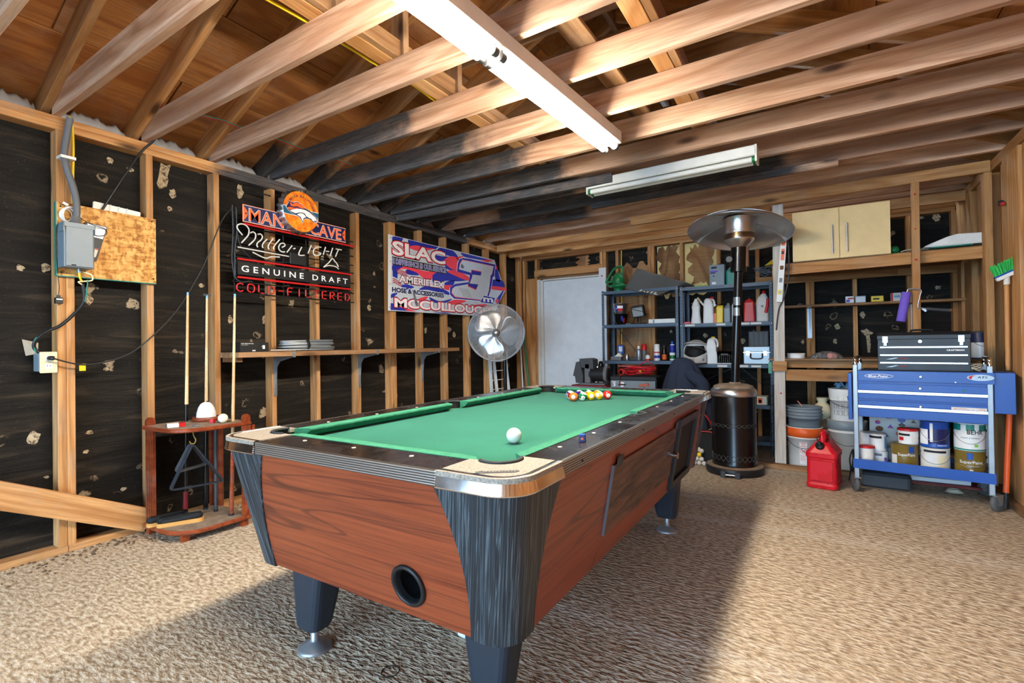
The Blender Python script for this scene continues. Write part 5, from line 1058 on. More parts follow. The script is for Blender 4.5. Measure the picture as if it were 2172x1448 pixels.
# rubber mat
mt = thing('floor_mat', 'stiff dark grey mat with pale lettering hanging over the front of the left rack', 'mat', (1.95, 5.62, Z1)); A, B, C_, D_ = Vector((1.750,5.79,2.015)), Vector((1.668,5.595,1.765)), Vector((2.050,5.590,1.652)), Vector((2.335,5.66,1.793))
m = MB(); m.grid(lambda u, v: tuple(B.lerp(C_, u).lerp(A.lerp(D_, u), v)+Vector((0,.02*math.sin(u*9)*v,.004*math.sin(u*14)))), 16, 10); mo = m.build('mat_sheet', 'grey_fabric', mt, True, thick=.006)
E_ = Vector((2.42,5.80,1.752)); m = MB(); m.grid(lambda u, v: tuple(C_.lerp(D_, v*1.0).lerp(Vector((2.21,5.72,1.757)).lerp(E_, v), u)), 6, 6); m.build('mat_fold', 'grey_fabric', mt, True, thick=.006)
nx = (C_-B).normalized(); ny = ((A-B)-nx*(A-B).dot(nx)).normalized(); nz = nx.cross(ny); TMx = Matrix((nx, ny, nz)).transposed().to_4x4(); TMx.translation = B+(C_-B)*.72+ny*.036+nz*.008
text('AWE', TMx, .23, .066, 'paper', mt, off=.02, shear=.25)
# two small metal buckets, stacked
def bucket_small(z, mat, label, prints):
    t_ = thing('tin_bucket', label, 'bucket', (1.56, 5.74, z)); m = MB(); m.lathe([(.062,0),(.064,.003),(.088,.122),(.091,.124),(.091,.128),(.086,.127),(.06,.006),(.001,.006)], 26); m.build('pail', mat, t_)
    m = MB(); m.tube([(-.088,0,.118),(-.075,-.055,.04),(-.02,-.075,.01)], .0022, 6); m.build('bail', 'galv', t_)
    for a0, a1, z0, z1, pm in prints:
        m = MB(); rr = lambda z: .0645+.024*z/.122+.0008; m.grid(lambda u, v: (rr(z0+(z1-z0)*v)*math.sin(a0+(a1-a0)*u), -rr(z0+(z1-z0)*v)*math.cos(a0+(a1-a0)*u), z0+(z1-z0)*v), 6, 2); m.build('print', pm, t_)
bucket_small(Z2+.001, 'black_gloss', 'small black tin bucket with a red and blue print, under the silver one', ((.35,.65,.06,.10,'ink_blue'),(.45,.8,.04,.07,'ink_blue'),(.75,.95,.02,.08,'ink_red')))
bucket_small(Z2+.128, 'steel', 'small silver tin bucket with a lone-star flag print stacked on the black one', ((-.6,-.18,.035,.098,'ink_blue'),(-.18,.65,.067,.098,'ink_white'),(-.18,.65,.035,.067,'ink_red'),(-.43,-.33,.058,.075,'ink_white')))
# work light
wk = thing('work_light', 'black square floodlight on a wire stand on the middle shelf of the left rack', 'work light', (1.77, 5.73, Z2+.001)); wm = Matrix.Translation((0,0,.145)) @ Matrix.Rotation(R(-6), 4, 'Y') @ Matrix.Rotation(R(12), 4, 'X') @ BW(0,0,0)
m = MB(wm); m.prism(rrect(-.075,.075,-.072,.072,.02), -.06, .0); m.build('housing', 'black_plastic', wk); m = MB(wm); m.prism(rrect(-.06,.06,-.052,.050,.008), .0, .004); m.build('glass', 'glass_grey', wk)
for s in (-1,1): m = MB(); m.tube([(s*.03,.0,.09),(s*.05,-.03,.004),(s*.02,-.06,.004),(-s*.02,-.06,.004)], .005, 6); m.build('stand_wire', 'black_plastic', wk)
m = MB(); m.cyl((0,0,.03),(0,0,.09),.012,8); m.box(-.07,.09,-.03,.05,0,.012); m.build('stand_base', 'black_matte', wk)
m = MB(wm); m.tube([(-.07,.05,.008),(.0,.02,.010),(.07,-.01,.010),(.078,-.05,.0)], .003, 6); m.build('cord', 'black_matte', wk)
carton('long_white_box', 'long flat white box on the middle shelf of the left rack', 1.925, 2.225, 5.635, 5.72, Z2+.0005, Z2+.048, 'white', prints=((.17,.23,.1,.85,'ink_grey'),))
o = MB(); o.box(-.03,.03,-.012,.012,0,.012,.002); o = o.build('utility_knife', 'grey_plastic'); o.location = (1.68,5.66,Z2+.001); tag(o, 'small grey box cutter lying beside the tin buckets', 'knife')
# lower shelf of the left rack
o = carton('sanding_block', 'grey sponge block on the lower shelf of the left rack', 1.445, 1.575, 5.68, 5.77, Z3, Z3+.045, 'grey_plastic', 'sponge')
o = MB(); o.add([(-.05,0,.0),(.05,0,.0),(.05,.04,.0),(-.05,.04,.0),(.0,.01,.045),(.01,.03,.045)], [(0,3,2,1),(0,1,4),(1,2,5,4),(2,3,5),(3,0,4,5)]); o = o.build('folded_paper', 'paper'); o.location = (1.53,5.72,Z3+.046); tag(o, 'folded white paper on top of the grey sponge block', 'paper')
def spray(name, label, x, y, z, r, h, mat, cap, capm, cat='can', bands=()):
    t_ = thing(name, label, cat, (x, y, z+.0005)); m = MB(); m.lathe([(r*.92,0),(r,.004),(r,h-.02),(r*.9,h-.008),(r*.55,h)], 18); m.build('body', mat, t_)
    m = MB(); m.lathe([(r*cap[0],h-.012),(r*cap[0],h+cap[1]-.006),(r*cap[0]*.8,h+cap[1])], 16); m.build('cap', capm, t_)
    for z0, z1, bm in bands: m = MB(); m.lathe([(r+.0006,z0),(r+.0006,z1)], 18, caps=False); m.build('print_band', bm, t_)
spray('small_can', 'little bare silver can on the lower shelf of the left rack', 1.637, 5.72, Z3, .027, .068, 'steel', (.8,.006), 'steel')
o = MB(); o.box(-.045,.045,-.03,.03,0,.04,.012); o = o.build('grey_roll', 'grey_dark'); o.location = (1.715,5.74,Z3+.0005); tag(o, 'dark grey roll lying between the silver can and the caulk can', 'roll')
spray('caulk_can', 'silver can with a ragged white top on the lower shelf of the left rack', 1.790, 5.69, Z3, .030, .135, 'galv', (.5,.035), 'white')
spray('spray_can', 'red-capped spray can behind the silver caulk can', 1.832, 5.76, Z3, .033, .13, 'grey_plastic', (.98,.06), 'red')
spray('small_can', 'little white and red can on the lower shelf of the left rack', 1.893, 5.70, Z3, .027, .066, 'paper', (.8,.005), 'steel', bands=((.002,.02,'ink_red'),))
spray('spray_can', 'white spray can with red lettering on the lower shelf of the left rack', 2.005, 5.68, Z3, .033, .145, 'white', (.97,.045), 'white', bands=((.088,.102,'ink_red'),(.03,.06,'ink_blue')))
spray('spray_can', 'black and orange spray can beside the white spray can', 2.072, 5.74, Z3, .026, .15, 'black_gloss', (.8,.03), 'black_plastic', bands=((.01,.07,'orange'),))
spray('spray_can', 'blue spray can with a blue trigger cap beside the rack upright', 2.168, 5.72, Z3, .031, .185, 'ink_white', (.55,.035), 'blue', bands=((.09,.175,'ink_blue'),(.02,.06,'green')))
carton('small_red_box', 'small red and white box behind the white spray can', 1.945, 1.985, 5.76, 5.80, Z3+.0005, Z3+.07, 'paper', prints=((0,1,0,.6,'ink_red'),))
# blue outlet box on the stud
bo = thing('stud_outlet', 'open blue outlet box with a white receptacle on the stud behind the left rack', 'outlet', (1.45, YB-.03, .98)); m = MB(); m.box(1.412,1.490,YB-.035,YB-.0005,.985,1.100); m.build('blue_box', 'blue', bo, True); m = MB(); m.box(1.428,1.474,YB-.040,YB-.035,1.02,1.085); m.build('receptacle', 'white', bo, True)
cable('wire', [(1.452,YB-.04,1.02),(1.46,YB-.05,.99),(1.45,YB-.05,.96)], .004, 'white', bo)
cable('yellow_cable', [(1.475,YB-.012,2.30),(1.47,YB-.012,2.10),(1.465,YB-.012,1.90),(1.468,YB-.012,1.5),(1.455,YB-.012,1.11)], .006, 'yellow', None, 8, 'yellow cable running down the stud behind the left rack')
# ---- right rack, top
tn = thing('solvent_tin', 'rectangular grey solvent tin with black and purple print on top of the right rack', 'tin', (2.655, 5.76, Q1+.001))
rings(tn, 'tin', 'grey_box', [(.078,.05,0,0,.008),(.078,.05,.225,0,.008),(.074,.046,.232,0,.008)]); m = MB(); m.lathe([(.018,.232),(.018,.245),(.001,.246)], 12, (.03,0,0)); m.build('cap', 'black_plastic', tn)
for (a, b, c, d, pm) in ((-.055,.0,.19,.212,'ink'),(-.066,.012,.15,.168,'purple'),(-.066,-.012,.138,.148,'ink'),(-.04,-.022,.105,.115,'ink'),(-.05,-.01,.02,.045,'ink_white'),(-.06,.0,.09,.093,'ink_grey'),(-.06,.0,.065,.068,'ink_grey')): m = MB(BW(0,0,-.0505)); m.box(a,b,c,d,0,.0008); m.build('print', pm, tn)
gj = thing('green_jug', 'teal plastic jug standing behind the patio heater on the right rack', 'jug', (2.80, 5.77, Q1+.001)); rings(gj, 'jug', 'teal', [(.055,.05,0,0,.02),(.058,.053,.01,0,.02),(.058,.053,.15,0,.02),(.035,.035,.19,.01,.02),(.02,.02,.20,.01,.015)]); m = MB(); m.lathe([(.022,.20),(.022,.225)], 14, (.01,0,0)); m.build('cap', 'white', gj)
o = MB(); o.tube(smooth([(0,0,.004),(.05,.02,.01),(.1,0,.004),(.13,-.02,.008)], 4), .006, 6); o = o.build('green_strap', 'ink_lime'); o.location = (2.42,5.70,Q1+.004); tag(o, 'short lime green strap lying on top of the right rack', 'strap')
# ---- right rack, middle shelf
def bottle(name, label, x, y, z, sec, mat, caps, cat='bottle', extra=()):
    t_ = thing(name, label, cat, (x, y, z+.0005)); rings(t_, 'body', mat, sec)
    for r0, z0, z1, dx, cm in caps: m = MB(); m.lathe([(r0,z0),(r0,z1-.002),(r0*.85,z1)], 14, (dx,0,0)); m.build('cap', cm, t_)
    for fn_, nm, mm in extra: m = MB(); fn_(m); m.build(nm, mm, t_)
    return t_
bottle('spray_bottle', 'white hourglass spray bottle with a yellow trigger on the right rack', 2.437, 5.70, Q2, [(.052,.042,0,0,.03),(.054,.044,.01,0,.03),(.044,.036,.09,0,.028),(.040,.034,.14,0,.026),(.046,.038,.185,0,.028),(.03,.028,.23,0,.02),(.016,.016,.262,0,.014)], 'white', ((.017,.262,.275,0,'white'),), extra=((lambda m: m.tube([(.02,-.01,.285),(.055,-.015,.235),(.085,-.015,.195)], .010, 8), 'trigger', 'white'), (lambda m: m.tube([(.03,-.02,.272),(.05,-.024,.24)], .006, 8), 'trigger_stripe', 'yellow')))
bottle('detergent_jug', 'tall white jug with a red cap on the right rack beside the hourglass bottle', 2.566, 5.72, Q2, [(.055,.045,0,0,.02),(.056,.046,.01,0,.02),(.052,.044,.20,0,.025),(.038,.035,.25,-.006,.02),(.022,.022,.272,-.008,.018)], 'white', ((.018,.265,.288,.035,'red'),), 'jug', ((lambda m: m.tube(smooth([(.015,0,.265),(.045,0,.255),(.058,0,.22),(.052,0,.185),(.075,0,.20)], 4), .011, 8), 'handle', 'white'),))
bottle('slim_can', 'slim pink and red can between the white jug and the yellow bottle', 2.636, 5.69, Q2, [(.017,.017,0,0,.016),(.017,.017,.105,0,.016)], 'pink', ((.014,.105,.16,0,'brown'),), 'can')
bottle('oil_bottle', 'yellow motor oil bottle with a black cap on the right rack', 2.684, 5.70, Q2, [(.032,.036,0,0,.01),(.034,.038,.008,0,.01),(.036,.038,.165,0,.012),(.03,.03,.185,.006,.012)], 'yellow', ((.014,.183,.205,.006,'black_plastic'),))
bottle('oil_bottle', 'silver-grey motor oil bottle beside the yellow one', 2.757, 5.70, Q2, [(.030,.036,0,0,.01),(.032,.038,.008,0,.01),(.033,.038,.15,0,.012),(.02,.024,.19,.008,.012)], 'grey_box', ((.013,.19,.208,.008,'galv'),))
bottle('white_bottle', 'white bottle half hidden behind the patio heater pole', 2.845, 5.72, Q2, [(.045,.04,0,0,.02),(.046,.042,.01,0,.02),(.044,.04,.18,0,.02),(.018,.018,.24,0,.015)], 'white', ((.017,.24,.262,0,'yellow'),))
bottle('coolant_bottle', 'red motor oil bottle with a black cap on the right rack', 2.971, 5.70, Q2, [(.054,.04,0,0,.012),(.055,.042,.008,0,.012),(.05,.04,.20,0,.018),(.035,.03,.228,0,.018),(.02,.02,.24,0,.015)], 'red', ((.019,.24,.262,0,'black_plastic'),))
bottle('blue_bottle', 'narrow blue and yellow bottle behind the red oil bottle', 3.032, 5.76, Q2, [(.02,.03,0,0,.01),(.02,.03,.18,0,.01)], 'ink_navy', ((.014,.18,.20,0,'yellow'),))
bottle('sprayer_jug', 'large white sprayer jug with a red handle at the right end of the rack', 3.098, 5.69, Q2, [(.055,.05,0,0,.02),(.057,.052,.01,0,.02),(.058,.05,.20,0,.025),(.045,.04,.25,0,.025),(.02,.02,.285,.01,.015)], 'white_matte', ((.016,.285,.315,.01,'red'),), 'jug', ((lambda m: m.tube([(.052,-.052,.23),(.046,-.058,.16),(.03,-.060,.085)], .015, 8), 'handle', 'red_gloss'), (lambda m: m.lathe([(.013,0),(.012,.001)], 12, (-.0,-.0525,.155), 'y'), 'emblem', 'ink_grey')))
o = MB(); o.box(-.045,.045,-.03,.03,0,.022,.006); o = o.build('red_tape_case', 'red_gloss'); o.location = (2.345,5.67,Q2+.0005); tag(o, 'flat red plastic case at the left end of the right rack shelf', 'case')
# ---- right rack, lower shelf
hl = thing('motocross_helmet', 'white dusty motocross helmet facing out on the lower shelf of the right rack', 'helmet', (2.430, 5.70, Q3+.001))
m = MB(); 
def hshell(u, v):
    a = 2*PI*u; t_ = PI*(.02+.74*v); r = Vector((.130*math.sin(t_)*math.sin(a), -.145*math.sin(t_)*math.cos(a), .135*math.cos(t_)+.125)); return tuple(r)
nu, nv = 36, 22; V = [hshell(i/nu, j/nv) for j in range(nv+1) for i in range(nu)]; F = []
for j in range(nv):
    for i in range(nu):
        a = (i+.5)/nu; a = min(a, 1-a); v = (j+.5)/nv
        if a < .16 and .40 < v < .82: continue
        F.append((j*nu+i, j*nu+(i+1)%nu, (j+1)*nu+(i+1)%nu, (j+1)*nu+i))
m.add(V, F, True); m.build('shell', 'white_matte', hl, thick=.008)
m = MB(); m.lathe([(.001,.03),(.10,.035),(.112,.09),(.110,.14),(.08,.2),(.001,.23)], 20); m.build('liner', 'black_matte', hl)
m = MB(); m.grid(lambda u, v: (.125*math.sin((u-.5)*2.5), -.13*math.cos((u-.5)*2.5)-.035*math.cos((u-.5)*2.2)-.01*v, .008+.085*v*(1-.25*math.cos((u-.5)*6))), 16, 5); m.build('chin_bar', 'white_matte', hl, thick=.016)
m = MB(); m.tube([(.118*math.sin(a)*1.0, -.147*math.cos(a*.62), .145+.055*math.cos(a)-.012) for a in [2*PI*k/26 for k in range(26)]], .006, 6, True); m.build('eye_port_trim', 'grey_dark', hl)
m = MB(); m.grid(lambda u, v: (.12*math.sin((u-.5)*2.6)*(1+.05*v), -.12*math.cos((u-.5)*2.6)-.05*v*math.cos((u-.5)*2.4), .215+.03*math.cos((u-.5)*3)+.0*v-.012*v), 14, 4); m.build('visor_peak', 'white_matte', hl, thick=.005)
text('ONE', Matrix.Translation((.085,-.137,.048)) @ Matrix.Rotation(R(38),4,'Z') @ BW(0,0,0), .06, .022, 'ink', hl, world=False, off=.01, shear=.2)
for k in range(4): m = MB(Matrix.Translation((-.005+.010*(k-1.5),-.180,.045)) @ BW(0,0,0)); m.box(-.002,.002,-.015,.015,0,.002); m.build('vent_slot', 'ink_grey', hl)
bottle('antifreeze_jug', 'white gallon jug with a yellow cap between the helmet and the white basket', 2.595, 5.71, Q3, [(.05,.06,0,0,.012),(.052,.062,.008,0,.012),(.052,.062,.19,0,.014),(.036,.045,.26,-.004,.018),(.02,.02,.28,.0,.015)], 'white', ((.018,.275,.295,.012,'yellow'),), 'jug', ((lambda m: m.tube(smooth([(.01,-.02,.275),(.045,-.02,.262),(.062,-.02,.22),(.056,-.02,.18)], 4), .011, 8), 'handle', 'white'),))
bk = thing('wire_basket', 'white perforated plastic basket on the lower shelf of the right rack', 'basket', (2.728, 5.70, Q3+.001)); m = MB(); m.loft([[(x,y,z) for x,y in rrect(-a,a,-.06,.06,.008)] for a, z in ((.083,0),(.086,.125),(.089,.125),(.089,.132),(.084,.132),(.080,.008))], True, True, False); m.build('tub', 'white', bk)
m = MB()
for i in range(8):
    for j in range(6): m.box(-.072+.020*i,-.065+.020*i,-.0618,-.0600,.012+.016*j,.017+.016*j)
tag(m.build('perforation', 'ink_grey', bk), kind='stuff'); m = MB(); m.box(-.035,.04,-.0612,-.0602,.092,.112); m.build('label_print', 'grey_dark', bk)
cs = thing('aluminum_case', 'silver hard case with a black handle on the lower shelf of the right rack', 'case', (3.035, 5.735, Q3+.001)); m = MB(); m.box(-.125,.125,-.08,.08,0,.182,.008); m.build('shell', 'galv', cs); m = MB(); m.box(-.126,.126,-.081,.081,.118,.124); m.build('seam', 'chrome_dull', cs)
m = MB(); m.tube(smooth([(-.055,-.085,.108),(-.055,-.10,.09),(-.05,-.105,.062),(0,-.107,.056),(.05,-.105,.062),(.055,-.10,.09),(.055,-.085,.108)], 4), .007, 8); m.build('handle', 'black_plastic', cs)
for x in (-.08,.08): m = MB(); m.box(x-.016,x+.016,-.087,-.0805,.09,.135); m.build('latch', 'chrome_dull', cs)
for k in range(7): m = MB(BW(0,0,-.0815)); x = -.10+.032*k; m.tube([(x,.125,.001),(x+.012,.135,.001),(x+.02,.122,.001),(x+.03,.132,.001)], .0022, 5); m.build('scroll_print', 'grey_dark', cs)
bc_ = carton('parts_case', 'dark ribbed plastic case standing behind the silver hard case', 2.945, 3.135, 5.82, 5.90, Q3+.0005, 1.232, 'grey_dark', 'case')
for k in range(4): m = MB(); m.box(-.07+.045*k,-.055+.045*k,-.043,-.0405,.01,.33); m.build('rib', 'black_plastic', bc_)
carton('warning_carton', 'white carton with an orange warning triangle on a low shelf of the right rack', 3.03, 3.13, 5.66, 5.80, .4705, .555, 'paper', prints=((.1,.5,.15,.8,'orange'),(.18,.42,.25,.6,'ink'),(.9,1,0,1,'green')))
wg = thing('wire_fence_grid', 'black wire grid leaning between the right rack and the painted post', 'wire grid', (3.21, 5.3, 0))
for k in range(4): m = MB(); m.cyl((3.175+.018*k,5.30+.09*k,.01), (3.18+.018*k,5.33+.09*k,.70), .0035, 5); m.build('wire', 'black_plastic', wg, True)
for k in range(8): m = MB(); m.cyl((3.175,5.302,.06+.09*k), (3.23,5.575,.06+.09*k), .0028, 5); m.build('wire', 'black_plastic', wg, True)
# ---- bench grinder on a red cabinet
rc = thing('red_tool_chest', 'dark red tool chest under the bench grinder, mostly hidden by the pool table', 'tool chest', (1.388, 5.32, 0)); m = MB(); m.box(-.21,.21,-.19,.19,.03,.66,.006); m.build('chest', 'red_dark', rc)
for k in range(3): m = MB(); m.box(-.19,.19,-.196,-.19,.07+.19*k,.24+.19*k); dw = m.build('drawer', 'red_dark', rc); m = MB(); m.box(-.08,.08,-.21,-.196,.2+.19*k,.215+.19*k); m.build('pull', 'steel', dw)
gr = thing('bench_grinder', 'grey and black bench grinder with large guards standing on the red tool chest', 'grinder', (1.40, 5.24, .661))
m = MB(); m.box(-.14,.17,-.09,.09,.0,.02,.004); m.build('base', 'grey_plastic', gr)
m = MB(); m.tube([(-.02,0,.12),(.16,0,.12)], .085, 22); m.build('motor', 'black_plastic', gr); m = MB(); m.cyl((.15,0,.12),(.185,0,.12),.092,22); m.build('motor_cap', 'grey_plastic', gr); m = MB(); m.cyl((.185,0,.12),(.196,0,.12),.07,18); m.build('fan_grille', 'black_matte', gr)
m = MB(); m.box(-.075,-.005,-.08,.08,.018,.24,.012); m.build('gear_housing', 'grey_plastic', gr)
m = MB(BW(0,0,-.09)); m.prism([(-.21,.10),(-.17,.255),(-.13,.265),(-.085,.10),(-.09,.02),(-.175,.02),(-.185,.095)], -.16, .0); m.build('left_guard', 'grey_dark', gr, bevel=.006)
m = MB(BW(0,0,-.06)); m.prism([(-.135,.20),(-.13,.295),(-.01,.30),(.03,.285),(.035,.18),(-.02,.18)], -.13, .02); m.build('top_guard', 'grey_dark', gr, bevel=.006)
m = MB(); m.lathe([(.028,.205),(.03,.22),(.022,.262),(.001,.268)], 14, (.095,.0,0)); m.build('knob', 'black_gloss', gr); m = MB(); m.lathe([(.018,.195),(.018,.21)], 12, (.07,-.04,0)); m.build('chrome_nut', 'chrome', gr)
m = MB(); m.tube([(.08,-.06,.04),(.10,-.085,.0215)], .012, 8); m.build('foot_bolt', 'steel', gr)
# ---- grey welder box with red cables on top
wx = thing('welder_box', 'low silver and black machine box with an orange logo behind the rack of balls', 'machine', (1.868, 5.33, .30)); m = MB(); m.box(-.25,.25,-.13,.14,.0,.42,.01); m.build('case', 'grey_box', wx); m = MB(); m.box(-.256,.256,-.136,.146,.42,.465,.012); m.build('black_lid', 'black_plastic', wx)
m = MB(); m.box(.246,.262,-.135,.145,.02,.44); m.build('edge_trim', 'black_gloss', wx)
FMx = lambda x, z: Matrix.Translation((x,-.1312,z)) @ BW(0,0,0)
text('mPi', FMx(.125,.375), .115, .042, 'ink', wx, world=False, off=.05, shear=.2); text('mPi', FMx(.125,.375) @ Matrix.Translation((0,0,.001)), .108, .036, 'ink_orange', wx, world=False, off=.015, shear=.2)
text('3', FMx(-.205,.37), .028, .036, 'ink_white', wx, world=False, off=.03); m = MB(FMx(-.205,.40)); m.box(-.022,.022,-.004,.004,0,.001); m.build('print_bar', 'ink_white', wx)
m = MB(FMx(-.115,.373)); m.prism([(-.022,.022),(.0,.032),(.022,.022),(.026,.0),(.012,-.026),(-.012,-.026),(-.026,.0)], 0, .0008); m.build('shield_print', 'ink_white', wx); m = MB(FMx(-.115,.373)); m.box(-.042,.042,-.008,.008,.0008,.0016); m.build('shield_bar', 'ink', wx)
o = carton('black_crate', 'black crate under the silver machine box, hidden by the pool table', 1.63, 2.10, 5.20, 5.47, 0, .2995, 'black_plastic', 'crate')
jc = thing('jumper_cables', 'tangle of red jumper cables piled on the silver machine box', 'cable', (1.90, 5.32, .766)); rnd = random.Random(21)
for k in range(11):
    rx, ry = rnd.uniform(.09,.16), rnd.uniform(.05,.10); z = .008+.007*k; ph = rnd.uniform(0,6); c = (rnd.uniform(-.03,.05), rnd.uniform(-.02,.02)); m = MB()
    m.tube([(c[0]+rx*math.cos(a), c[1]+ry*math.sin(a), z+.012*math.sin(2*a+ph)+.012) for a in [2*PI*j/26 for j in range(26)]], .0048, 6, True); m.build('loop', 'red_gloss', jc)
m = MB(); m.tube(smooth([(-.02,.02,.06),(.03,0,.13),(.09,0,.155),(.14,.0,.13),(.13,.02,.07),(.08,.04,.04)], 5), .0048, 6); m.build('loop', 'red_gloss', jc); m = MB(); m.tube(smooth([(-.10,-.08,.03),(-.15,-.14,.012),(-.165,-.152,-.03),(-.155,-.153,-.10)], 5), .0048, 6); m.build('loose_end', 'red_dark', jc)
m = MB(); m.tube([(-.14,-.06,.05),(-.10,-.075,.02)], .012, 8); m.build('clamp', 'red_gloss', jc); m = MB(); m.tube([(.03,-.09,.06),(.06,-.10,.05)], .008, 6); m.build('tag', 'yellow', jc)
o = MB(); o.bar((1.60,5.52,.862),(1.80,5.55,.856),.03,.012); tag(o.build('red_jack_handle', 'red'), 'red metal bar lying behind the bench grinder', 'bar')
m = MB(); m.tube(smooth([(1.63,5.42,.80),(1.68,5.40,.83),(1.70,5.40,.80),(1.69,5.40,.765),(1.66,5.40,.7655)], 4), .011, 8); tag(m.build('red_hose_end', 'red'), 'short curved red hose between the grinder and the silver box', 'hose')
# ---- jacket draped over a stool
jk = thing('jacket', 'dark navy jacket draped over a hidden stool between the pool table and the rack', 'jacket', (2.36, 5.28, 0)); m = MB()
def drape(u, v):
    a = 2*PI*u; h = 1-v; z = .965*(1-v**1.25)+.0
    r = .05+.42*v**.60+.05*v*math.sin(6*a+1)+.035*v*math.sin(11*a+2)+.015*math.sin(17*a)*v; rx = r*((.56 if math.cos(a) < 0 else .70)+.16*abs(math.cos(a))*(math.cos(a) > 0)); return (rx*math.cos(a)-.01*v, r*.62*math.sin(a), max(.004, z+.01*math.sin(5*a)*v))
m.grid(drape, 64, 20); m.build('coat', 'navy_cloth', jk, thick=.006)
m = MB(); m.tube(smooth([(.10,-.10,.80),(.17,-.16,.765),(.235,-.17,.72),(.25,-.17,.66),(.20,-.17,.60)], 5), .055, 12, r2=.065); m.build('sleeve', 'navy_cloth', jk)
for k in range(6): m = MB(); a = R(-95+6*k); m.lathe([(.005,0),(.004,.003)], 8, (-.10+.03*(k%3), -.205-.012*(k//3), .62-.1*(k//3)), 'y'); m.build('rivet', 'steel', jk)
# ---- patio heater
ht = thing('patio_heater', 'tall black and steel patio heater with a wide tilted reflector dish', 'patio heater', (2.945, 4.635, 0))
m = MB(); m.lathe([(.225,0),(.232,.01),(.232,.05),(.225,.062),(.19,.07),(.001,.071)], 40); m.build('base', 'black_plastic', ht)
t = NT('dusty_top'); nn = t.noise(t.coord((1,1,1), False), 14, 4, .6); t.out(t.ramp(nn, [(.3, c8(110,92,74)), (.7, c8(150,130,108))]), .9)
m = MB(); m.lathe([(.224,.0632),(.19,.0718),(.182,.0725)], 40, caps=False); m.build('dusty_rim', 'dusty_top', ht)
m = MB(); m.lathe([(.180,.071),(.180,.10),(.178,.105),(.178,.665),(.176,.67)], 40); m.build('tank_housing', 'black_gloss', ht)
m = MB(); m.lathe([(.184,.66),(.187,.665),(.187,.69),(.18,.712),(.163,.728),(.160,.730)], 40, caps=False); m.build('housing_collar', 'chrome_dull', ht); m = MB(); m.lathe([(.160,.728),(.158,.742),(.12,.757),(.05,.762),(.001,.762)], 40); m.build('housing_top', 'dusty_top', ht)
m = MB()
for zz, h_ in ((.115,.05),(.40,.03)):
    n = 26
    for k in range(n):
        for s in (-1,1):
            a, b = 2*PI*k/n, 2*PI*(k+s*.9)/n; m.bar((.1795*math.cos(a),.1795*math.sin(a),zz), (.1795*math.cos(b),.1795*math.sin(b),zz+h_), .003, .004)
tag(m.build('lattice_band', 'grey_dark', ht), kind='stuff')
LX = .014
m = MB(); m.tube([(LX,.0,.75),(LX+.045,.0,1.74)], .0345, 20); m.build('pole', 'black_gloss', ht)
m = MB(); m.lathe([(.05,.757),(.05,.768),(.038,.775)], 16, (LX,0,0)); m.build('pole_flange', 'dusty_top', ht)
for z in (1.47, 1.38): m = MB(); xx = LX+.045*(z-.75)/.99; m.lathe([(.0352,z-.035),(.0352,z+.035)], 18, (xx,0,0), caps=False, a0=R(200), a1=R(310)); m.build('sticker', 'galv', ht)
m = MB(); m.tube([(LX+.044,0,1.722),(LX+.053,0,1.935)], .066, 22); m.build('control_housing', 'black_gloss', ht)
m = MB(); m.box(LX+.105,LX+.125,-.03,.03,1.76,1.93); m.build('side_plate', 'brown', ht)
m = MB(); m.lathe([(.026,0),(.026,.014),(.02,.018)], 16, (LX-.02,-.068,1.83), 'y'); m.build('knob', 'black_plastic', ht)
m = MB(); m.X = Matrix.Translation((LX+.055,0,0)); m.lathe([(.066,1.93),(.10,1.965),(.118,1.99),(.122,2.0),(.122,2.045),(.118,2.05),(.122,2.056),(.122,2.185)], 30); m.build('burner', 'chrome_dull', ht)
t = NT('burner_tint'); nn = t.noise(t.coord((1,1,3), False), 7, 4, .6); t.out(t.ramp(nn, [(.3, c8(110,86,58)), (.7, c8(168,156,140))]), .3, 1)
m = MB(); m.X = Matrix.Translation((LX+.055,0,0)); m.lathe([(.1228,2.0),(.1228,2.044)], 30, caps=False); m.build('burner_band', 'burner_tint', ht)
DM = Matrix.Translation((LX+.06,0,2.132)) @ Matrix.Rotation(R(-12.5), 4, 'X') @ Matrix.Rotation(R(3.5), 4, 'Y')
m = MB(DM); m.lathe([(.415,-.075),(.414,-.068),(.36,-.03),(.28,.004),(.18,.030),(.13,.036),(.125,.060),(.001,.066)], 56, caps=False); m.build('reflector_dish', 'dish_steel', ht, thick=.002)
m = MB(DM); m.tube([(.416*math.cos(2*PI*k/56), .416*math.sin(2*PI*k/56), -.075) for k in range(56)], .004, 6, True); m.build('dish_rim', 'chrome_dull', ht)
for a in (35, 155, 235, 320):
    m = MB(DM); m.tube([(r*math.cos(R(a)), r*math.sin(R(a)), z-.004) for r, z in ((.14,.034),(.18,.028),(.28,.002),(.36,-.032),(.41,-.072))], .003, 5); m.build('dish_seam', 'steel', ht)
for s in (-1,1):
    m = MB(); m.box(s*.055-.02,s*.055+.02,-.262,-.222,.0,.052,.006); m.build('wheel_fork', 'grey_dark', ht)
m = MB(); m.cyl((-.055,-.252,.025),(.055,-.252,.025),.008,8); m.build('axle', 'steel', ht)
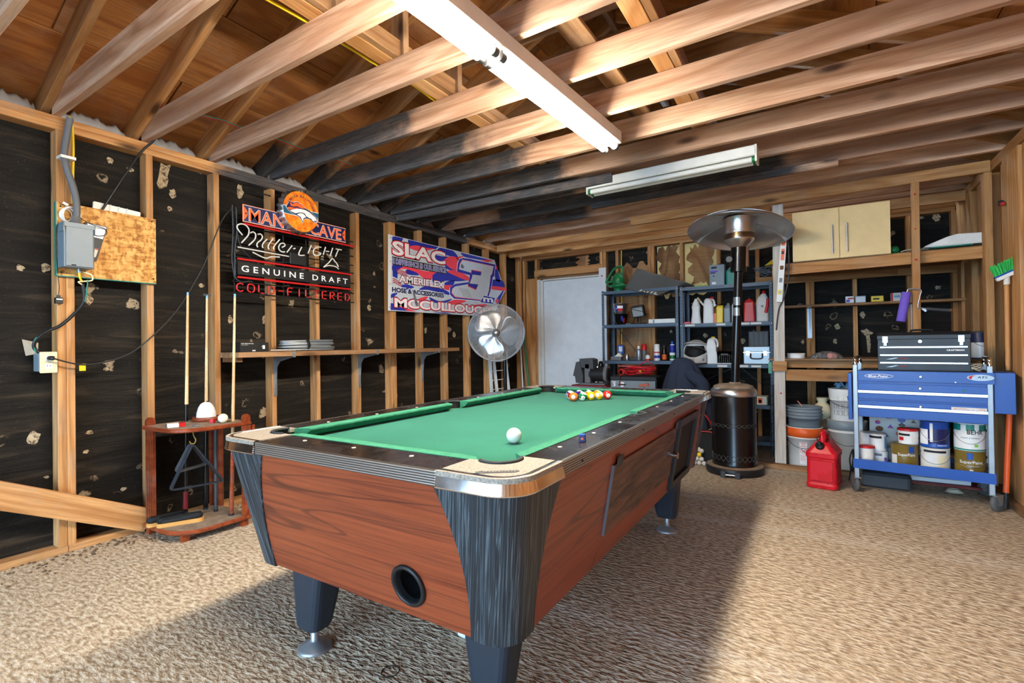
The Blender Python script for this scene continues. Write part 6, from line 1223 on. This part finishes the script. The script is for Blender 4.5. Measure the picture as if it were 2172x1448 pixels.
# ---- golf balls in a black bag, straps
bg_ = thing('ball_bag', 'black bag with a red edge slumped behind the far corner of the pool table', 'bag', (2.70, 4.80, 0)); m = MB(); m.box(-.10,.07,-.04,.10,0,.30,.03); m.build('bag', 'black_matte', bg_); m = MB(); m.tube(smooth([(-.08,-.045,.30),(.03,-.047,.305),(.055,-.047,.27),(.05,-.047,.12),(.06,-.047,.02)], 5), .005, 6); m.build('red_edge', 'red', bg_)
gb0 = None
for k, (x, z) in enumerate(((2.595,0),(2.637,0),(2.679,0),(2.616,.037),(2.658,.037),(2.637,.074),(2.66,.111),(2.632,.122))):
    o = MB(); o.ball((0,0,0), .0213, 14, 9); o = o.build('golf_ball', 'yellow' if k == 5 else 'white_matte'); o.location = (x, 4.718+.008*(k%2), z+.0213)
    tag(o, ['white golf ball at the left end of the bottom row by the heater','white golf ball in the middle of the bottom row by the heater','white golf ball at the right end of the bottom row by the heater','left white golf ball of the second row in the pile','right white golf ball of the second row in the pile','yellow golf ball among the white ones beside the heater base','topmost right white golf ball of the pile','topmost left white golf ball of the pile'][k], 'golf ball', 'golf balls piled beside the heater')
for pts, mt_, nm, lb in (([(2.60,5.05,.46),(2.68,5.03,.36),(2.72,5.05,.25)], 'red', 'red_strap', 'wide red strap hanging behind the patio heater'), ([(2.58,5.02,.20),(2.66,5.0,.27),(2.74,5.04,.32)], 'tan_handle', 'tan_strap', 'tan strap crossing behind the heater tank')):
    m = MB(); m.tube(smooth(pts, 5), .014, 8, flat=.35); tag(m.build(nm, mt_), lb, 'strap')
# ================================================================== RIGHT BACK: CART, CANS, BUCKETS
ct = thing('tool_cart', 'blue steel rolling tool cart with drawers and chrome corner posts', 'tool cart', (3.785, 4.43, 0), math.atan2(-.095, .70)); CW, CD = .755, .40
for x0, x1 in ((.004,.034),(.722,.752)):
    for y0 in (0, CD-.03):
        m = MB(); m.box(x0,x1,y0,y0+.03,.105,.94,.004); m.build('corner_post', 'galv', ct)
    m = MB(); xc = (x0+x1)/2; m.tube(smooth([(xc,.015,.935),(xc,.018,.965),(xc,.05,.985),(xc,CD-.05,.985),(xc,CD-.018,.965),(xc,CD-.015,.935)], 5), .0145, 10); m.build('push_handle', 'chrome', ct)
m = MB(); m.box(.030,.726,.012,CD-.01,.56,.892); m.build('drawer_box', 'blue', ct)
m = MB(); m.box(.030,.760,-.004,CD,.888,.897); m.box(.036,.760,-.006,.0,.822,.897); m.build('top_tray', 'blue', ct, bevel=.002)
m = MB(); m.box(.05,.74,.02,CD-.02,.8975,.900); m.build('rubber_top', 'rubber', ct)
for z0, z1, h0 in ((.695,.805,.745),(.565,.680,.636)):
    m = MB(); m.box(.036,.724,-.004,.012,z0,z1,.002); dr = m.build('drawer', 'blue', ct)
    m = MB(); m.loft([[(x,-.004,h0-.014),(x,-.016,h0-.008),(x,-.016,h0+.010),(x,-.004,h0+.014)] for x in (.036,.724)], True, True, False); m.build('drawer_trim', 'chrome_dull', dr)
    m = MB(); m.lathe([(.010,-.0045),(.010,-.008),(.006,-.010)], 14, (.388,0,z1-.024), 'y'); m.build('lock', 'chrome', dr)
m = MB(); m.lathe([(.010,-.0065),(.010,-.010),(.006,-.012)], 14, (.391,0,.862), 'y'); m.build('lock', 'chrome', ct)
CF = lambda x, z, y=-.0065: Matrix.Translation((x,y,z)) @ BW(0,0,0)
m = MB(CF(.159,.860)); m.tube([(.082*math.cos(a), .014*math.sin(a), 0) for a in [2*PI*k/28 for k in range(28)]], .0018, 5, True); m.build('logo_oval', 'ink_white', ct); text('Blue-Point', CF(.155,.860), .115, .016, 'ink_white', ct, world=False, off=.02, shear=.2)
m = MB(CF(.692,.864) @ Matrix.Diagonal((.067,.021,1,1))); m.lathe([(1,0),(.97,.0012)], 30); m.build('oval_badge', 'galv', ct); text('ATS', CF(.700,.867,-.0078), .05, .014, 'ink', ct, world=False, off=.02, shear=.2)
m = MB(CF(.655,.864,-.0078)); m.prism([(-.022,.002),(-.008,.013),(.018,.014),(-.002,.007),(-.006,-.010),(-.016,-.010)], 0, .0006); m.build('badge_swoosh', 'ink_red', ct)
m = MB(CF(.633,.652,-.005)); m.box(-.086,.086,-.012,.013,0,.001); sk_ = m.build('sticker', 'paper', ct)
for a, b, z, c in ((-.08,-.01,.657,'ink_red'),(-.075,-.055,.648,'ink_blue'),(-.03,.045,.648,'purple'),(.05,.078,.656,'ink_red')):
    m = MB(CF(.633,z,-.006)); m.tube([(a+(b-a)*k/6, .003*(-1)**k, 0) for k in range(7)], .0014, 5); m.build('sticker_script', c, ct)
m = MB(CF(.612,.775,-.004)); m.lathe([(.008,0),(.006,.003)], 8); m.build('green_dot', 'green', ct); m = MB(CF(.57,.830,-.006)); m.lathe([(.005,0),(.004,.002)], 8); m.build('rivet', 'ink_white', ct)
m = MB(); m.box(.756,.856,.02,.30,.634,.897,.003); m.build('side_shelf', 'blue', ct); m = MB(); m.box(-.028,-.004,.02,.30,.53,.876,.003); m.build('side_shelf', 'blue', ct)
m = MB(); m.bar((-.03,.06,.70),(.0,.06,.58),.012,.02); m.build('shelf_stay', 'blue', ct)
m = MB(); m.box(.002,.753,.008,CD-.005,.205,.215); m.box(.0,.755,-.003,.004,.178,.247); m.box(.0,.755,CD-.004,CD+.003,.178,.247); m.box(-.002,.006,0,CD,.178,.247); m.box(.75,.757,0,CD,.178,.247); m.build('bottom_tray', 'blue', ct)
for x, y, a in ((.0,.0,R(25)),(.735,.0,R(-35)),(.735,CD-.02,R(40)),(.02,CD-.02,R(20))):
    X = Matrix.Translation((x+.015,y+.015,0)) @ Matrix.Rotation(a,4,'Z'); m = MB(X); m.lathe([(.016,-.013),(.05,-.013),(.055,-.009),(.055,.009),(.05,.013),(.016,.013)], 24, (0,.02,.055), 'x'); wh = m.build('wheel', 'wheel_grey', ct)
    m = MB(X); m.lathe([(.02,-.015),(.02,.015)], 14, (0,.02,.055), 'x'); m.build('hub', 'galv', wh)
    m = MB(X)
    for s in (-1,1): m.add([(s*.02,-.02,.105),(s*.02,.04,.105),(s*.02,.032,.045),(s*.02,.012,.045)], [(0,1,2,3)])
    m.box(-.022,.022,-.022,.042,.104,.110); m.build('fork', 'galv', wh, thick=.003)
CT = ct.matrix_basis.copy()
def on_cart(x, y, z): return CT @ Vector((x, y, z))
RZ = math.atan2(-.095, .70)
# ---- toolbox
tb = thing('toolbox', 'black steel toolbox with chrome drawer strips on top of the blue cart', 'toolbox', on_cart(.402,.20,.9005), RZ)
m = MB(); m.box(-.25,.25,-.12,.12,.0,.222); m.build('body', 'black_plastic', tb, bevel=.002)
m = MB(); m.loft([[(x,-.122,.222),(x,.122,.222),(x,.122,.25),(x,.10,.272),(x,-.10,.272),(x,-.122,.25)] for x in (-.252,.252)], True, True, False); m.build('lid', 'black_plastic', tb, bevel=.002)
for k in range(3):
    z0 = .008+.056*k; m = MB(); m.box(-.236,.236,-.124,-.120,z0,z0+.050); dr = m.build('drawer', 'black_plastic', tb); m = MB(); m.loft([[(x,-.124,z0+.036),(x,-.131,z0+.040),(x,-.131,z0+.050),(x,-.124,z0+.052)] for x in (-.236,.236)], True, True, False); m.build('drawer_strip', 'chrome_dull', dr)
    if k < 2:
        m = MB(BW(-.17,z0+.020,-.1245)); m.prism([(-.035,-.006),(.02,.006),(.04,.006),(.0,-.006)], 0, .001); m.build('decal', 'galv', dr); m = MB(BW(-.115,z0+.021,-.1245)); m.tube([(-.015+.008*j,.004*(-1)**j,0) for j in range(7)], .0022, 5); m.build('decal', 'ink_red', dr)
text('CRAFTSMAN', BW(.175,.143,-.1246), .09, .012, 'ink_white', tb, world=False, off=.03)
for x in (-.205,.205):
    m = MB(); m.box(x-.015,x+.015,-.130,-.122,.20,.243); lt = m.build('latch', 'chrome_dull', tb); m = MB(); m.box(x-.008,x+.008,-.135,-.130,.178,.215); m.build('hasp', 'chrome_dull', lt)
m = MB(); m.lathe([(.010,-.1205),(.010,-.124)], 14, (-.01,0,.205), 'y'); m.build('lock', 'chrome', tb)
m = MB(); m.tube(smooth([(-.06,0,.273),(-.05,0,.286),(.05,0,.286),(.06,0,.273)], 4), .007, 8); m.build('carry_handle', 'black_matte', tb)
# clear paint jug and cord right of the toolbox
pj = thing('paint_jug', 'clear dark blue plastic paint jug behind the toolbox by the right wall', 'jug', (4.622,5.075,.9650), 0); m = MB(); m.lathe([(.046,0),(.048,.004),(.048,.195),(.046,.2)], 24); m.build('jug', 'navy', pj); m = MB(); m.lathe([(.0485,.01),(.0485,.125)], 24, caps=False); m.build('label', 'translucent', pj); m = MB(); m.lathe([(.050,.196),(.050,.21),(.001,.211)], 24); m.build('lid', 'grey_dark', pj)
m = MB(); m.tube([(-.048,0,.15),(-.03,-.05,.115),(.0,-.054,.10),(.03,-.05,.095)], .0018, 5); m.build('bail', 'black_plastic', pj)
m = MB(); rnd = random.Random(4)
for k in range(5): m.tube([(.028*math.cos(a)*(1+.1*k), .03*math.sin(a), .01+.008*k+.008*math.sin(a*2+k)) for a in [2*PI*j/16 for j in range(16)]], .004, 5, True)
o = m.build('cord_wad', 'rope'); o.location = on_cart(.675,.115,.9005); tag(o, 'wad of grey cord between the toolbox and the cart handle', 'cord')
# ---- paint cans on the cart's lower tray
def paint_can(name, label, x, y, z, r, h, body, lid='steel', prints=(), bail=True, cat='paint can', txt=(), taper=1.0):
    t_ = thing(name, label, cat, on_cart(x, y, z), RZ); m = MB(); m.lathe([(r*taper,0),(r*1.02*taper,.003),(r*taper,.006),(r,h-.008),(r*1.025,h-.004),(r*1.025,h)], 28); m.build('can', body, t_)
    m = MB(); m.lathe([(r*1.03,h-.012),(r*1.045,h-.002),(r*1.0,h+.003),(.001,h+.003)] if lid == 'red' else [(r*.99,h-.002),(r*.97,h+.003),(r*.85,h-.001),(.001,h-.001)], 28); m.build('lid', lid, t_)
    for k, (a0, a1, z0, z1, pm) in enumerate(prints):
        rr = r+.0008+.0003*k; m = MB(); m.grid(lambda u, v: (rr*math.sin(R(a0)+R(a1-a0)*u), -rr*math.cos(R(a0)+R(a1-a0)*u), z0+(z1-z0)*v), 14, 1); m.build('print', pm, t_)
    for s_, a, zz, w_, h_, pm in txt:
        rr = r+.0022; wp = lambda X, Y, Z_, rr=rr, a=a, zz=zz: (rr*math.sin(R(a)+X/rr), -rr*math.cos(R(a)+X/rr), zz+Y); text(s_, Matrix.Identity(4), w_, h_, pm, t_, world=False, warp=wp, off=.01)
    if bail:
        m = MB(); m.tube([(r*1.02*math.cos(a), -r*1.06*math.sin(a)*.98-.002, h*.72-h*.45*math.sin(a)) for a in [R(8+164*k/14) for k in range(15)]], .0018, 5); m.build('bail', 'steel', t_)
        for s in (-1,1): m = MB(); m.lathe([(.010,0),(.008,.006)], 10, (s*(r-.001),-.012,h*.74), 'x'); m.build('bail_ear', 'black_plastic', t_)
    return t_
zt0 = .2155
plain('olive_gold', c8(120,98,36), .35)
tri = lambda r: ()
c1_ = paint_can('paint_can', 'olive paint can with a white tub on it, left of the grey can', .292,.16,zt0,.079,.150,'olive_gold', prints=((-15,60,.02,.05,'gold'),(20,45,.095,.14,'blue'),(-62,-30,.01,.075,'paper')), txt=(('SuperPaint',12,.078,.105,.026,'ink_white'),), bail=False)
c2_ = paint_can('paint_can', 'dirty white paint can under the blue can in the middle of the tray', .462,.16,zt0,.080,.145,'paper', prints=((-50,45,.115,.130,'ink'),(10,50,.02,.10,'cream'),(-45,-8,.05,.10,'white')))
c3_ = paint_can('paint_can', 'olive paint can under the white and green can at the right end of the tray', .642,.16,zt0,.080,.145,'olive_gold', prints=((-40,30,.012,.045,'gold'),(-14,8,.092,.136,'blue'),(-5,8,.005,.028,'paper')), txt=(('SuperPaint',2,.072,.125,.026,'ink_white'),('interior acrylic',12,.050,.07,.007,'ink_white')))
c4_ = paint_can('paint_can', 'tall blue paint can stacked on the dirty white can', .462,.16,zt0+.149,.080,.180,'blue', prints=((-80,-28,.02,.125,'ink_white'),(-28,60,.03,.13,'ink_navy'),(-20,-8,.04,.17,'white')), bail=True, txt=(('interior',30,.02,.06,.010,'ink_white'),))
c5_ = paint_can('paint_can', 'white and green paint can with white drips stacked on the right olive can', .642,.16,zt0+.149,.081,.185,'white', prints=((-88,88,.135,.18,'teal'),(-88,88,.003,.014,'teal'),(-35,-15,.12,.176,'white'),(15,32,.02,.18,'white'),(14,27,.03,.048,'ink_lime'),(-6,0,.118,.150,'gold')), txt=(('BEHR',18,.128,.085,.030,'ink'),('PAINT & PRIMER',0,.088,.10,.009,'ink_grey')))
paint_can('plastic_tub', 'white plastic tub with a red lid stacked on the left olive can', .315,.16,zt0+.154,.060,.105,'white','red', prints=((-60,10,.06,.075,'ink'),(-55,-25,.025,.05,'ink_red'),(20,70,.01,.08,'paper')), bail=False, cat='tub', taper=.93)
paint_can('plastic_tub', 'small white tub with a red lid leaning at the left end of the tray', .075,.09,zt0,.048,.118,'white','red', prints=((-40,50,.03,.085,'paper'),), bail=False, cat='tub', taper=.88)
paint_can('small_paint_can', 'small white can with black lettering behind the red-lidded tub', .135,.20,zt0+.075,.052,.125,'white', prints=((-70,30,.095,.112,'ink'),(50,85,.02,.11,'sky_blue')), bail=False)
paint_can('small_paint_can', 'small white and purple can under the can with black lettering', .145,.20,zt0,.050,.074,'white', prints=((-60,20,.04,.06,'ink_grey'),(35,60,.004,.03,'purple')), bail=False)
paint_can('grey_tub', 'translucent grey tub at the back left of the tray', .078,.29,zt0,.062,.19,'translucent','glass_grey', bail=False, cat='tub')
paint_can('grey_tub', 'short grey tub between the small cans and the olive can', .205,.30,zt0,.045,.085,'grey_box','glass_grey', bail=False, cat='tub')
sb = thing('sticker_tote', 'white tote covered with colourful camping badges standing behind the cans', 'tote', on_cart(.225,.475,.0405), RZ); m = MB(); m.box(-.155,.17,-.05,.06,0,.52,.01); m.build('tote', 'white_matte', sb); rnd = random.Random(9); cols = ['orange','red','teal','blue','gold','purple','ink_navy','brown']
for k, (x, z) in enumerate(((-.13,.49),(-.10,.43),(-.03,.47),(.05,.46),(.12,.45),(-.02,.40),(.05,.42),(-.09,.38),(.03,.35),(.10,.38),(.15,.50),(-.05,.33),(.13,.33))):
    m = MB(BW(x,z,-.0505)); n = rnd.choice((3,4,6,12)); r = rnd.uniform(.018,.026); m.prism([(r*math.cos(2*PI*j/n+PI/2), r*.85*math.sin(2*PI*j/n+PI/2)) for j in range(n)], 0, .0008); bd = m.build('badge', cols[k % 8], sb); m = MB(BW(x,z-.003,-.0514)); m.prism([(r*.55*math.cos(2*PI*j/n+PI/2), r*.5*math.sin(2*PI*j/n+PI/2)) for j in range(n)], 0, .0006); m.build('badge_centre', cols[(k*3+2) % 8], bd)
# ---- under and behind the cart
o = MB(); o.box(-.16,.16,-.09,.09,0,.11,.03); o = o.build('dark_tote', 'grey_dark'); o.location = (3.99,4.695,.001); o.rotation_euler.z = -.05; tag(o, 'dark rounded tote lying on the floor under the cart', 'tote')
m = MB(); m.box(-.26,.24,-.07,.07,0,.014); o = m.build('red_board', 'red_dark'); o.location = (4.36,4.80,.041); tag(o, 'thin reddish board lying on the sill under the cart', 'board')
m = MB(); m.box(-.20,.16,-.05,.06,0,.03,.004); o = m.build('plastic_sheet', 'translucent'); o.location = (4.34,4.82,.056); tag(o, 'crumpled clear plastic lying on the reddish board under the cart', 'plastic sheet')
m = MB()
for k in range(4): m.tube([(.05*math.cos(a)*(1-.1*k),.03*math.sin(a),.006+.006*k) for a in [2*PI*j/14 for j in range(14)]], .004, 5, True)
o = m.build('striped_rope', 'rope'); o.location = (4.40,4.74,.001); tag(o, 'small coil of pale rope on the floor by the rear caster', 'rope')
# ---- gas can
gc = thing('gas_can', 'red plastic gas can with a black cap on the floor left of the cart', 'gas can', (3.60, 4.515, 0), R(-9))
secs = [(.094,.125,0,0,.03),(.102,.133,.008,0,.03),(.104,.135,.03,0,.03),(.098,.13,.045,0,.03),(.098,.13,.225,0,.03),(.104,.135,.24,0,.03),(.104,.135,.27,0,.03)]
rings(gc, 'tank', 'red_gloss', secs)
m = MB(); RR = lambda x0, x1, y0, y1, z, c=.02: [(x,y,z) for x,y in rrect(x0,x1,y0,y1,c,4)]
m.loft([RR(-.103,.103,-.134,.134,.268,.03), RR(-.06,.06,-.10,.13,.325,.03), RR(-.045,.045,-.075,.125,.345,.02)], True, True, False); m.build('shoulder', 'red_gloss', gc)
m = MB(); m.tube(smooth([(0,-.06,.335),(0,-.045,.385),(0,-.01,.405),(0,.05,.405),(0,.10,.38),(0,.12,.32)], 5), .022, 10); m.build('handle', 'red_gloss', gc)
m = MB(); m.X = Matrix.Translation((-.01,-.098,.315)) @ Matrix.Rotation(R(48),4,'X'); m.lathe([(.030,0),(.030,.022),(.026,.026),(.014,.03),(.013,.055),(.001,.056)], 18); m.build('cap', 'black_plastic', gc)
m = MB(); m.tube([(-.01,-.12,.345),(-.03,-.10,.375),(-.01,-.07,.39)], .003, 6); m.build('cap_strap', 'black_plastic', gc)
m = MB(); m.box(-.075,.075,-.1365,-.131,.06,.215,.004); m.build('panel_relief', 'red_gloss', gc)
# ---- five-gallon buckets
def pail(name, label, x, y, z, r, h, mat, ribs, bail=True, rim=None, txt=None):
    t_ = thing(name, label, 'bucket', (x, y, z)); P = [(r*.88,0),(r*.90,.004)]; z_ = h
    P += [(r*(.90+.07*(h-.10)/h),h-.10)]
    for k in range(ribs): a = h-.098+.028*k; P += [(r*1.035,a),(r*1.035,a+.008),(r*.98,a+.010),(r*.985,a+.026)]
    P += [(r*1.04,h-.012),(r*1.04,h),(r*.97,h),(r*.85,.02),(.001,.02)]; m = MB(); m.lathe(P, 34); m.build('pail', mat, t_)
    if rim: m = MB(); m.lathe([(r*1.0,h-rim[0]),(r*1.05,h-rim[0]+.004),(r*1.05,h-rim[1]),(r*1.0,h-rim[1]+.003)], 34, caps=False); m.build('lid_band', rim[2], t_)
    if bail: m = MB(); m.tube([(r*1.05*math.cos(a), -r*1.07*math.sin(a), h-.06-h*.32*math.sin(a)) for a in [R(6+168*k/14) for k in range(15)]], .0022, 5); m.build('bail', 'grey_dark', t_)
    return t_
p1_ = pail('paint_bucket', 'white five-gallon bucket with an orange band and red warning print behind the post', 3.460, 5.090, .001, .137, .365, 'white', 2, True, (.085,.006,'orange'))
m = MB(); rr = .1262; m.grid(lambda u, v: (rr*(1+.05*v)*math.sin(-.28+.44*u), -rr*(1+.05*v)*math.cos(-.28+.44*u), .05+.19*v), 8, 3); wl_ = m.build('warning_label', 'ink_white', p1_)
wpp = lambda X, Y, Z_: ((rr*(1+.05*(Y+.10)/.19)+.002)*math.sin(-.06+X/.128), -(rr*(1+.05*(Y+.10)/.19)+.002)*math.cos(-.06+X/.128), .15+Y)
for s_, dz, w_, h_ in (('WARNING',.082,.044,.010),('AVISO',.068,.025,.008),('AVERTISSEMENT',.054,.05,.007)): text(s_, Matrix.Identity(4), w_, h_, 'ink_red', p1_, world=False, warp=lambda X, Y, Z_, dz=dz: wpp(X, Y+dz, Z_), off=.02)
m = MB(); m.tube([wpp(.021*math.cos(a), .015+.021*math.sin(a), 0) for a in [2*PI*j/22 for j in range(22)]], .0016, 5, True); m.build('warning_ring', 'ink_red', p1_); m = MB(); m.tube([wpp(-.015,.029,0), wpp(.0,.014,0), wpp(.015,.001,0)], .0022, 5); m.tube([wpp(-.008,.008,0), wpp(.0,.018,0), wpp(.010,.02,0), wpp(.006,.004,0)], .003, 5); m.build('warning_figure', 'ink_red', p1_)
for k in range(6): m = MB(); m.tube([wpp(-.023,-.022-.009*k,0), wpp(.0,-.022-.009*k,0), wpp(.02-.004*(k%3),-.022-.009*k,0)], .0009, 4); m.build('warning_text_line', 'ink_red', p1_)
pail('paint_bucket', 'grey bucket stacked on the orange-banded white bucket', 3.460, 5.090, .367, .136, .175, 'grey_box', 3)
m = MB(); m.tube([(0,0,0),(-.02,0,.03),(-.035,0,.045)], .004, 6); o = m.build('red_tipped_stick', 'pink'); o.location = (3.445,5.085,.54); tag(o, 'red-tipped wire poking out of the grey bucket', 'wire')
pail('paint_bucket', 'white five-gallon bucket with a grey lid rim behind the gas can', 3.775, 5.12, .001, .14, .435, 'white_matte', 3, True, (.075,.002,'grey_box'))
p4_ = pail('paint_bucket', 'white bucket with printed warnings stacked on the grey-rimmed one', 3.775, 5.12, .437, .128, .27, 'white', 1, True)
for i in range(3):
    for j in range(3):
        a = -.72+.32*i; m = MB(); rr2 = .1215; m.tube([(rr2*(1+.04*(z_-.05)/.2)*math.sin(a+dx), -rr2*(1+.04*(z_-.05)/.2)*math.cos(a+dx), z_) for dx, z_ in ((-.11,.05+.055*j),(.11,.05+.055*j),(.11,.09+.055*j),(-.11,.09+.055*j))], .0013, 4, True); m.build('pictogram', 'ink', p4_)
o = MB(); o.grid(lambda u, v: (-.06+.12*u, -.04+.08*v, .02+.03*math.sin(u*5)*math.sin(v*4+1)+.012*math.sin(u*17)), 10, 8); o = o.build('blue_rag', 'sky_blue', thick=.003); o.location = (3.745,5.06,.716); tag(o, 'crumpled light blue rag in the top white bucket', 'rag')
jr = thing('plaster_jar', 'round cream jar with a short neck behind the buckets', 'jar', (3.60, 5.36, .40)); m = MB(); m.lathe([(.05,0),(.07,.02),(.085,.06),(.08,.10),(.05,.14),(.035,.15),(.035,.165),(.045,.17),(.045,.20),(.04,.20)], 22); m.build('jar', 'cream', jr)
o = carton('jar_crate', 'brown wooden box under the cream jar', 3.50, 3.70, 5.28, 5.46, .001, .3995, 'old_pine', 'crate')
m = MB(); m.tube(smooth([(3.765,4.66,.03),(3.775,4.64,.12),(3.77,4.63,.20),(3.79,4.64,.27),(3.80,4.65,.20),(3.785,4.66,.10)], 5), .012, 8, flat=.4); tag(m.build('black_webbing', 'black_matte'), 'loop of black webbing between the gas can and the cart', 'strap')
# ---- broom on the right wall, second handle
bm_ = thing('broom', 'broom with green bristles and a brown handle hung head-up on the right wall', 'broom', (4.64, 4.50, .85))
m = MB(); m.tube([(4.650,4.53,1.50),(4.652,4.55,.905)], .0125, 10); m.build('handle', 'tan_handle', bm_, True); m = MB(); m.tube([(4.650,4.528,1.478),(4.650,4.526,1.53)], .017, 10); m.build('socket', 'paper', bm_, True)
BMx = Matrix.Translation((4.648,4.527,1.535)) @ Matrix.Rotation(R(-27),4,'Y'); m = MB(BMx); m.box(-.055,.055,-.02,.02,-.012,.012,.004); m.build('block', 'white', bm_, True); m = MB(BMx); m.box(-.056,.056,-.0205,.0205,.012,.022); m.build('blue_band', 'blue', bm_, True)
m = MB(BMx); rnd = random.Random(1)
for k in range(150):
    x, y = rnd.uniform(-.052,.052), rnd.uniform(-.018,.018); dx = .35*x+.01; m.bar((x,y,.02), (x+dx+rnd.uniform(-.006,.006)+.01, y*1.2, .085+rnd.uniform(-.008,.012)), .003, .003)
tag(m.build('bristles', 'green_bright', bm_, True), kind='stuff')
m = MB(); m.tube([(4.638,4.480,.622),(4.600,4.435,.055)], .0155, 12); rp_ = m.build('red_pole', 'ink_orange'); tag(rp_, 'bright orange-red pole leaning on the right wall beside the cart', 'pole'); m = MB(); m.tube([(4.6038,4.4395,.11),(4.5975,4.4325,.012)], .018, 12); m.build('rubber_end', 'black_plastic', rp_)
m = MB(); m.box(4.655,4.675,4.66,4.70,2.04,2.07); ck_ = m.build('wall_clip', 'black_plastic'); tag(ck_, 'small black and red clip screwed high on the right wall', 'clip'); m = MB(); m.box(4.655,4.672,4.63,4.66,2.03,2.05); m.build('red_tab', 'red', ck_)
# ---- wires along the ceiling
cable('yellow_ceiling_cable', [(1.52,.55,2.583),(1.59,1.0,2.583),(1.611,1.215,2.60),(1.651,1.462,2.583),(1.63,1.66,2.60),(1.655,1.86,2.583),(1.655,2.08,2.596),(1.66,2.29,2.583),(1.70,2.52,2.596),(1.747,2.74,2.583),(1.765,3.12,2.583),(1.77,3.55,2.583)], .0075, 'yellow', None, 8, 'yellow cable running along the tops of the ceiling joists')
cable('yellow_drop_cable', [(.05,1.033,2.43),(.026,1.052,2.38),(.024,1.056,2.25),(.024,1.052,2.05),(.03,1.05,1.95)], .0065, 'yellow', None, 8, 'yellow cable running down beside the grey conduit')
cable('signal_wire', [(.26,1.41,2.56),(.30,1.52,2.575),(.34,1.70,2.585),(.35,1.83,2.577),(.37,2.0,2.585),(.38,2.22,2.577),(.40,2.42,2.585),(.42,2.66,2.577)], .0028, 'red', None, 6, 'thin red wire strung across the joists above the left wall', 'wire')
cable('signal_wire', [(.27,1.43,2.57),(.31,1.54,2.583),(.345,1.72,2.592),(.357,1.84,2.583),(.377,2.02,2.59),(.388,2.24,2.583),(.41,2.44,2.59),(.43,2.67,2.582)], .0028, 'teal', None, 6, 'thin green wire strung beside the red one across the joists', 'wire')
# ring on the floor
m = MB(); m.tube([(.030*math.cos(a), .030*math.sin(a), .0015) for a in [2*PI*j/20 for j in range(20)]], .0015, 5, True); o = m.build('rubber_band', 'black_matte'); o.location = (2.30,1.22,.0); tag(o, 'thin black ring lying on the concrete under the near end of the table', 'ring')
m = MB(); m.box(-.03,.03,-.10,.10,0,.05,.01); m.cyl((0,-.09,.05),(0,-.09,.08),.012,8); o = m.build('metal_jug', 'translucent'); o.location = (2.40,1.60,.0); tag(o, 'pale plastic piece lying on the floor under the table', 'plastic piece')
# ================================================================== LAMPS
lamp = thing('strip_light', 'lit double-tube fluorescent strip light fixed under the joists above the pool table', 'ceiling light', (2.50, 2.94, HJ), R(-3.6))
m = MB(); sec = [(-.062,0),(-.065,-.004),(-.065,-.072),(-.060,-.076),(.060,-.076),(.065,-.072),(.065,-.004),(.062,0)]
m.loft([[(x,-2.46,z) for x,z in sec], [(x,0,z) for x,z in sec]], True, True, False); m.build('housing', 'white', lamp)
for k in range(2):
    y1 = -.015-1.225*k; y0 = y1-1.20
    for x in (-.036, .036):
        m = MB(); m.cyl((x,y0+.03,-.099), (x,y1-.03,-.099), .019, 14); t_ = m.build('tube', 'tube_lit', lamp)
        for ya, yb in ((y0, y0+.03), (y1-.03, y1)):
            m = MB(); m.cyl((x,ya,-.099), (x,yb,-.099), .0195, 12); m.box(x-.010, x+.010, ya+.002, ya+.012, -.11, -.076); m.build('tube_end', 'grey_plastic', t_)
lamp2 = thing('strip_light', 'unlit white double-tube strip light with green tube ends in front of the patio heater', 'ceiling light', (2.635, 3.70, HJ), R(-2.0))
m = MB(); sec = [(-.05,0),(-.056,-.006),(-.056,-.064),(-.05,-.070),(.05,-.070),(.056,-.064),(.056,-.006),(.05,0)]
m.loft([[(-.61,y,z) for y,z in sec], [(.61,y,z) for y,z in sec]], True, True, False); m.build('housing', 'white', lamp2)
for s in (-1,1): m = MB(); m.box(s*.605, s*.617, -.056, .056, -.112, -.0); m.build('end_plate', 'white', lamp2)
for y in (-.033, .033):
    m = MB(); m.cyl((-.585,y,-.093), (.585,y,-.093), .0185, 14); t_ = m.build('tube', 'white', lamp2)
    for s in (-1,1):
        m = MB(); m.cyl((s*.585,y,-.093), (s*.604,y,-.093), .019, 12); m.build('tube_end', 'green', t_)
m = MB(); m.cyl((.05,.075,-.10), (.05,.075,-.0), .018, 10); m.build('pull_switch', 'grey_plastic', lamp2)
